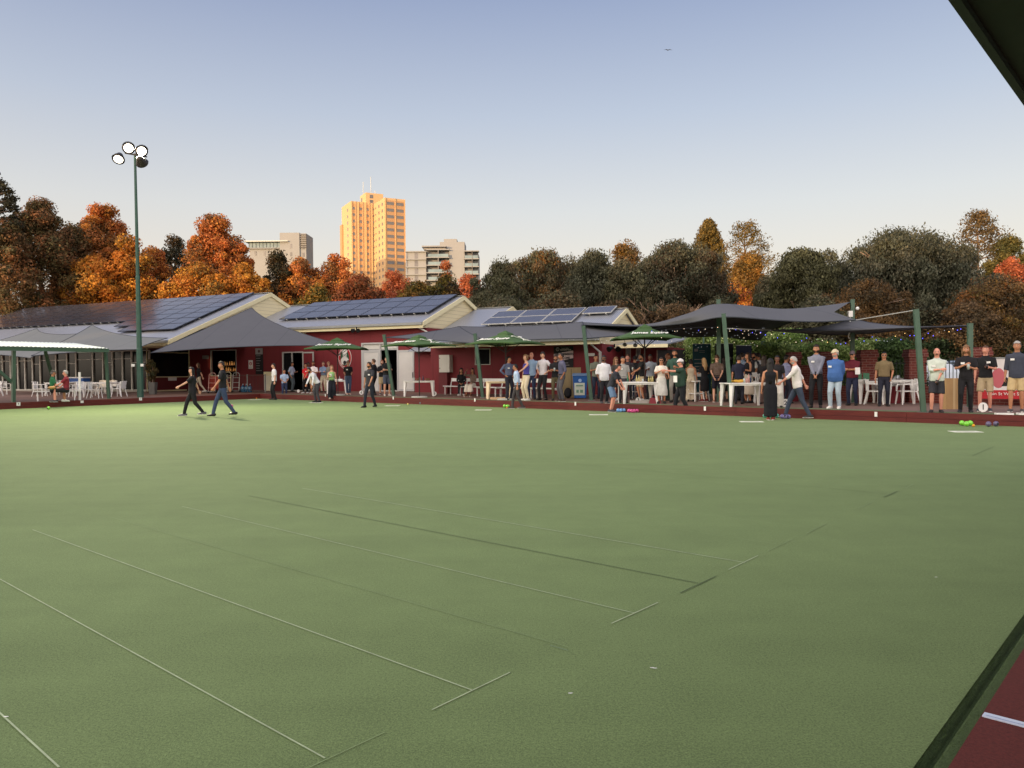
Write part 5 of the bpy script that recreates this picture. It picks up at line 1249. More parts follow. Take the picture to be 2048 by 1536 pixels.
# ---- blue bin
bn = empty('wheelie_bin', GD(1160.5, 797.5), R(-6)); tag(bn, 'blue wheelie bin with lid and white poster beside the leaning post', 'bin')
q = MB(); q.hexa([(-.24,-.28,.04),(.24,-.28,.04),(.24,.28,.04),(-.24,.28,.04),(-.3,-.34,.95),(.3,-.34,.95),(.3,.34,.95),(-.3,.34,.95)]); q.build('body', mat('blue_bin_plastic', (30,88,160), .5, 4, .08), bn)
q = MB(); q.hexa([(-.33,-.38,.952),(.33,-.38,.952),(.33,.38,.952),(-.33,.38,.952),(-.31,-.36,1.0),(.31,-.36,1.0),(.31,.36,1.06),(-.31,.36,1.06)]); q.build('lid', mat('blue_bin_lid', (90,120,160), .5), bn)
for s in (-1,1):
    q = MB(); q.tube([(s*.22-.025,.3,.1),(s*.22+.025,.3,.1)], .1, 14); q.build('wheel', M_black, bn)
q = MB(); q.beam(Vector((-.02,-.298,.16)), Vector((-.02,-.34,.66)), .42, .006, up=Vector((0,1,0))); q.build('poster', mat('bin_poster', (206,214,200), .7, 6, .1), bn)
q = MB(); 
for (x,z,w,h) in ((-.02,.55,.28,.05),(-.1,.32,.1,.12),(.06,.32,.12,.12)): q.box((x-w/2,-.358+(.66-z)*.075-.004,z-h/2),(x+w/2,-.358+(.66-z)*.075+.004,z+h/2))
q.build('poster_print', mat('poster_teal', (110,150,130), .7), bn); q = MB(); q.tube([(0,-.342,.76),(0,-.338,.76)], .07, 12); q.build('emblem', mat('bin_emblem', (150,180,220), .6), bn)
# beige locker and backpack
lk = empty('locker', GD(1142, 795), R(0)); tag(lk, 'beige cabinet leaning on the maroon wall behind the blue bin', 'cabinet'); q = MB(); q.box((-.42,-.2,0),(.42,.2,1.3)); q.build('body', mat('beige_timber', (170,150,112), .7, 4, .1, stretch=(1,1,.2)), lk)
q = MB(); q.box((-.01,-.205,.05),(.01,-.2,1.25)); q.build('seam', M_black, lk)
bp_ = MB(); bp_.ball((0,0,.24), .17, 12, 8, sc=(1,.7,1.35)); bp_.ball((0,-.10,.16), .10, 10, 6, sc=(1.1,.6,1)); o = bp_.build('backpack', mat('black_nylon', (24,24,28), .8), None, smooth=True, loc=GD(1136, 797.5)); later_remesh(o, .03); tag(o, 'black backpack standing against the beige cabinet', 'backpack')
hb = MB(); hb.hexa([(-.2,-.08,0),(.2,-.08,0),(.2,.08,0),(-.2,.08,0),(-.16,-.04,.2),(.16,-.04,.2),(.16,.04,.2),(-.16,.04,.2)]); rt = empty('handbag', GD(1310, 807), .1); tag(rt, 'red leather handbag on the deck beside the woman in white', 'handbag'); hb.build('bag', mat('red_leather', (130,32,44), .45, 6, .15), rt)
q = MB(); q.tube([(-.12,0,.19),(-.08,0,.28),(.08,0,.28),(.12,0,.19)], .012, 6); q.build('handle', mat('red_leather', (130,32,44), .45), rt)
q = MB(); q.box((-.42,-.1,0),(.42,.1,.1)); o = q.build('timber_block', mat('grey_white_block', (176,172,164), .8, 5, .1), None, loc=GD(1284, 806.5)); tag(o, 'long grey block under the table with bottles', 'block')
q = MB(); q.box((-.4,-.12,0),(.4,.12,.09)); o = q.build('timber_block', mat('warm_board', (216,180,140), .8, 5, .1), None, loc=GD(1000, 799)); tag(o, 'pale warm board on the deck under the warm lit table', 'board')
# ---- metal box on the wall
mbx = empty('meter_box', UN(0,0)); tag(mbx, 'pale metal cabinet fixed high on the maroon wall', 'cabinet')
u0, u1, z0, z1 = rect(878, 710, 899, 744.5, 34.75)
q = MB(); q.box((0,0,0),(1,1,1), T=lambda v: UN(u0+(u1-u0)*v.x, 34.75+.34*v.y, z0+(z1-z0)*v.z)); q.build('cabinet', mat('pale_grey_steel', (202,198,186), .5, 3, .04), mbx)
q = MB(); q.box((0,0,0),(1,1,1), T=lambda v: UN(u1-.06+.03*v.x, 34.735+.014*v.y, z0+(z1-z0)*(.2+.06*v.z))); q.build('hinge', M_black, mbx)
q = MB(); q.box((0,0,0),(1,1,1), T=lambda v: UN(u1-.06+.03*v.x, 34.735+.014*v.y, z0+(z1-z0)*(.78+.06*v.z))); q.build('hinge', M_black, mbx)
u0, u1, _, _ = rect(878, 745, 895.5, 787, 34.85); q = MB(); q.box((0,0,0),(1,1,1), T=lambda v: UN(u0+(u1-u0)*v.x, 34.8+.3*v.y, DK+(z0-.003-DK)*v.z)); q.build('pedestal', M_maroon2, mbx)
# ---- wall signs
def wall_sign(name, r, n, m, label, cat='sign', th=.02):
    u0, u1, z0, z1 = rect(*r, n); c = UN((u0+u1)/2, n-.003, (z0+z1)/2); rt = empty(name, c, BANG); tag(rt, label, cat)
    w, h = u1-u0, z1-z0; q = MB(); q.box((-w/2, 0, -h/2), (w/2, th, h/2)); q.build('board', m, rt)   # local y = -n : outwards
    return rt, w, h, c
def sgn_text(rt, c, body, size, dx, dz, m, th=.022, shear=0, **k):
    # text faces outwards (-NV); reading direction seen from the green is -UV
    o = c - NV*(th+.003) + (-UV)*dx + Vector((0,0,dz)); text_obj(body, size, m, rt, frame_matrix(o, -UV, Vector((0,0,1))), shear=shear, **k)
def sgn_box(rt, x0, x1, z0, z1, m, th=.022, t2=.004, name='panel'):
    q = MB(); q.box((-x1, th, z0), (-x0, th+t2, z1)); return q.build(name, m, rt)
M_signblack = mat('sign_black', (28,27,30), .6); M_signgrey = mat('sign_grey', (150,146,144), .7); M_signpink = mat('sign_banner', (206,184,180), .7); M_red = mat('sign_red', (176,36,44), .7)
M_signwhite = mat('sign_white', (226,222,214), .7)
rt, w, h, c = wall_sign('members_sign', (1108, 693, 1147, 736.5), 35.09, M_signblack, 'black sign with pale diagonal strip welcoming new members')
q = MB(); th = .022
q.hexa([(-w/2, th, -.04*h), (w/2, th, -.22*h), (w/2, th+.004, -.22*h), (-w/2, th+.004, -.04*h), (-w/2, th, .30*h), (w/2, th, .16*h), (w/2, th+.004, .16*h), (-w/2, th+.004, .30*h)]); q.build('strip', M_signpink, rt)
sgn_text(rt, c, 'NEW MEMBERS', .145, .03, .135*h, M_signblack, .03, 0, offset=.004); sgn_text(rt, c, 'WELCOME', .145, .0, -.03*h, M_signblack, .03, 0, offset=.004)
sgn_text(rt, c, 'SOUTH PERTH', .06, .1, .40*h, M_signwhite); sgn_text(rt, c, 'BOWLING CLUB', .075, .12, .335*h, M_signwhite, offset=.003)
q = MB(); q.tube([(w*.30, th, .37*h), (w*.30, th+.004, .37*h)], .085, 20); q.build('emblem_ring', M_signwhite, rt); q = MB(); q.tube([(w*.30, th+.004, .37*h), (w*.30, th+.006, .37*h)], .07, 20); q.build('emblem_field', M_signblack, rt)
q = MB(); q.beam(Vector((w*.30-.04, th+.009, .37*h-.05)), Vector((w*.30, th+.009, .37*h+.06)), .016, .004); q.beam(Vector((w*.30+.04, th+.009, .37*h-.05)), Vector((w*.30, th+.009, .37*h+.06)), .016, .004); q.build('emblem_mark', M_signwhite, rt)
for k, (zz, ww) in enumerate(((-.27, .6), (-.32, .45), (-.37, .66), (-.44, .2))): sgn_box(rt, -w*.36, -w*.36+w*ww, zz*h, zz*h+.03, M_signgrey, name='small_print')
rt, w, h, c = wall_sign('price_board', (511, 696.5, 526.8, 748.5), 38.59, M_signblack, 'tall narrow black price board with pale heading between window and doors')
sgn_box(rt, -w/2+.01, w/2-.01, h*.26, h/2-.01, M_signgrey, name='heading'); q = MB(); q.tube([(0,.027,.38*h),(0,.031,.38*h)], .1, 14); q.build('emblem', mat('heading_emblem', (90,60,66), .7), rt)
for k in range(7):
    zz = .20*h-k*.095*h; sgn_box(rt, -w*.40, -w*.40+w*random.uniform(.35,.75), zz, zz+.03, M_signgrey, name='menu_line')
rt, w, h, c = wall_sign('notice', (405, 711, 417.5, 717.8), 38.59, M_signgrey, 'small grey name plate left of the bar window')
def smoke(r, n, label):
    rt, w, h, c = wall_sign('notice', r, n, M_signwhite, label); q = MB(); nn_ = 22
    q.tube([Vector((math.cos(a)*w*.26, .024, h*.1+math.sin(a)*w*.26)) for a in np.linspace(0, 6.283, nn_)], .022, 5, cap=False); q.beam(Vector((-w*.18,.026,h*.1+w*.18)), Vector((w*.18,.026,h*.1-w*.18)), .035, .01); q.build('ring', M_red, rt)
    for k in range(2): sgn_box(rt, -w*.3, w*.3, -h*.28-k*h*.1, -h*.25-k*h*.1, M_signgrey, name='small_print')
smoke((497.5, 720.5, 506, 737.5), 38.59, 'white notice with red ring between the bar window and price board')
smoke((843.3, 713, 854.3, 729.3), 38.59, 'white notice with red ring beside the downpipe')
rt, w, h, c = wall_sign('arrow_sign', (1177, 706.5, 1189.5, 712), 35.09, M_signwhite, 'small white strip sign just right of the leaning post')
# club emblem on the wall
u_, z_ = WP(690, 716, 38.59); c = UN(u_, 38.59, z_); rt = empty('club_emblem', c, BANG); tag(rt, 'oval red and white club emblem painted board on the maroon wall', 'sign')
def oval(rx, ry, y0, y1, m, name, cx=0, cz=0, n=32):
    q = MB(); a = [Vector((cx+math.cos(t)*rx, y0, cz+math.sin(t)*ry)) for t in np.linspace(0, 2*math.pi, n, endpoint=False)]; b = [p+Vector((0,y1-y0,0)) for p in a]
    q.poly(a); q.poly(b[::-1])
    for i in range(n): q.quad(a[i], a[(i+1) % n], b[(i+1) % n], b[i])
    return q.build(name, m, rt)
oval(.50, .66, 0, .015, M_signwhite, 'rim'); oval(.47, .63, .015, .02, M_red, 'ring'); oval(.34, .48, .02, .025, mat('emblem_green', (44,84,60), .7), 'field')
q = MB(); y = .028
q.poly([(-.30,y,-.1),(-.24,y,-.40),(.24,y,-.40),(.30,y,-.1),(.12,y,.16),(-.12,y,.16)]); q.poly([(-.14,y,.16),(.14,y,.16),(.22,y,.5),(0,y,.62),(-.22,y,.5)]); q.build('skittle_shape', M_signwhite, rt)
oval(.12, .12, .03, .036, M_signblack, 'bowl_mark', 0, -.28, 18); 
q = MB(); q.beam(Vector((-.3,.033,.38)), Vector((.3,.033,-.02)), .07, .004); q.beam(Vector((.3,.033,.38)), Vector((-.3,.033,-.02)), .07, .004); q.build('crossed_bands', mat('emblem_green', (44,84,60), .7), rt)
for k in range(16):
    a = math.pi*(.1+k/19*1.0)+.0 if k < 8 else -math.pi*(.1+(k-8)/19)
    q = MB(); cx, cz_ = math.cos(a)*.405, math.sin(a)*.555; q.box((cx-.022,.02,cz_-.035),(cx+.022,.026,cz_+.035)); q.build('ring_letter_mark', M_signwhite, rt)
# floodlight on the eave, round lamps in the annex
for px, py, n_, l in ((713, 654, 37.9, 'black twin spotlight under the eave of the middle wing'), (1229, 688, 33, 'black spotlight left of the round lamps')):
    u_, z_ = WP(px, py, n_); rt = empty('spotlight', UN(u_, n_, z_), BANG); tag(rt, l, 'spotlight'); q = MB(); q.beam(Vector((0,0,0)), Vector((0,.0,-.16)), .05,.05); q.build('arm', M_black, rt)
    for s in (-1,1):
        q = MB(); q.tube([(s*.15,0,-.18),(s*.22,.16,-.24)], [.09,.13], 12); q.build('lamp', M_black, rt)
for px, py, l in ((1249.5, 689.5, 'left'), (1270.5, 690.5, 'right')):
    p = AT(px, py, 33); q = MB(); q.ball((0,0,0), .095, 12, 8, sc=(1,1,.9)); rt = empty('mirror_ball_lamp', p); tag(rt, f'{l} silver globe lamp hanging behind the lettered umbrella', 'lamp'); q.build('globe', M_steel, rt, smooth=True); q = MB(); q.tube([(0,0,.08),(0,0,.5)], .01, 5); q.build('cord', M_black, rt)
# planter at the hall corner
pl_ = empty('potted_plant', GD(306, 789)); tag(pl_, 'bushy brown green plant in a tall grey pot at the hall corner', 'plant'); q = MB(); q.hexa([(-.15,-.15,0),(.15,-.15,0),(.15,.15,0),(-.15,.15,0),(-.19,-.19,.7),(.19,-.19,.7),(.19,.19,.7),(-.19,.19,.7)]); q.build('pot', mat('grey_pot', (92,90,86), .7, 5, .15), pl_)
q = MB(); q.tube([(0,0,.7),(0,0,1.9)], .03, 6); q.build('stem', M_bark, pl_); leaves('foliage', [(random.uniform(-.2,.2), random.uniform(-.2,.2), z, .17) for z in np.linspace(.9, 1.9, 14)], 40, .13, [c_((92,80,50)), c_((70,72,44)), c_((120,96,60))], pl_, .3, droop=.4, aspect=1.6)
# railing, panels, trolleys, water bottles near the corner
ra, rb = GD(455, 784), GD(531, 785); rl = empty('railing', ra, math.atan2((rb-ra).y, (rb-ra).x)); tag(rl, 'brown metal railing in front of the bar window', 'railing'); Lr = (rb-ra).length; M_rail = mat('brown_rail', (86,58,54), .5)
for z in (.12, 1.05): q = MB(); q.box((0,-.02,z-.02),(Lr,.02,z+.02)); q.build('rail', M_rail, rl)
for k in range(28): q = MB(); x = Lr*k/27; q.box((x-.008,-.008,.14),(x+.008,.008,1.03)); q.build('bar', M_rail, rl)
for x in (.01, Lr*.54, Lr-.01): q = MB(); q.box((x-.03,-.03,0),(x+.03,.03,1.1)); q.build('post', M_steel, rl)
sc_ = empty('slatted_panel', GD(538, 783.5), BANG); tag(sc_, 'white slatted panel leaning beside the price board', 'panel'); 
q = MB(); q.box((-.42,-.02,.06),(.42,0,1.25)); q.build('board', M_cream, sc_)
for k in range(9): q = MB(); x = -.38+k*.095; q.box((x-.012,.002,.1),(x+.012,.02,1.0)); q.build('slat', M_white, sc_)
def trolley(px, py, label, h=1.25, m=None):
    rt = empty('trolley', GD(px, py), random.uniform(-.2,.2)); tag(rt, label, 'trolley'); m = m or M_alu; q = MB()
    for s in (-1,1): q.tube([(s*.2,-.05,.1),(s*.2,.1,h-.1),(s*.12,.12,h)], .02, 6)
    q.tube([(-.12,.12,h),(.12,.12,h)], .02, 6)
    for z in (.3,.6,.9): q.tube([(-.2,.0+z*.09,z),(.2,.0+z*.09,z)], .015, 6)
    q.build('frame', m, rt); q = MB(); q.box((-.22,-.3,.08),(.22,-.02,.1)); q.build('toe_plate', M_steel, rt)
    for s in (-1,1): q = MB(); q.tube([(s*.24-.03,.05,.11),(s*.24+.03,.05,.11)], .11, 12); q.build('wheel', M_black, rt)
    return rt
trolley(424, 786, 'red and white hand trolley left of the man in the polo', 1.2, mat('pale_red_frame', (196,150,140), .5)); trolley(455, 785, 'beige trolley right behind the man in the polo', 1.25, M_cream); trolley(472, 784.5, 'grey trolley beside the railing', 1.2)
for i, px in enumerate((486, 493, 500)):
    rt = empty('water_bottle', GD(px, 784.5)); tag(rt, f'blue water cooler bottle behind the railing, {rng_l[i]} of three', 'water bottle', 'three blue water cooler bottles'); q = MB(); q.tube([(0,0,0),(0,0,.32),(0,0,.38),(0,0,.42),(0,0,.48)], [.13,.13,.08,.035,.035], 14); q.build('body', mat('blue_bottle', (60,100,130), .2, spec=.7), rt, smooth=True); q = MB(); q.tube([(0,0,.481),(0,0,.51)], .04, 10); q.build('cap', M_white, rt)
# black screen, banners behind the crowd
scn_a, scn_b = AT(1315, 760, 37.5), AT(1560, 760, 35.5); scn_a.z = scn_b.z = DK; dd = scn_b-scn_a
rt = empty('screen_fence', scn_a, math.atan2(dd.y, dd.x)); tag(rt, 'black screen fence behind the banners and crowd', 'fence'); hsc = AT(1380, 699, 37).z-DK
q = MB(); q.box((0,0,0),(dd.length,.04,hsc)); q.build('screen', mat('black_mesh', (22,20,20), .9, 8, .2), rt)
for k in range(8): q = MB(); x = dd.length*k/7; q.box((x-.04,.042,0),(x+.04,.12,hsc)); q.build('post', M_bark, rt)
def banner(x0, x1, y1, d, rgb, label, texts=(), lines=()):
    a, b = AT(x0, y1, d), AT(x1, y1, d); w = (b-a).length; h = a.z-DK; c = Vector(((a.x+b.x)/2, d, DK)); rt = empty('pull_up_banner', c); tag(rt, label, 'banner', 'pull up banners behind the crowd')
    q = MB(); q.box((-w/2,-.005,.1),(w/2,.005,h)); q.build('sheet', mat('banner_'+str(rgb[0])+str(rgb[2]), rgb, .6, 1, .1), rt)
    q = MB(); q.box((-w/2,-.1,0),(w/2,.1,.1)); q.build('base', M_steel, rt); q = MB(); q.box((-w/2,-.012,h),(w/2,.012,h+.025)); q.build('top_rail', M_steel, rt)
    for (x, z, ww, hh) in lines: q = MB(); q.box((-w/2+x*w,-.012,z*h),(-w/2+(x+ww)*w,-.006,(z+hh)*h)); q.build('print_line', M_signgrey, rt)
    for body, size, x, z in texts: text_obj(body, size, M_signwhite, rt, frame_matrix(c+Vector((x*w, -.014, z*h)), (1,0,0), (0,0,1)), extrude=.001)
banner(1385, 1421.5, 688.5, 34, (20,74,86), 'tall teal pull up banner with pale print', (), [(.1,.86,.2,.05),(.36,.87,.3,.008),(.36,.84,.3,.008),(.1,.70,.4,.012),(.1,.62,.45,.02),(.1,.56,.4,.02),(.1,.50,.45,.02)])
banner(1430, 1466, 688, 33.5, (10,12,18), 'black pull up banner between the two blue ones', (), [(.6,.70,.3,.05)])
banner(1472, 1503, 691.5, 33, (8,16,52), 'navy pull up banner with white capital lettering', [('LHR', .26, .18, .72)])

# ============================================================ BRICK PIERS AND FENCE, STREET, CARS
M_brick = bpy.data.materials.new('red_brick'); M_brick.use_nodes = True
def brickmat():
    nt = M_brick.node_tree; b = nt.nodes['Principled BSDF']; L = nt.links.new; tc = nt.nodes.new('ShaderNodeTexCoord'); sp = nt.nodes.new('ShaderNodeSeparateXYZ'); L(tc.outputs['Object'], sp.inputs[0])
    ad = nt.nodes.new('ShaderNodeMath'); ad.operation = 'ADD'; L(sp.outputs[0], ad.inputs[0]); L(sp.outputs[1], ad.inputs[1]); cb = nt.nodes.new('ShaderNodeCombineXYZ'); L(ad.outputs[0], cb.inputs[0]); L(sp.outputs[2], cb.inputs[1])
    br = nt.nodes.new('ShaderNodeTexBrick'); L(cb.outputs[0], br.inputs[0]); br.inputs['Scale'].default_value = 1; br.inputs['Brick Width'].default_value = .24; br.inputs['Row Height'].default_value = .086; br.inputs['Mortar Size'].default_value = .007
    br.inputs['Color1'].default_value = (*lin((118,52,44)), 1); br.inputs['Color2'].default_value = (*lin((96,42,38)), 1); br.inputs['Mortar'].default_value = (*lin((140,104,92)), 1); L(br.outputs[0], b.inputs['Base Color']); b.inputs['Roughness'].default_value = .85
brickmat()
piers = []
def pier(px, top_y, d, w, label):
    t = AT(px, top_y, d); rt = empty('brick_pier', (t.x, t.y, DK), R(-8)); tag(rt, label, 'pier', 'brick piers of the street fence'); h = t.z-DK
    q = MB(); q.box((-w/2,-w/2,0),(w/2,w/2,h-.26)); q.build('shaft', M_brick, rt)
    q = MB(); q.box((-w/2-.04,-w/2-.04,h-.258),(w/2+.04,w/2+.04,h-.12)); q.box((-w/2-.015,-w/2-.015,h-.118),(w/2+.015,w/2+.015,h)); q.build('capping', M_brick, rt); piers.append((Vector((t.x, t.y, DK)), h, w))
pier(1497, 706, 33.5, .45, 'brick pier behind the crowd at the banners'); pier(1587, 704.5, 29.8, .46, 'brick pier behind the white shirted elderly man'); pier(1652, 703.5, 28.6, .5, 'brick pier behind the tall bearded man'); pier(1734, 700, 26.6, .52, 'brick pier left of the olive shirted man'); pier(1830, 699, 25.9, .54, 'brick pier behind the leaning post at right'); pier(1957, 695, 24.2, .52, 'brick pier behind the man in the black polo'); pier(2090, 690, 23, .5, 'brick pier just beyond the right frame edge')
M_iron = mat('dark_green_iron', (34,46,40), .5)
for i in range(len(piers)-1):
    (a, ha, wa), (b, hb, wb) = piers[i], piers[i+1]; d = b-a; L_ = d.length; rt = empty('iron_fence', a, math.atan2(d.y, d.x))
    tag(rt, ['brick and iron fence panel behind the banners crowd', 'brick and iron fence panel behind the dark dressed couple', 'brick and iron fence panel behind the blue shirted man', 'iron fence panel behind the olive shirted man and the white car', 'iron fence panel behind the moustached man', 'iron fence panel above the red and white banner'][i], 'fence')
    q = MB(); q.box((wa/2,-.12,0),(L_-wb/2,.12,.55 if i > 1 else 1.3)); q.build('low_wall', M_brick, rt)
    z0, z1 = (.6, ha-.35)
    if i > 1:
        for z in (z0+.05, z1-.12): q = MB(); q.box((wa/2,-.02,z-.02),(L_-wb/2,.02,z+.02)); q.build('rail', M_iron, rt)
        nb_ = int((L_-wa)/.11)
        for k in range(nb_): q = MB(); x = wa/2+(L_-wa/2-wb/2)*(k+.5)/nb_; q.box((x-.009,-.009,z0),(x+.009,.009,z1)); q.build('bar', M_iron, rt)
q = MB(); zz = DK+.004
cp_ = [AT(1500, 760, 46), AT(1560, 760, 31), AT(1960, 760, 25.2), AT(2400, 760, 22), AT(3000, 760, 50), AT(1500, 760, 62)]
q.poly([Vector((p.x, p.y, zz)) for p in cp_]); struct(q.build('car_park', mat('asphalt', (72,72,74), .9, 3, .15)))
def car(loc, yaw, rgb, label):
    rt = empty('parked_car', loc, yaw); tag(rt, label, 'car', 'cars parked beyond the fence'); pm = mat('car_paint_'+str(rgb[0]), rgb, .25, spec=.6)
    prof = [(-2.15,.35),(-2.2,.6),(-2.05,.9),(-1.35,1.0),(-.75,1.42),(.75,1.45),(1.45,1.02),(2.1,.95),(2.2,.6),(2.15,.35)]
    q = MB(); secs = []
    for y, s in ((-.86,.94),(-.8,1),(.8,1),(.86,.94)):
        secs.append([Vector((x*(1 if abs(y) < .82 else .985), y*(1-max(0,(z-.95))*.32), .35+(z-.35)*s)) for x, z in prof])
    q.grid(secs); q.poly(secs[0][::-1]); q.poly(secs[-1]); o = q.build('body', pm, rt, smooth=False)
    q = MB()
    for s in (-1,1):
        q.poly([(-1.2,s*.80,1.02),(-.7,s*.725,1.36),(.0,s*.72,1.385),(.0,s*.80,1.02)]); q.poly([(.06,s*.80,1.02),(.06,s*.72,1.385),(.7,s*.72,1.37),(1.25,s*.80,1.04)])
    q.build('side_window', M_glass, rt); q = MB(); q.poly([(-1.37,-.72,1.015),(-1.37,.72,1.015),(-.78,.66,1.43),(-.78,-.66,1.43)]); q.build('windscreen', M_glass, rt)
    q = MB(); q.poly([(1.47,-.72,1.03),(1.47,.72,1.03),(.78,.66,1.455),(.78,-.66,1.455)]); q.build('rear_window', M_glass, rt)
    for sx in (-1.35,1.35):
        for s in (-1,1):
            q = MB(); q.tube([(sx,s*.7,.32),(sx,s*.88,.32)], .32, 16); w = q.build('wheel', M_black, rt); q = MB(); q.tube([(sx,s*.881,.32),(sx,s*.89,.32)], .2, 12); q.build('rim', M_steel, w)
    for s in (-1,1): q = MB(); q.box((-2.2,s*.62-.14,.66),(-2.1,s*.62+.14,.8)); q.build('headlight', M_white, rt); q = MB(); q.box((2.1,s*.62-.14,.7),(2.2,s*.62+.14,.85)); q.build('tail_light', M_red, rt)
    return rt
g1 = AT(1800, 790, 29.5); car(Vector((g1.x+.6, g1.y, DK)), R(25), (214,222,232), 'white car seen through the fence left of the right pier')
g1 = AT(1880, 790, 30); car(Vector((g1.x+.9, g1.y+.5, DK)), R(10), (120,134,152), 'silver blue car behind the moustached man')
g1 = AT(1750, 790, 36); car(Vector((g1.x, g1.y+3, DK)), R(160), (60,66,74), 'dark grey car further back in the car park')
# red white banner
ba, bb = GD(1967, 821), GD(2080, 824); bz0 = AT(1990, 797, 23).z; bz1 = AT(1990, 717.5, 23).z
a = AT(1964, 760, 23.3); b = AT(2110, 760, 22.3); a.z = b.z = DK; dd = b-a; rt = empty('fence_banner', a, math.atan2(dd.y, dd.x)); tag(rt, 'large white fence banner with red strip and white lettering at the right edge', 'banner')
zb0, zb1 = AT(1980, 798, 23).z-DK, AT(1980, 718, 23).z-DK
q = MB(); q.box((0,-.02,zb0),(dd.length,0,zb1)); q.build('sheet', mat('banner_white', (214,208,206), .6, 1, .04), rt)
q = MB(); q.box((0,-.024,zb0),(dd.length,-.021,zb0+.26)); q.build('strip', M_red, rt)
q = MB(); q.box((0,-.03,zb1),(dd.length,.02,zb1+.05)); q.build('top_rail', M_steel, rt)
X_ = dd.normalized(); text_obj('Main St West South Perth    game 6', .13, M_signwhite, rt, frame_matrix(a+X_*1.05+Vector((0,-.05,zb0+.15)), X_, (0,0,1)), extrude=.001)
q = MB(); q.ball((.42,-.02,zb0+.62), .3, 16, 10, sc=(.6,.02,1)); q.build('picture_pink', mat('banner_pink', (186,96,104), .7), rt, smooth=True)
q = MB(); q.poly([(.5,-.026,zb0+.38),(.62,-.026,zb0+.66),(.86,-.026,zb0+.38)]); q.build('picture_black', M_black, rt)
# cardboard box board
cbx = empty('cardboard_box', GD(1902, 818)); tag(cbx, 'tall plain cardboard box between the moustached and long haired men', 'box'); hc = AT(1902, 756.5, cbx.location.y).z-DK
q = MB(); q.box((-.20,-.12,0),(.26,.2,hc)); q.build('carton', mat('cardboard', (176,142,98), .8, 3, .08), cbx); q = MB(); q.box((-.01,-.123,0),(.05,-.12,hc)); q.build('tape', mat('tape', (196,170,128), .5), cbx)
rc_ = empty('red_box', GD(1795, 807)); tag(rc_, 'dark red crate under the table by the right pier', 'crate'); q = MB(); q.box((-.28,.1,0),(.14,.5,.55)); q.build('crate', mat('dark_red_plastic', (120,24,36), .6), rc_)
rc_ = empty('counter', GD(1577, 803)); tag(rc_, 'dark red covered counter behind the black dressed woman', 'counter'); q = MB(); q.box((-.55,0,0),(.35,.5,.95)); q.build('cloth_front', mat('dark_red_cloth', (96,20,30), .8, 4, .15), rc_); q = MB(); q.box((-.6,-.03,.952),(.4,.55,.99)); q.build('top', M_black, rc_)
for px, l in ((2008, 'left'), (2052, 'right')):
    rt = empty('white_frame', GD(px, 830), R(-14)); tag(rt, f'{l} of the two flat white boxes on the ledge by the banner', 'box'); q = MB(); q.box((-.18,-.10,.0),(.18,.10,.05)); q.build('tray', M_white, rt); q = MB(); q.box((-.15,-.07,.0505),(.15,.07,.054)); q.build('inset', M_signgrey, rt)

# ============================================================ BOWLS, JACKS, MATS, MARKERS
_bowl = {}
def bowl(px, py, key, label, group):
    cols = {'lime': (130,214,70), 'teal': (86,178,160), 'blue': (112,162,216), 'sky': (104,176,190), 'pink': (196,72,132), 'purple': (112,104,158), 'grey': (96,88,120), 'lav': (150,140,170)}
    r = .064; p = G(px, py+1.0, r)
    if key not in _bowl:
        q = MB(); q.ball((0,0,0), r, 20, 14, sc=(.93,1,1)); m = mat('bowl_'+key, cols[key], .3, 30, .25, spec=.6); b = q.build('lawn_bowl', m, None, smooth=True); _bowl[key] = b
        q = MB(); q.tube([(r*.90,0,0),(r*.945,0,0)], r*.42, 16); q.build('ring_mark', mat('bowl_mark', (40,40,44), .4), b); o = b
    else: o = copy_tree(_bowl[key])
    o.location = p; o.rotation_euler = (random.uniform(-.4,.4), random.uniform(-.6,.6), random.uniform(0,6.3)); tag(o, label, 'bowl', group); return o
def bset(items, desc, group):
    n = len(items); names = {1: [''], 2: ['left of two', 'right of two'], 3: ['left of three', 'middle of three', 'right of three'], 4: ['far left of four', 'second from left of four', 'third from left of four', 'far right of four']}[n]
    for (px, py, k), nm in zip(items, names): bowl(px, py, k, f'{desc}, {nm}'.rstrip(', '), group)
GB = 'lawn bowls lying along the ledge'
bset([(563,794.5,'lime')], 'lime bowl at the far corner beside the boy', GB); bset([(570,794.5,'lav'),(580,795,'lav')], 'pale lavender bowl near the far corner', GB)
bset([(683,799,'blue'),(690.5,799,'blue'),(697,799,'blue')], 'blue bowl below the club emblem', GB); bset([(701.5,799.5,'pink'),(706.5,799.5,'pink')], 'pink bowl below the club emblem', GB)
bset([(836.5,804,'teal'),(842,804.8,'sky'),(847.5,804.8,'teal')], 'teal bowl in front of the white table by the doors', GB)
bset([(1009,811,'lime'),(1014.5,811.5,'lime'),(1019,811,'lime')], 'lime bowl beside the man in the pale blue shirt', GB)
bset([(1236,819.5,'blue'),(1242,819.5,'blue'),(1248,819.3,'blue')], 'light blue bowl beside the bending boy', GB)
bset([(1258,820.5,'pink'),(1263.5,820.8,'pink'),(1269,820.8,'pink'),(1274,820.5,'pink')], 'magenta bowl in front of the table with bottles', GB)
bset([(1530,830.5,'teal'),(1543,830.5,'teal'),(1554,830.5,'teal')], 'sea green bowl behind the feet of the long haired woman', GB)
bset([(1564.5,832,'purple'),(1571,832.3,'purple'),(1577,832.3,'purple')], 'purple bowl beside the elderly bowler', GB)
bset([(1924,845,'lime'),(1933.5,846.5,'lime'),(1941,845,'lime')], 'bright lime bowl at the right end of the ledge', GB)
bset([(1977,847,'grey'),(1992,846.5,'grey')], 'dull purple bowl at the right frame edge', GB)
bowl(97, 815, 'lime', 'single lime bowl on the green at the far left', None); 
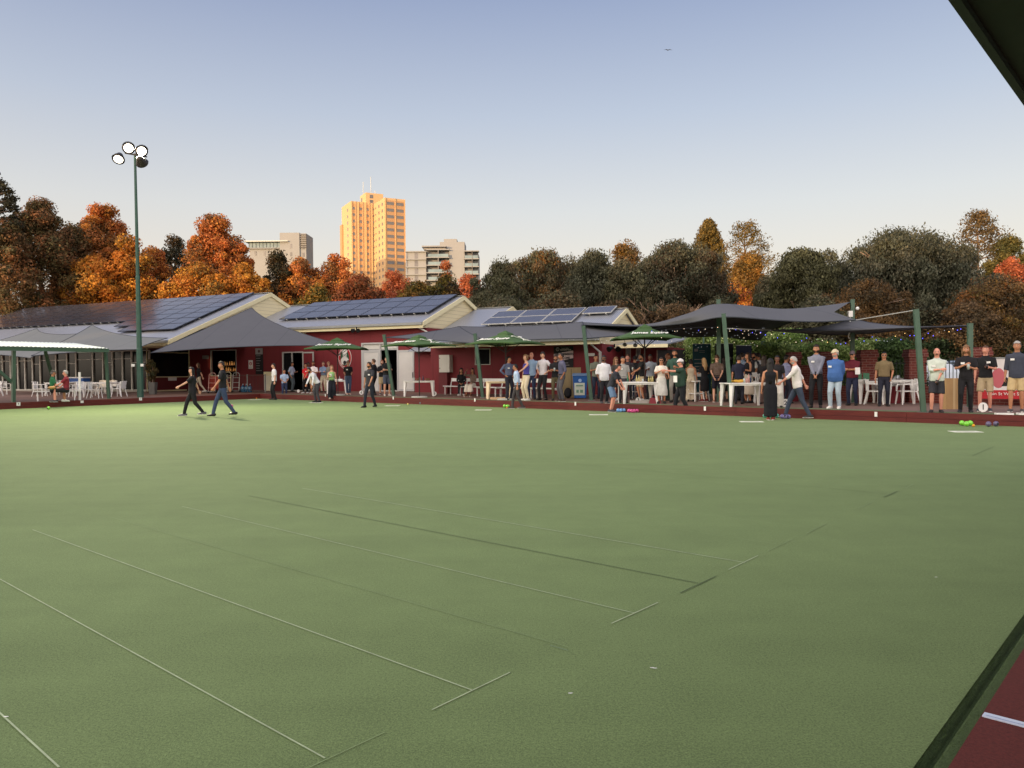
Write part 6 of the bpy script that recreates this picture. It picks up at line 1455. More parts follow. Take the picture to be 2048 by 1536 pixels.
bp2 = bowl(463, 811, 'pink', 'pink bowl beside the heel of the walking man in jeans', None)
def jack(px, py, rgb, label):
    q = MB(); q.ball((0,0,0), .034, 14, 10); o = q.build('jack', mat('jack_'+str(rgb[0]), rgb, .4), None, smooth=True, loc=G(px, py, .034)); tag(o, label, 'jack')
jack(513, 796.5, (226,130,40), 'orange jack ball resting at the far corner mat'); jack(679, 801, (226,220,150), 'pale yellow jack left of the blue bowls'); jack(815.5, 808, (230,214,120), 'pale yellow jack left of the teal bowls'); jack(1014, 815.5, (220,120,40), 'orange jack in front of the lime bowls'); jack(1947, 851, (224,160,40), 'amber jack right of the bright lime bowls')
for i, (px, py) in enumerate(((510,799.5),(632,805.5),(785,811.5),(967,820),(1197,829.5),(1503,843.5),(1931,863.5))):
    c = G(px, py, .0); q = MB(); X_ = -dR; Y_ = nR; hw, hl = .3, .18
    dx = Vector((1, -.12, 0)).normalized(); dy = Vector((dx.y, -dx.x, 0))
    P_ = lambda a, b, z: dx*a + (-dy)*b + Vector((0,0,z))
    q.hexa([P_(-hw,-hl,0), P_(hw,-hl,0), P_(hw,hl,0), P_(-hw,hl,0), P_(-hw,-hl,.006), P_(hw,-hl,.006), P_(hw,hl,.006), P_(-hw,hl,.006)]); rt = empty('bowling_mat', c)
    tag(rt, ['white mat on the green at the far corner with the orange jack', 'white mat beneath the bending man in the white shirt', 'white mat in front of the walking man in dark polo', 'white mat left of the man in pale blue shirt', 'white mat in front of the bending boy', 'white mat in front of the woman in the long black dress', 'white mat nearest the camera at the right'][i], 'mat', 'white rink mats along the ledge'); q.build('sheet', mat('mat_white', (222,222,208), .7), rt)
    q = MB(); q.hexa([P_(-hw*.6,-.03,.0065), P_(hw*.6,-.03,.0065), P_(hw*.6,.03,.0065), P_(-hw*.6,.03,.0065), P_(-hw*.6,-.03,.009), P_(hw*.6,-.03,.009), P_(hw*.6,.03,.009), P_(-hw*.6,.03,.009)]); q.build('print', mat('mat_print', (170,176,150), .8), rt)
def disc(px, py, txt, label, r=.11, d_off=0, sq=False):
    p = G(px, py+3.5, DK+.001); c = Vector((p.x, p.y, DK+r+.005)); rt = empty('rink_number', c); tag(rt, label, 'number plate', 'numbered rink markers')
    q = MB()
    if sq: q.box((-r,-.012,-r),(r,.0,r))
    else: q.tube([(0,-.012,0),(0,0,0)], r, 24)
    q.build('plate', M_white, rt)
    if txt: text_obj(txt, r*1.5, M_signblack, rt, frame_matrix(c+Vector((0,-.014,0)), (1,0,0), (0,0,1)), extrude=.001, offset=.004)
disc(596.6, 781.5, '', 'small blank oval white marker at the far doorway', .09); disc(722.8, 786, '6', 'round white rink marker numbered six by the double doors', .11)
disc(663, 786, '5', 'round white rink marker numbered five near the woman in green', .09); disc(868.8, 788.5, '4', 'round white rink marker numbered four under the table by the doors', .11); disc(1276.6, 802.5, '3', 'round white rink marker numbered three under the table with bottles', .10)
disc(1570.8, 811, '2', 'round white rink marker numbered two behind the elderly bowler', .125); disc(1965.8, 821, '1', 'round white rink marker numbered one between the right hand men', .125)
def plate(px, py, w, h, txt, label, edge_):
    p = G(px, 815, 0); 
    # face of the timber ledge
    if edge_ == 'L': t = (AT(px, py, 40) - C0); P0, d_, n_ = C0, dL, nL
    else: P0, d_, n_ = C0, dR, nR
    pp = PL(px, py, P0-n_*.012, n_); rt = empty('edge_marker', pp, math.atan2(d_.y, d_.x)); tag(rt, label, 'marker', 'small white markers on the timber ledge'); s = -1 if Matrix.Rotation(math.atan2(d_.y, d_.x), 3, 'Z') @ Vector((0,1,0)) @ n_ > 0 else 1
    q = MB(); q.box((-w/2,min(0,s*.012),-h/2),(w/2,max(0,s*.012),h/2)); q.build('plate', M_white, rt)
    if txt: text_obj(txt, h*.7, M_signblack, rt, frame_matrix(pp-n_*.016, d_ if d_.x > 0 else -d_, (0,0,1)), extrude=.001)
plate(36.7, 808, .15, .15, '8', 'square white plate numbered eight at the far left of the ledge', 'L'); plate(281, 798, .14, .14, '7', 'square white plate numbered seven below the lamp pole', 'L'); plate(164, 803.5, .13, .11, '', 'white shield marker below the white upright board', 'L')
for px, py, l in ((651, 790.5, 'white marker on the ledge beside the bending man'), (786.7, 796, 'white marker on the ledge below the first leaning post'), (950, 800, 'white marker on the ledge near the second leaning post'), (1151, 807.5, 'white marker on the ledge below the blue bin'), (1410, 817, 'white marker on the ledge right of the man in the cap'), (1752, 828.5, 'white marker on the ledge below the olive shirted man')):
    plate(px, py, .07, .13, '', l, 'R')
# gull far off in the sky
p = AT(1336, 100, 160); q = MB(); q.poly([(-.9,0,.0),(-.3,0,.18),(0,0,.02),(0,.3,0),(-.35,.25,.15)]); q.poly([(0,0,.02),(.35,0,.16),(.9,0,-.02),(.35,.25,.12),(0,.3,0)]); q.ball((0,.05,0), .14, 8, 5, sc=(.7,1.6,.6)); tag(q.build('bird', mat('bird_grey', (90,90,96), .8), None, loc=p), 'tiny dark bird high in the sky', 'bird')

# ============================================================ PEOPLE
SK = {'fair': (214,164,136), 'tan': (188,132,100), 'med': (160,108,80), 'brown': (120,78,58), 'dark': (78,50,40), 'pink': (216,150,128)}
HR = {'black': (24,20,20), 'dark': (44,32,26), 'brown': (84,58,40), 'lbrown': (124,92,62), 'blonde': (186,150,104), 'grey': (168,164,158), 'red': (120,70,44), 'dgrey': (104,100,96)}
def skinm(k): return mat('skin_'+k, SK[k], .55, 12, .05, spec=.35)
def hairm(k): return mat('hair_'+k, HR[k], .6, 40, .3, bump=.3, bscale=60)
def clothm(rgb, pat=None):
    if pat == 'floral': return mat('cloth_floral', rgb, .9, 14, .3, rgb2=(92,72,52))
    return mat('cloth_%d_%d_%d' % rgb, rgb, .85, 7, .12, bump=.9, bscale=8)
M_eyew = mat('eye_white', (225,220,214), .3); M_eye = mat('iris_dark', (40,28,22), .2); M_lip = mat('lips', (168,92,84), .5); M_brow = mat('brow', (50,38,32), .8)
M_shades = mat('dark_lens', (16,16,20), .15)
def ik(root, tgt, l1, l2, hint):
    v = tgt-root; d = min(v.length, (l1+l2)*.995); v = v.normalized()*d
    a = (l1*l1-l2*l2+d*d)/(2*d); h = math.sqrt(max(0, l1*l1-a*a)); n = v.normalized()
    u = hint - n*hint.dot(n); u = u.normalized() if u.length > 1e-5 else Vector((0,1,0))
    return root+n*a+u*h, root+v

HANDS = {  # hand targets and elbow hints in body frame (x right of the person, y forward), right side; mirrored for left
    'down': ((.25,.03,.80), (.4,-1,0)), 'hips': ((.185,.04,1.0), (1,-.5,0)), 'pocket': ((.20,.06,.90), (.8,-1,0)), 'behind': ((.10,-.16,.90), (1,-.1,0)),
    'cross': ((-.09,.20,1.17), (.8,.1,-.9)), 'front': ((.03,.20,.90), (.8,-.4,-.2)), 'drink': ((.10,.27,1.17), (.5,-.4,-1)), 'chest': ((.02,.2,1.24), (.8,-.1,-.8)),
    'face': ((.06,.13,1.52), (.7,.3,-.7)), 'point': ((.12,.64,1.38), (.2,0,-1)), 'reach': ((.16,.50,1.02), (.3,-.6,-.8)), 'swingf': ((.24,.28,.92), (.3,-1,0)), 'swingb': ((.26,-.22,.88), (.5,-1,0)),
    'knee': ((.12,.30,.78), (.8,-.3,0)), 'lap': ((.08,.28,1.0), (.8,-.4,-.3)), 'up': ((.22,.22,1.62), (.8,.2,-.6)), 'hang': ((.2,.12,.72), (.5,-.6,0))}
PEOPLE = []
def person(px, head, feet, face, label, top=None, sleeve='short', bottom='trousers', bcol=(40,42,50), shoes=(30,28,28), hair='short', hc='dark', skin='fair', build=1.0, sex='m',
           pose='stand', R_='down', L_='down', lean=0, turn=0, nod=0, zb=DK, badge=None, cap=None, glasses=False, beard=None, hem=.87, group=None, collar=True, tilt=0, hgt=None, pat=None, hold=None, wide=None, lanyard=False, seat=None, heel=None):
    k_ = (feet - (742-.0083*(px-1024)))/(CZ-zb); d = 1545/k_; H = hgt or max(1.5, min(1.93, (feet-head)/k_ + (.12 if lean > 15 else 0)))
    if pose == 'sit': H = hgt or 1.68
    S = H/1.75; base = G(px, feet, zb)
    face = face - math.degrees(math.atan2(base.x, base.y)); rt = empty('person', base, R(180+face)+R(tilt)); tag(rt, label, 'person', group)
    up = Vector((0,0,1)); f = sex == 'f'
    drop = 0
    if pose == 'sit': drop = .90*S - (.50)
    hip = Vector((0, 0, .91*S-drop))
    LR_ = Matrix.Rotation(R(-lean), 3, 'X')
    def U(x, y, z):         # upper body point given in standing coordinates
        v = Vector((x, y, z))*S - Vector((0,0,.91*S)); return LR_ @ v + hip
    sh = .178 if not f else .155; b = build; bw = 1+(b-1)*.9
    # ---- feet
    feetp = {'stand': ((.11,.02,0),(-.11,-.01,0)), 'relax': ((.13,.06,0),(-.10,-.03,0)), 'walk': ((.08,.30,.0),(-.08,-.34,.07)), 'walk2': ((.08,-.34,.10),(-.08,.26,.0)), 'step': ((.10,.20,0),(-.10,-.20,.02)),
             'close': ((.06,.0,0),(-.06,.0,0)), 'wide': ((.20,.0,0),(-.20,.0,0)), 'sit': ((.12,.44,0),(-.12,.40,0)), 'lunge': ((.1,.34,0),(-.1,-.30,.03)), 'sitx': ((.12,.44,0),(-.02,.5,.12))}[pose]
    hw = .088*(1.02 if f else 1); legs = []
    for s, ft in ((1, feetp[0]), (-1, feetp[1])):
        root = Vector((s*hw*S, 0, hip.z-.01)); an = Vector((ft[0]*S, ft[1]*S, ft[2]+.085*S)); hint = Vector((s*.08, 1, 0)) if pose != 'sit' else Vector((0,.3,1))
        kn, an = ik(root, an, .425*S, .415*S, hint); legs.append((s, root, kn, an))
    # ---- arms
    arms = []
    for s, key in ((1, R_), (-1, L_)):
        tg, hn = HANDS[key] if isinstance(key, str) else key
        root = U(s*sh, 0, 1.392)
        if key in ('hang', 'knee'): tgt = Vector((s*tg[0]*S, (tg[1]+math.sin(R(lean))*.45)*S, tg[2]*S))
        else: tgt = U(s*tg[0]*(1+(b-1)*.5), tg[1]*(1+(b-1)*.5)+(0 if tg[1] < .1 else .0), tg[2])
        el, wr = ik(root, tgt, .285*S, .255*S, LR_ @ Vector((s*hn[0], hn[1], hn[2]))); arms.append((s, root, el, wr))
    # ---- body mesh (skin)
    sm = skinm(skin); fl_ = b**.5
    q = MB(); tw = .13 if not f else .115
    q.loft([(U(0,0,.88), .13, .09), (U(0,0,1.0), tw, .085), (U(0,0,1.15), tw+.01, .085), (U(0,.0,1.3), .145, .09), (U(0,-.005,1.40), .14, .075), (U(0,-.005,1.45), .07, .06), (U(0,.008,1.50), .056*fl_, .058*fl_), (U(0,.018,1.57), .056*fl_, .058*fl_)], 12, 0, sq=2)
    for s, root, kn, an in legs:
        q.tube([root, root.lerp(kn,.5), kn, kn.lerp(an,.35), an, an-Vector((0,0,.03))], [.078*S*fl_,.07*S*fl_,.052*S*fl_,.052*S*fl_,.036*S,.034*S], 10, dome=True)
        q.tube([an+Vector((0,-.03,-.045*S)), an+Vector((s*.015,.10,-.05*S)), an+Vector((s*.02,.16,-.06*S))], [.034*S,.036*S,.024*S], 8, dome=True)
    for s, root, el, wr in arms:
        inn = root + (U(0,0,1.34)-root)*.25; q.tube([inn, root.lerp(el,.12), root.lerp(el,.5), el, el.lerp(wr,.35), wr], [.03*S, .045*S*fl_,.044*S*fl_,.036*S*fl_,.036*S*fl_,.024*S], 10)
    body = q.build('body', [sm, M_eyew, M_eye, M_lip, M_brow], rt, smooth=True)
    # ---- head and hands appended unremeshed
    ex = MB(); hcn = U(0, .026, 1.628)
    HR_ = LR_ @ Matrix.Rotation(R(turn), 3, 'Z') @ Matrix.Rotation(R(-nod + lean*.6), 3, 'X')
    def hd(v): return hcn + HR_ @ (Vector(v)*S)
    nseg, nr = 20, 16; base_i = len(ex.v)
    for i in range(nr+1):
        th = math.pi*i/nr
        for k in range(nseg):
            a = 2*math.pi*k/nseg; x, y, z = math.sin(th)*math.cos(a)*.077, math.sin(th)*math.sin(a)*.096, math.cos(th)*.116
            if z < 0: t = -z/.116; x *= 1-.30*t*t; y = y*(1-.12*t) + .012*t
            if y > 0:
                y *= .92 if z > -.02 else .96
                w = math.exp(-(x/.014)**2); 
                if -.045 < z < .02: y += .020*w*(1-abs(z+.025)/.05) if abs(z+.025) < .05 else 0      # nose
                e = math.exp(-((abs(x)-.031)/.014)**2-((z-.006)/.013)**2); y -= .007*e                  # eye sockets
                if z < -.08: y += .008*math.exp(-(x/.03)**2)
            ex.v.append(tuple(hd((x, y, z))))
    for i in range(nr):
        for k in range(nseg):
            a = base_i+i*nseg+k; c2 = base_i+i*nseg+(k+1) % nseg; ex.face((a, a+nseg, c2+nseg, c2), 0)
    RB = HR_
    for s in (-1, 1):
        ex.ball(hd((s*.077,-.003,-.008)), .026*S, 8, 6, 0, (.35,.6,1), RB)
        ex.ball(hd((s*.031,.080,.006)), .0115*S, 8, 6, 1, (1,.6,.65), RB); ex.ball(hd((s*.031,.0865,.006)), .0058*S, 6, 5, 2, (1,.5,1), RB)
        ex.tube([hd((s*.018,.0885,.026)), hd((s*.034,.088,.030)), hd((s*.047,.078,.025))], .0042*S, 5, 4)
    ex.ball(hd((0,.0855,-.058)), .021*S, 10, 5, 3, (1,.35,.28), RB)
    for s, root, el, wr in arms:
        dr = (wr-el).normalized(); inw = Vector((-s,0,0)); inw = (inw-dr*inw.dot(dr)); inw = inw.normalized() if inw.length > .05 else Vector((0,0,1)); fw = dr.cross(inw)*s
        pc = wr+dr*.045*S; ex.tube([wr-dr*.01, wr+dr*.02*S, wr+dr*.085*S], [.023*S,.034*S,.036*S], 8, 0, flat=.5, up=fw, dome=True)
        for j, (o, ln) in enumerate(((-.027,.062),(-.009,.072),(.009,.070),(.026,.054))):
            p0 = wr+dr*.085*S+fw*o*S; p1 = p0+(dr*.6+inw*.25)*ln*.55*S; p2 = p1+(dr*.35+inw*.6)*ln*.5*S
            ex.tube([p0, p1, p2], [.0095*S,.0085*S,.007*S], 5, 0, dome=True)
        t0 = wr+dr*.03*S-fw*.03*S if True else wr; ex.tube([t0, t0+(dr*.6-fw*.5+inw*.3)*.04*S, t0+(dr*1.1-fw*.4+inw*.7)*.05*S], [.012*S,.010*S,.008*S], 5, 0, dome=True)
    vox = .016 if d < 27 else .021
    later_remesh(body, vox, ex)
    # ---- top garment
    if top:
        cm = clothm(top, pat); q = MB()
        belly = max(0, b-1); rings = []
        A_ = [(hem,.168,.118),(.95,.168,.12),(1.05,.152,.112),(1.16,.160,.115),(1.28,.180,.122),(1.35,.184,.117),(1.41,.152,.098),(1.45,.100,.080),(1.478,.070,.068)] if not f else \
             [(hem,.165,.118),(.95,.158,.115),(1.05,.132,.100),(1.16,.140,.108),(1.27,.156,.128),(1.34,.158,.108),(1.40,.132,.086),(1.45,.078,.068)]
        for z, rx_, ry_ in A_:
            g = math.exp(-((z-1.03)/.14)**2)*belly; k2 = bw if z < 1.42 else 1
            rings.append((U(0, g*.16, z), rx_*k2*S*(1+g*.35), ry_*k2*S*(1+g*.75)))
        if sleeve == 'none' and f: rings = rings[:-2] + [(U(0,0,1.415), .10*S, .075*S)]
        q.loft(rings, 16, 0, sq=2.3)
        if sleeve != 'none':
            for s, root, el, wr in arms:
                inner = root + (U(0,0,1.36)-root)*.25
                if sleeve == 'short': q.tube([inner, root, root.lerp(el, .5), root.lerp(el, .82)], [.055*S*fl_,.064*S*fl_,.064*S*fl_,.066*S*fl_], 10)
                elif sleeve == 'rolled': q.tube([inner, root, root.lerp(el,.5), el, el.lerp(wr,.3)], [.06*S*fl_,.067*S*fl_,.06*S*fl_,.052*S*fl_,.052*S*fl_], 10)
                else: q.tube([inner, root, root.lerp(el,.5), el, el.lerp(wr,.5), el.lerp(wr,.95)], [.06*S*fl_,.067*S*fl_,.058*S*fl_,.05*S*fl_,.044*S,.036*S], 10)
        nm = {'short': 'shirt', 'long': 'shirt', 'rolled': 'shirt', 'none': 'top'}[sleeve]
        o = q.build(nm, cm, rt, smooth=True); later_remesh(o, vox)
        if collar:
            q = MB(); c = [U(math.cos(a)*.068, math.sin(a)*.066+.004, 1.475+.012*math.sin(a)*-1) for a in np.linspace(0, 2*math.pi, 14)]; q.tube(c, .013*S, 5, cap=False); q.build('collar', cm, rt, smooth=True)
    # ---- bottoms
    bm = clothm(bcol)
    if bottom in ('trousers', 'shorts', 'wide'):
        q = MB(); ztop = .985
        q.loft([(U(0,0,ztop), .150*bw*S, .112*bw*S), (U(0,-.004,.93), .162*bw*S, .118*bw*S), (hip+Vector((0,-.004,-.04)), .168*bw*S, .122*bw*S), (hip+Vector((0,0,-.12*S)) if pose != 'sit' else hip+Vector((0,.03,-.06)), .13*bw*S, .10*S)], 14, sq=2.2)
        for s, root, kn, an in legs:
            if bottom == 'shorts': q.tube([root+Vector((0,0,-.02)), root.lerp(kn,.5), root.lerp(kn,.93)], [.092*S*fl_,.092*S*fl_,.090*S*fl_], 12)
            elif bottom == 'wide': q.tube([root+Vector((0,0,-.02)), root.lerp(kn,.5), kn, kn.lerp(an,.5), an-Vector((0,0,.05*S))], [.098*S,.10*S,.10*S,.105*S,.112*S], 12)
            else: q.tube([root+Vector((0,0,-.02)), root.lerp(kn,.5), kn, kn.lerp(an,.5), an-Vector((0,0,.02*S))], [.092*S*fl_,.085*S*fl_,.066*S*fl_,.060*S*fl_,.052*S*fl_], 12)
        o = q.build('shorts' if bottom == 'shorts' else 'trousers', bm, rt, smooth=True); later_remesh(o, vox)
        if top and hem > .9 and top != bcol:
            q = MB(); c = [U(math.cos(a)*.158*bw, math.sin(a)*.118*bw, .985) for a in np.linspace(0, 2*math.pi, 18)]; q.tube(c, .016*S, 5, cap=False); q.build('belt', mat('dark_leather', (34,26,22), .5), rt)
    elif bottom in ('skirt', 'dress', 'maxi'):
        zl = {'skirt': .30, 'dress': .42, 'maxi': .10}[bottom]; wl = wide or {'skirt': .21, 'dress': .18, 'maxi': .17}[bottom]
        q = MB()
        if pose == 'sit':
            q.loft([(U(0,0,1.02), .13*S, .10*S), (hip+Vector((0,0,.0)), .19*S, .14*S), (hip+Vector((0,.12,-.01)), .20*S, .11*S)], 14)
            for s, root, kn, an in legs: q.tube([root, kn, kn.lerp(an,.7)], [.10*S,.11*S,.13*S], 12)
        else: q.loft([(U(0,0,1.04), .128*S, .098*S), (U(0,0,.92), .182*S, .135*S), (Vector((0,0,.75*S)), .192*S, .145*S), (Vector((0,0,(zl+.2)*S)), (wl*.97)*S, wl*.85*S), (Vector((0,0,zl*S)), wl*S, wl*.9*S)], 18, sq=2.1)
        o = q.build('skirt' if bottom != 'dress' and bottom != 'maxi' else 'dress_skirt', bm, rt, smooth=True); later_remesh(o, vox)
    # ---- shoes
    if shoes:
        shm = mat('shoe_%d_%d' % (shoes[0], shoes[2]), shoes, .5)
        for s, root, kn, an in legs:
            q = MB(); pitch = 0 if an.z < .14*S+.02 else -.5; Rp = Matrix.Rotation(pitch, 3, 'X') @ Matrix.Rotation(R(-s*8), 3, 'Z'); c = an-Vector((0,0,.085*S))
            q.loft([(c+Rp@Vector((0,-.085,.03)), .030, .028), (c+Rp@Vector((0,-.07,.045)), .040, .048), (c+Rp@Vector((0,0,.05)), .043, .052), (c+Rp@Vector((0,.08,.038)), .048, .036), (c+Rp@Vector((0,.15,.030)), .046, .028), (c+Rp@Vector((0,.185,.022)), .028, .016)], 12, side=Vector((1,0,0)))
            q.build('shoe', shm, rt, smooth=True)
            if shoes[0] > 150 or shoes == (40,42,44): pass
            if shoes != (30,28,28) and sex: 
                q = MB(); q.loft([(c+Rp@Vector((0,-.09,.009)), .036, .009), (c+Rp@Vector((0,.06,.009)), .049, .009), (c+Rp@Vector((0,.19,.009)), .035, .009)], 10); q.build('sole', M_white if shoes[0] > 60 or shoes[2] > 40 else M_black, rt)
    if heel: pass
    # ---- hair
    hm = hairm(hc)
    def shell(f_in, grow, name, m, zs=1.0, puff=0):
        q = MB(); n1, n2 = 22, 15; idx = {}
        for i in range(n2+1):
            th = math.pi*i/n2
            for k in range(n1):
                a = 2*math.pi*k/n1; x, y, z = math.sin(th)*math.cos(a), math.sin(th)*math.sin(a), math.cos(th)
                g = grow*(1+(.28*math.sin(5*a+i*1.3)+.2*math.sin(11*a-i*2.1))*(1 if grow > .006 else .3)); p = (x*(.077+g+puff*.3), y*(.096+g), z*(.116+g)*zs+ (0 if z < 0 else .003))
                if f_in(p[0], p[1], p[2]): idx[(i, k)] = len(q.v); q.v.append(tuple(hd(p)))
        for i in range(n2):
            for k in range(n1):
                kk = [(i,k),(i+1,k),(i+1,(k+1) % n1),(i,(k+1) % n1)]
                if all(w in idx for w in kk): q.face([idx[w] for w in kk])
        return q.build(name, m, rt, smooth=True)
    def hf(x, y, z): return z > .045+.25*max(0, y-.05) if y > .03 else (z > -.02 if y > -.02 else z > -.06)
    if hair == 'short': shell(hf, .013, 'hair', hm)
    elif hair == 'crop': shell(hf, .006, 'hair', hm)
    elif hair == 'bald': shell(lambda x, y, z: (y < .0 and -.06 < z < .03) or (abs(x) > .06 and y < .03 and -.03 < z < .03), .004, 'hair', hm)
    elif hair in ('long', 'vlong', 'bob', 'bun', 'tail', 'curly'):
        shell(lambda x, y, z: (z > .05 if y > .045 else (z > -.03 if y > .01 else z > -.10)), .016 if hair != 'curly' else .03, 'hair', hm)
        if hair in ('long', 'vlong', 'curly', 'bob'):
            ln = {'long': .30, 'vlong': .52, 'bob': .14, 'curly': .26}[hair]; q = MB(); w = .075 if hair != 'curly' else .10
            q.loft([(hd((0,-.045,.03)), .070*S, .055*S), (hd((0,-.055,-.08)), w*S, .050*S), (hd((0,-.05,-.10))+Vector((0,-.035,-.10))*S, (w+.015)*S, .040*S), (hd((0,-.05,-.10))+Vector((0,-.055,-ln))*S, w*.8*S, .025*S)], 14)
            for s in (-1,1): q.tube([hd((s*.066,.0,.04)), hd((s*.082,-.005,-.06)), hd((s*.085,.0,-.10))+Vector((0,.0,-ln*.35))*S], [.022*S,.026*S,.014*S], 7)
            q.build('hair_lengths', hm, rt, smooth=True)
        elif hair == 'bun': q = MB(); q.ball(hd((0,-.11,.06)), .042*S, 10, 8); q.build('hair_bun', hm, rt, smooth=True)
        elif hair == 'tail': q = MB(); q.tube([hd((0,-.10,.04)), hd((0,-.15,-.02)), hd((0,-.14,-.16))], [.03*S,.032*S,.012*S], 8); q.build('ponytail', hm, rt, smooth=True)
    if cap:
        cm2 = mat('cap_%d_%d' % (cap[0], cap[2]), cap, .8, 6, .1); o = shell(lambda x, y, z: z > .028, .020, 'cap', cm2)
        q = MB(); P = []
        for i in range(5):
            t = i/4; P.append([hd((math.sin(a)*(.078-.012*t), .07+math.cos(a)*.0+ (.075*t)*math.cos(a*1.1)+.01, .045-.018*t)) for a in np.linspace(-1.2, 1.2, 9)])
        q.grid(P); q.grid([[p+Vector((0,0,-.006)) for p in r] for r in P][::-1]); q.build('brim', cm2, o)
    if glasses:
        q = MB()
        for s in (-1,1): q.ball(hd((s*.033,.094,.004)), .024*S, 10, 6, 0, (1,.25,.8), RB); q.tube([hd((s*.056,.085,.01)), hd((s*.08,0,.01))], .004*S, 4)
        q.tube([hd((-.012,.1,.01)), hd((.012,.1,.01))], .004*S, 4); q.build('sunglasses' if glasses != 'clear' else 'glasses', M_shades if glasses != 'clear' else mat('glasses_frame', (70,60,60), .3), rt)
    if beard:
        if beard == 'moustache': q = MB(); q.tube([hd((-.034,.078,-.054)), hd((-.015,.092,-.042)), hd((.015,.092,-.042)), hd((.034,.078,-.054))], [.006*S,.011*S,.011*S,.006*S], 6); q.build('moustache', hairm('dark'), rt, smooth=True)
        else: shell(lambda x, y, z: y > -.01 and z < -.035 - .0*abs(x) and z < -.028-.25*max(0,.05-abs(x)), .004, 'beard', hairm(beard))
    if badge:
        s, z = (badge if isinstance(badge, tuple) else (1, 1.27)); q = MB(); c = U(s*-.075*bw, (.125+ (b-1)*.12)*bw, z); X_ = Vector((1,0,0)); Y_ = LR_@Vector((0,0,1)); n_ = Vector((0,1,0))
        P_ = [c-X_*.045-Y_*.026, c+X_*.045-Y_*.026, c+X_*.045+Y_*.026, c-X_*.045+Y_*.026]; F_ = [p+LR_@Vector((0,.012,0)) for p in P_]; q.hexa(P_+F_); q.build('name_badge', M_white, rt)
    if lanyard:
        q = MB(); q.tube([U(-.06,.06,1.46), U(-.03,.125*bw+.01,1.3), U(0,.13*bw+.012,1.15)], .006, 4); q.tube([U(.06,.06,1.46), U(.03,.125*bw+.01,1.3), U(0,.13*bw+.012,1.15)], .006, 4); q.box((-.001,-.001,-.001),(.001,.001,.001)); q.build('lanyard', M_black, rt)
    W = Matrix.Translation(base) @ Matrix.Rotation(R(180+face+tilt), 4, 'Z')
    if hold:
        for s, what, hl in hold:
            arm = arms[0] if s == 'R' else arms[1]; wr = arm[3]; dr = (arm[3]-arm[2]).normalized(); p = W @ (wr+dr*.10*S)
            if what == 'glass': q = MB(); q.tube([(0,0,-.07),(0,0,.07)], [.028,.036], 10); o = q.build('drinking_glass', M_clear, None, smooth=True, loc=p); tag(o, hl, 'glass')
            elif what == 'dark': q = MB(); q.tube([(0,0,-.08),(0,0,.06)], [.03,.038], 10); o = q.build('drinking_glass', mat('dark_drink', (44,32,30), .2), None, smooth=True, loc=p); tag(o, hl, 'glass')
            elif what == 'bottle': q = MB(); q.tube([(0,0,-.12),(0,0,.02),(0,0,.06),(0,0,.12)], [.03,.03,.013,.012], 8); o = q.build('bottle', M_dkg, None, smooth=True, loc=p); tag(o, hl, 'bottle')
            elif what == 'paper': q = MB(); q.box((-.075,-.002,-.17),(.075,.002,.04)); o = q.build('paper_sheet', M_white, None, loc=p+Vector((0,-.06,0)), rz=R(180+face+35)); tag(o, hl, 'paper')
            elif what == 'phone': q = MB(); q.box((-.035,-.005,-.07),(.035,.005,.07)); o = q.build('phone', M_black, None, loc=p, rz=R(face)); tag(o, hl, 'phone')
            elif what == 'hat': q = MB(); q.ball((0,0,0), .15, 12, 6, sc=(1.1,1,.45)); o = q.build('straw_hat', mat('straw', (176,136,84), .8, 20, .2), None, smooth=True, loc=p); tag(o, hl, 'hat')
    return rt

BK = (26,26,30); NV_ = (34,40,62); WH = (226,224,222); LB = (164,184,212); CH = (62,62,68); BG = (196,180,152); JN = (58,74,104); CR_ = (222,212,194); DP = (44,46,52)
g0 = None
# --- left
person(106, 744, 803.5, 90, 'seated man in green and white jersey facing right on the long bench', top=(44,112,74), bottom='shorts', bcol=BK, shoes=(200,200,196), pose='sit', cap=(70,66,62), hc='dgrey', R_='lap', L_='lap', hem=.92, hgt=1.78, skin='tan')
person(133, 742, 803.5, -90, 'seated grey haired man in maroon shirt facing left with a straw hat', top=(132,40,52), bottom='shorts', bcol=BK, shoes=(60,56,58), pose='sit', hc='grey', R_='lap', L_='reach', hem=.92, skin='pink', hgt=1.78, hold=[('L','hat','straw hat held by the seated grey haired man')])
person(398, 726, 786, -90, 'woman with long brown hair in black tee and beige trousers behind the walking pair', top=BK, sex='f', bcol=(190,178,156), shoes=(200,196,188), hair='long', hc='brown', pose='walk', R_='down', L_='swingb', collar=False)
person(386, 734.5, 833.5, -88, 'woman in black walking left across the green with long black hair', top=BK, sex='f', bcol=BK, shoes=(96,96,100), hair='vlong', hc='black', pose='walk', R_='swingb', L_='reach', zb=0, hem=.80, collar=False, turn=20, badge=(1,1.3), build=1.1)
person(446, 723, 834, -86, 'man in black polo and blue jeans walking left across the green', top=BK, bcol=(56,70,98), shoes=(30,28,28), pose='walk', R_='swingb', L_='swingf', zb=0, badge=(1,1.3), hem=.90, turn=20, skin='tan', hc='dark')
person(549, 719.5, 799.5, -80, 'slim man in white tee and black trousers side on at the far corner', top=WH, bcol=BK, pose='relax', zb=0, hem=.88, collar=False, skin='fair', hc='dark')
person(569, 737, 796, 8, 'short lad in pale blue tee and blue jeans beside the lime bowl', top=LB, bcol=(46,56,86), pose='relax', zb=0, R_='lap', L_='lap', hem=.9, collar=False, skin='tan', hc='black', hgt=1.62)
person(584, 716.5, 783.5, 60, 'man in pale blue shirt with back half turned at the open doorway', top=(186,196,216), bcol=(86,98,104), pose='relax', R_='pocket', L_='drink', skin='tan', hc='dark', hem=.95, hgt=1.84)
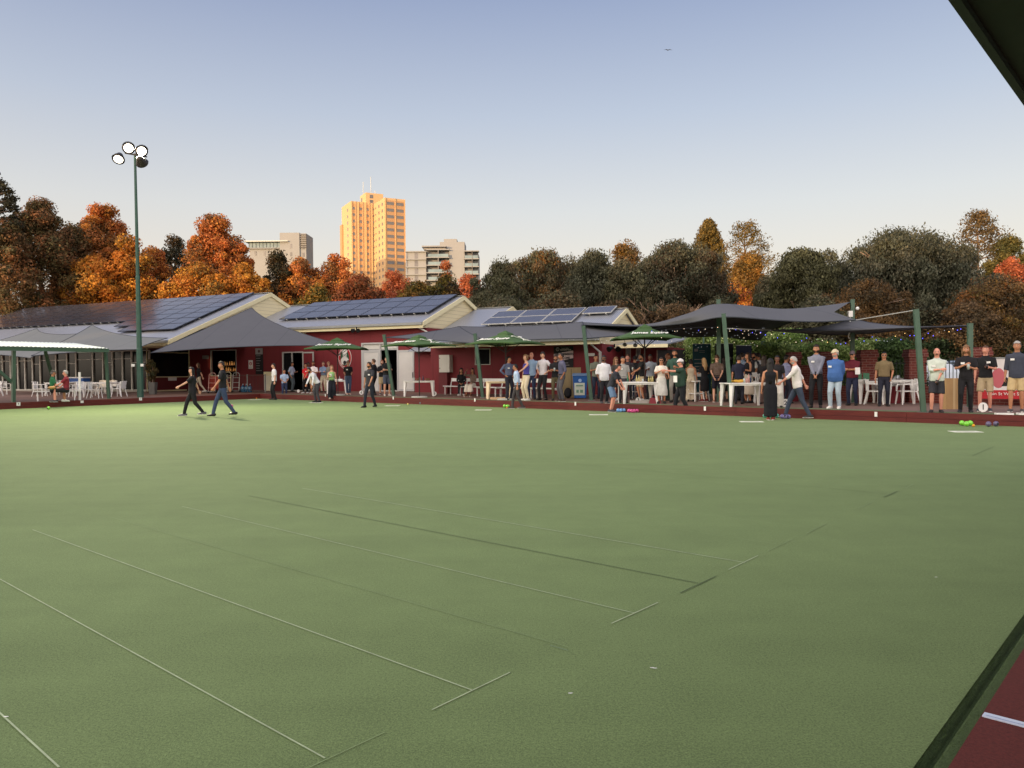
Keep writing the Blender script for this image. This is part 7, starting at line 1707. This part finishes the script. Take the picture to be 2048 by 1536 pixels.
person(612.5, 725, 786.5, -30, 'man in bright red shirt and black trousers near the doorway', top=(206,36,48), bcol=BK, shoes=(190,190,186), pose='relax', R_='front', L_='front', badge=(1,1.28), hc='black', skin='tan', hgt=1.7)
person(617, 714, 783.5, 20, 'dark haired man in grey shirt standing behind the man in red', top=(150,156,166), bcol=DP, skin='brown', hc='black', R_='pocket', L_='pocket', hgt=1.8)
person(627.5, 716, 787, -20, 'dark haired bearded man in white shirt and beige shorts behind the bending man', top=(228,214,214), bottom='shorts', bcol=BG, shoes=(180,170,160), skin='med', hc='black', beard='black', R_='front', L_='drink', hgt=1.8)
person(636, 730, 805, -70, 'man in white shirt bending forward with hands on his knees on the green', top=(226,226,232), sleeve='long', bcol=(62,62,68), pose='relax', zb=0, lean=32, R_='knee', L_='hang', skin='tan', hc='black', hem=.9, lanyard=True, beard='black', hgt=1.78)
person(647.5, 713.5, 784.5, -25, 'man in blue shirt and beige trousers with folded arms below the umbrella', top=(138,158,190), sleeve='long', bcol=(206,196,172), R_='cross', L_='cross', hem=.96, hc='brown', skin='fair', hgt=1.82)
person(658, 714.5, 784.5, -40, 'person in brown cap and grey tee behind the woman in green', top=(150,144,134), bcol=BG, cap=(150,110,80), R_='pocket', L_='down', hc='brown', collar=False, hgt=1.8)
person(664, 731.5, 797.5, 6, 'woman with long fair hair in pale green sleeveless top and black wide trousers', top=(142,186,116), sleeve='none', sex='f', bottom='wide', bcol=(26,28,38), shoes=(190,170,150), hair='long', hc='lbrown', R_='drink', L_='down', zb=.12, hem=.96, collar=False, badge=(-1,1.28), turn=-10, hold=[('R','glass','glass held by the woman in pale green')], hgt=1.66)
person(697, 721, 789, 6, 'woman in black tee and blue jeans with hands behind her below the emblem', top=BK, sex='f', bcol=(62,76,100), shoes=(190,150,130), hair='bun', hc='brown', R_='behind', L_='behind', hem=.98, collar=False, badge=(-1,1.28), glasses='clear', pose='close')
person(740, 724, 815, -40, 'bearded man in dark grey polo striding on the green before the double doors', top=(50,50,56), bcol=(34,38,50), pose='step', zb=0, R_='down', L_='swingf', badge=(1,1.26), skin='tan', hc='dark', beard='dark', hem=.88, turn=-30)
person(749, 710, 790.5, -110, 'man in black hooded top shading his eyes with one hand', top=(20,20,24), sleeve='long', bcol=BK, R_='face', L_='pocket', hc='brown', skin='fair', hgt=1.84)
person(764.5, 712.5, 789, 10, 'bearded man in black standing behind the man with crossed arms', top=BK, bcol=(190,170,130), bottom='shorts', shoes=(60,60,60), hc='red', beard='red', R_='drink', L_='pocket', hgt=1.8)
person(774, 713.5, 791.5, 10, 'man in black polo and grey shorts with arms crossed by the doors', top=BK, bottom='shorts', bcol=(66,72,88), shoes=(200,190,176), pose='stand', R_='cross', L_='cross', badge=(1,1.3), skin='fair', hc='brown', hem=.93)
# --- bench women
person(923, 743, 790.5, 12, 'seated woman in black with long dark hair on the wall bench', top=BK, sex='f', sleeve='long', bcol=(40,42,46), shoes=(210,206,200), pose='sit', hair='curly', hc='black', R_='lap', L_='lap', collar=False, skin='tan', tilt=-14)
person(946, 743, 792, -30, 'seated woman in patterned top and pale skirt raising one hand on the bench', top=(120,104,98), pat='floral', sex='f', sleeve='long', bottom='skirt', bcol=(216,206,192), shoes=(120,80,60), pose='sit', hair='long', hc='dark', R_='up', L_='lap', collar=False, skin='med')
# --- middle
person(1018, 713, 800, 30, 'man in slate blue shirt and navy trousers with hands on hips', top=(92,100,128), sleeve='long', bcol=(32,34,48), R_='hips', L_='hips', hc='black', skin='tan', pose='relax', hem=.96, badge=(-1,1.28), turn=30)
person(1035, 728, 817.5, -85, 'young man in pale blue shirt and grey trousers walking left on the green', top=(176,196,224), sleeve='rolled', bcol=(66,62,64), shoes=(60,48,44), pose='step', zb=0, R_='down', L_='down', hc='black', skin='tan', hem=.93, glasses=True, lean=4)
person(1053, 709, 801, -60, 'woman in purple sleeveless top and cream trousers seen side on', top=(74,70,152), sleeve='none', sex='f', bottom='trousers', bcol=(220,206,178), shoes=(226,222,216), hair='bun', hc='lbrown', R_='down', L_='reach', hem=.98, collar=False, skin='fair')
person(1064, 704, 799, -20, 'balding man in light blue shirt and jeans behind the woman in purple', top=(150,176,208), sleeve='rolled', bcol=(40,52,82), hair='bald', hc='grey', R_='pocket', L_='pocket', skin='pink')
person(1087, 703.5, 800.5, -40, 'tall man in pale grey shirt and black trousers with hands on his hips', top=(206,200,204), sleeve='rolled', bcol=BK, shoes=(30,28,28), R_='hips', L_='hips', hc='dark', skin='fair', hem=.90, pose='relax', nod=15)
person(1112, 712, 801, 0, 'bearded man in black top and olive trousers holding a drink', top=BK, bcol=(86,78,54), R_='drink', L_='cross', hc='dark', beard='dark', skin='med', hold=[('R','glass','glass held by the man in black and olive')], hgt=1.78)
person(1124, 706, 803, -70, 'man in dusty blue shirt and grey trousers with hand on hip before the sign', top=(88,88,112), sleeve='rolled', bcol=(84,82,88), shoes=(70,48,40), R_='hips', L_='pocket', hc='dark', skin='med', hem=.96)
# --- crowd by bin
person(1192, 708, 798, 15, 'man in sage grey tee at the back beside the leaning post', top=(122,126,112), bcol=(40,48,66), hc='dark', skin='tan', R_='drink', L_='pocket', collar=False, hgt=1.8)
person(1208, 711, 807, 20, 'broad man in white shirt and sunglasses with hands in black pockets', top=(224,222,226), sleeve='rolled', bcol=(30,30,36), shoes=(60,60,64), R_='pocket', L_='pocket', hc='black', skin='brown', glasses=True, build=1.15, hem=.84, beard='black')
person(1222, 724.5, 824, 70, 'boy in charcoal tee and denim shorts leaning forward on the green', top=(52,54,62), bottom='shorts', bcol=(104,130,162), shoes=(50,54,60), pose='stand', zb=0, lean=22, R_='knee', L_='knee', hc='dark', skin='pink', hem=.84, collar=False, hgt=1.68)
person(1232, 715, 801, 30, 'woman with wavy fair hair and sunglasses behind the boy', top=(70,66,64), sex='f', bottom='shorts', bcol=(50,50,56), shoes=(206,206,206), hair='curly', hc='lbrown', glasses=True, R_='drink', L_='down', collar=False)
person(1246, 713, 806, 10, 'man in grey polo and charcoal trousers behind the table with bottles', top=(152,150,146), bcol=(56,56,62), hc='black', skin='tan', badge=(-1,1.28), R_='down', L_='down', build=1.05, hem=.92, turn=20)
person(1256, 714.5, 799, -10, 'man with reddish face and dark shirt behind the grey polo man', top=(64,60,66), bcol=DP, hc='brown', skin='pink', R_='drink', L_='pocket', hgt=1.78)
person(1270, 716, 797, 160, 'person in black with back turned in the middle of the crowd', top=BK, bcol=(48,60,92), hc='black', skin='tan', R_='drink', L_='down', collar=False, hgt=1.75)
person(1284, 708, 802, -60, 'man in black tee, beige shorts and sunglasses chatting side on', top=(24,24,28), bottom='shorts', bcol=(186,168,138), shoes=(216,214,210), hc='black', skin='tan', glasses=True, R_='drink', L_='reach', beard='dark', collar=False, hem=.9, hold=[('R','glass','glass held by the man in black tee and beige shorts')])
person(1301, 712, 799, 0, 'smiling man in black and white shirt at the back of the crowd', top=(170,178,190), bcol=DP, hc='black', skin='brown', R_='drink', L_='pocket', badge=(-1,1.25), hgt=1.78)
person(1323, 715, 807, 0, 'woman in white blouse, long white skirt and round sunglasses', top=(230,222,208), sex='f', bottom='skirt', bcol=(206,204,196), shoes=(30,28,28), hair='bun', hc='dark', glasses=True, R_='chest', L_='drink', collar=False, hem=.98, skin='tan', wide=.24)
person(1335, 712, 801, 60, 'man in dark brown shirt standing behind the woman in white', top=(88,66,58), bcol=(40,66,58), hc='red', skin='med', R_='pocket', L_='pocket', hgt=1.78)
person(1350, 705, 805, -10, 'tall dark haired man with lanyard behind the man in the cap', top=(52,84,72), bcol=(150,146,136), hc='dark', skin='tan', beard='dark', R_='pocket', L_='drink', lanyard=True, hgt=1.88)
person(1363, 710.5, 827, -75, 'heavy man in white cap and dark green polo pointing to the left', top=(40,64,52), bcol=(26,28,34), shoes=(58,84,104), cap=(222,216,214), hc='dgrey', skin='pink', build=1.25, pose='step', zb=0, R_='cross', L_='point', glasses=True, hem=.88, hold=[('R','paper','white paper held by the man in the cap')], hgt=1.76)
person(1382, 718, 803, 175, 'woman in cream sleeveless jumpsuit seen from behind', top=(206,192,168), sleeve='none', sex='f', bottom='wide', bcol=(206,192,168), hair='bun', hc='black', skin='tan', R_='down', L_='drink', collar=False, hem=.98)
person(1409, 716, 803, -150, 'blonde woman in long black dress seen from behind', top=BK, sex='f', bottom='dress', bcol=BK, shoes=(120,40,40), hair='long', hc='blonde', skin='fair', R_='drink', L_='drink', collar=False, hem=.95, nod=15)
person(1434, 709.5, 804.5, 180, 'man in floral shirt and navy shorts with hands clasped behind his back', top=(170,150,112), pat='floral', bottom='shorts', bcol=(30,32,46), shoes=(150,110,90), hc='brown', skin='fair', R_='behind', L_='behind', hem=.93, collar=False, nod=20)
person(1449, 716, 803, -165, 'woman in black beside the man in the floral shirt', top=BK, sex='f', bottom='dress', bcol=(22,22,26), shoes=(60,40,36), hair='long', hc='dark', skin='fair', R_='drink', L_='down', collar=False)
person(1478, 711, 808, 170, 'man in navy tee with back turned behind the table with yellow cloth', top=(28,32,52), bcol=(28,30,40), hc='dark', skin='tan', R_='front', L_='down', collar=False)
person(1484, 708, 801, 150, 'man in light blue shirt at the back of the group by the banners', top=(146,166,194), sleeve='long', bcol=DP, hc='dark', skin='fair', R_='front', L_='front', hgt=1.78)
person(1497, 706, 806, -60, 'woman in black sleeveless top and cream skirt with long brown hair', top=BK, sleeve='none', sex='f', bottom='skirt', bcol=(206,192,172), shoes=(40,36,36), hair='vlong', hc='dark', skin='tan', R_='hips', L_='drink', collar=False, hem=.98, wide=.25)
person(1510, 707, 799, -60, 'dark bearded man facing left at the back of the group', top=(60,62,70), bcol=DP, hc='dark', beard='dark', skin='tan', R_='drink', L_='pocket', hgt=1.8)
person(1518, 708, 799, -120, 'man in white tee behind the brown haired women', top=(220,220,220), bcol=DP, hc='dark', skin='tan', R_='drink', L_='pocket', collar=False, hgt=1.78)
person(1528, 711, 808, 165, 'woman with long brown hair in black top and brown trousers, back turned', top=(24,22,26), sleeve='long', sex='f', bottom='wide', bcol=(84,64,58), hair='vlong', hc='dark', skin='tan', R_='drink', L_='drink', collar=False)
person(1541, 717, 840, 178, 'woman in long black dress with very long black hair, back to camera', top=(16,17,24), sleeve='none', sex='f', bottom='maxi', bcol=(14,16,24), shoes=(150,60,50), hair='vlong', hc='black', skin='tan', zb=0, R_='reach', L_='down', collar=False, hem=.95, wide=.19, pose='close')
person(1555, 711.5, 815, -5, 'woman in black shirt and white wide trousers behind the long haired one', top=(24,22,26), sex='f', bottom='wide', bcol=(204,198,190), hair='bun', hc='black', skin='brown', R_='drink', L_='down', hem=.97, glasses='clear')
person(1572, 710.5, 807, 120, 'man in lavender tee turned away beside the elderly bowler', top=(146,150,186), bcol=(40,42,56), hc='black', skin='med', R_='front', L_='drink', collar=False)
person(1596, 713.5, 838, -85, 'elderly man in white shirt stepping left with one arm held out', top=(224,218,214), sleeve='rolled', bcol=(56,66,84), shoes=(48,44,46), pose='lunge', zb=0, R_='swingb', L_='reach', hc='grey', hair='crop', skin='pink', glasses='clear', beard='grey', hem=.86, lean=7, build=1.08, nod=10, hgt=1.78)
person(1633, 689.5, 815.5, -8, 'tall bearded man in grey shirt with hands clasped in front', top=(128,130,144), sleeve='long', bcol=(26,26,30), shoes=(30,28,28), R_='front', L_='front', hc='dark', beard='dark', skin='tan', badge=(-1,1.28), hem=.95, pose='relax')
person(1671, 699.5, 817, -18, 'stout man in bright blue shirt, cream cap and pale jeans', top=(66,104,164), sleeve='long', bcol=(172,188,200), shoes=(222,216,208), cap=(210,196,164), hc='grey', skin='pink', build=1.28, R_='behind', L_='behind', badge=(-1,1.25), hem=.82, pose='relax', turn=-35, beard='grey')
person(1705, 702.5, 811, -14, 'man in maroon polo, grey cap and sunglasses holding a card', top=(96,28,42), bcol=(32,38,62), cap=(100,88,92), hc='brown', skin='tan', glasses=True, R_='cross', L_='cross', hem=.90, build=1.1, hold=[('R','paper','card held by the man in maroon polo')])
person(1768, 703.5, 812.5, 4, 'man in olive polo and navy trousers with hands by his pockets', top=(122,106,76), bcol=(32,34,48), shoes=(34,30,30), R_='down', L_='pocket', hc='black', hair='crop', skin='tan', glasses='clear', hem=.95, build=1.08, pose='relax')
person(1873.5, 696, 825.5, 2, 'moustached man in pale mint shirt and black shorts holding a drink', top=(204,212,200), sleeve='rolled', bottom='shorts', bcol=(46,46,52), shoes=(32,30,32), R_='cross', L_='front', hair='bald', hc='dark', skin='pink', beard='moustache', badge=(-1,1.26), hem=.86, pose='relax', build=1.1, hold=[('L','dark','dark drink held low by the moustached man')])
person(1932, 690.5, 825, 0, 'long haired man in black and grey shirt with black trousers holding a glass', top=(30,28,32), bcol=(26,24,28), shoes=(36,34,38), R_='chest', L_='drink', hair='long', hc='lbrown', beard='lbrown', skin='tan', badge=(-1,1.28), hem=.90, pose='relax', hold=[('L','glass','glass of beer held by the long haired man')])
person(1971, 691, 822.5, -4, 'smiling man in black polo and khaki shorts holding a dark drink', top=(24,24,28), bottom='shorts', bcol=(176,156,124), shoes=(44,50,60), R_='down', L_='drink', hc='brown', hair='crop', skin='pink', hem=.88, pose='relax', badge=(1,1.30), hold=[('L','dark','dark drink held by the man in black polo')])
person(2034, 682.5, 824, -6, 'grey haired man in dark slate shirt and khaki shorts at the right edge', top=(62,66,80), sleeve='rolled', bottom='shorts', bcol=(190,166,122), shoes=(70,66,66), R_='down', L_='down', hc='grey', skin='tan', badge=(-1,1.30), hem=.84, pose='relax', build=1.08)

# ============================================================ bake remeshed parts and lettering
for o, vox, ex in REMESH:
    md = o.modifiers.new('merge', 'REMESH'); md.mode = 'VOXEL'; md.voxel_size = vox; md.use_smooth_shade = True
bpy.context.view_layer.update()
dg = bpy.context.evaluated_depsgraph_get()
baked = []
for o, vox, ex in REMESH:
    me = bpy.data.meshes.new_from_object(o.evaluated_get(dg)); baked.append(me)
tb_ = [bpy.data.meshes.new_from_object(o.evaluated_get(dg)) for o, p, m in TEXTS]
for (o, vox, ex), me in zip(REMESH, baked):
    o.modifiers.clear(); mats_ = [m for m in o.data.materials]
    nv = len(me.vertices); co = np.empty(nv*3, 'f'); me.vertices.foreach_get('co', co); co = co.reshape(-1, 3)
    # one light smoothing pass
    if nv:
        ed = np.empty(len(me.edges)*2, 'i'); me.edges.foreach_get('vertices', ed); ed = ed.reshape(-1, 2)
        for _ in range(2):
            acc = np.zeros((nv, 3)); cnt_ = np.zeros(nv); np.add.at(acc, ed[:, 0], co[ed[:, 1]]); np.add.at(acc, ed[:, 1], co[ed[:, 0]]); np.add.at(cnt_, ed.ravel(), 1)
            co = (co*.5 + .5*acc/np.maximum(cnt_, 1)[:, None]).astype('f')
    fs = [list(p.vertices) for p in me.polygons] if ex is not None else None
    if ex is None:
        me.vertices.foreach_set('co', co.ravel()); me.materials.clear()
        for m in mats_: me.materials.append(m)
        me.polygons.foreach_set('material_index', [0]*len(me.polygons)); me.polygons.foreach_set('use_smooth', [True]*len(me.polygons)); me.update(); me.name = o.name; o.data = me
    else:
        v = co.tolist() + [list(p) for p in ex.v]; f = fs + [[i+nv for i in fc] for fc in ex.f]; mi = [0]*len(fs) + ex.m
        nm = bpy.data.meshes.new(o.name); nm.from_pydata(v, [], f)
        for m in mats_: nm.materials.append(m)
        nm.polygons.foreach_set('material_index', mi); nm.polygons.foreach_set('use_smooth', [True]*len(f)); nm.update(); o.data = nm
for (o, parent, m), me in zip(TEXTS, tb_):
    n = bpy.data.objects.new(o.name.split('.')[0], me); col.objects.link(n); n.parent = parent
    n.matrix_basis = parent.matrix_world.inverted() @ m; bpy.data.objects.remove(o)
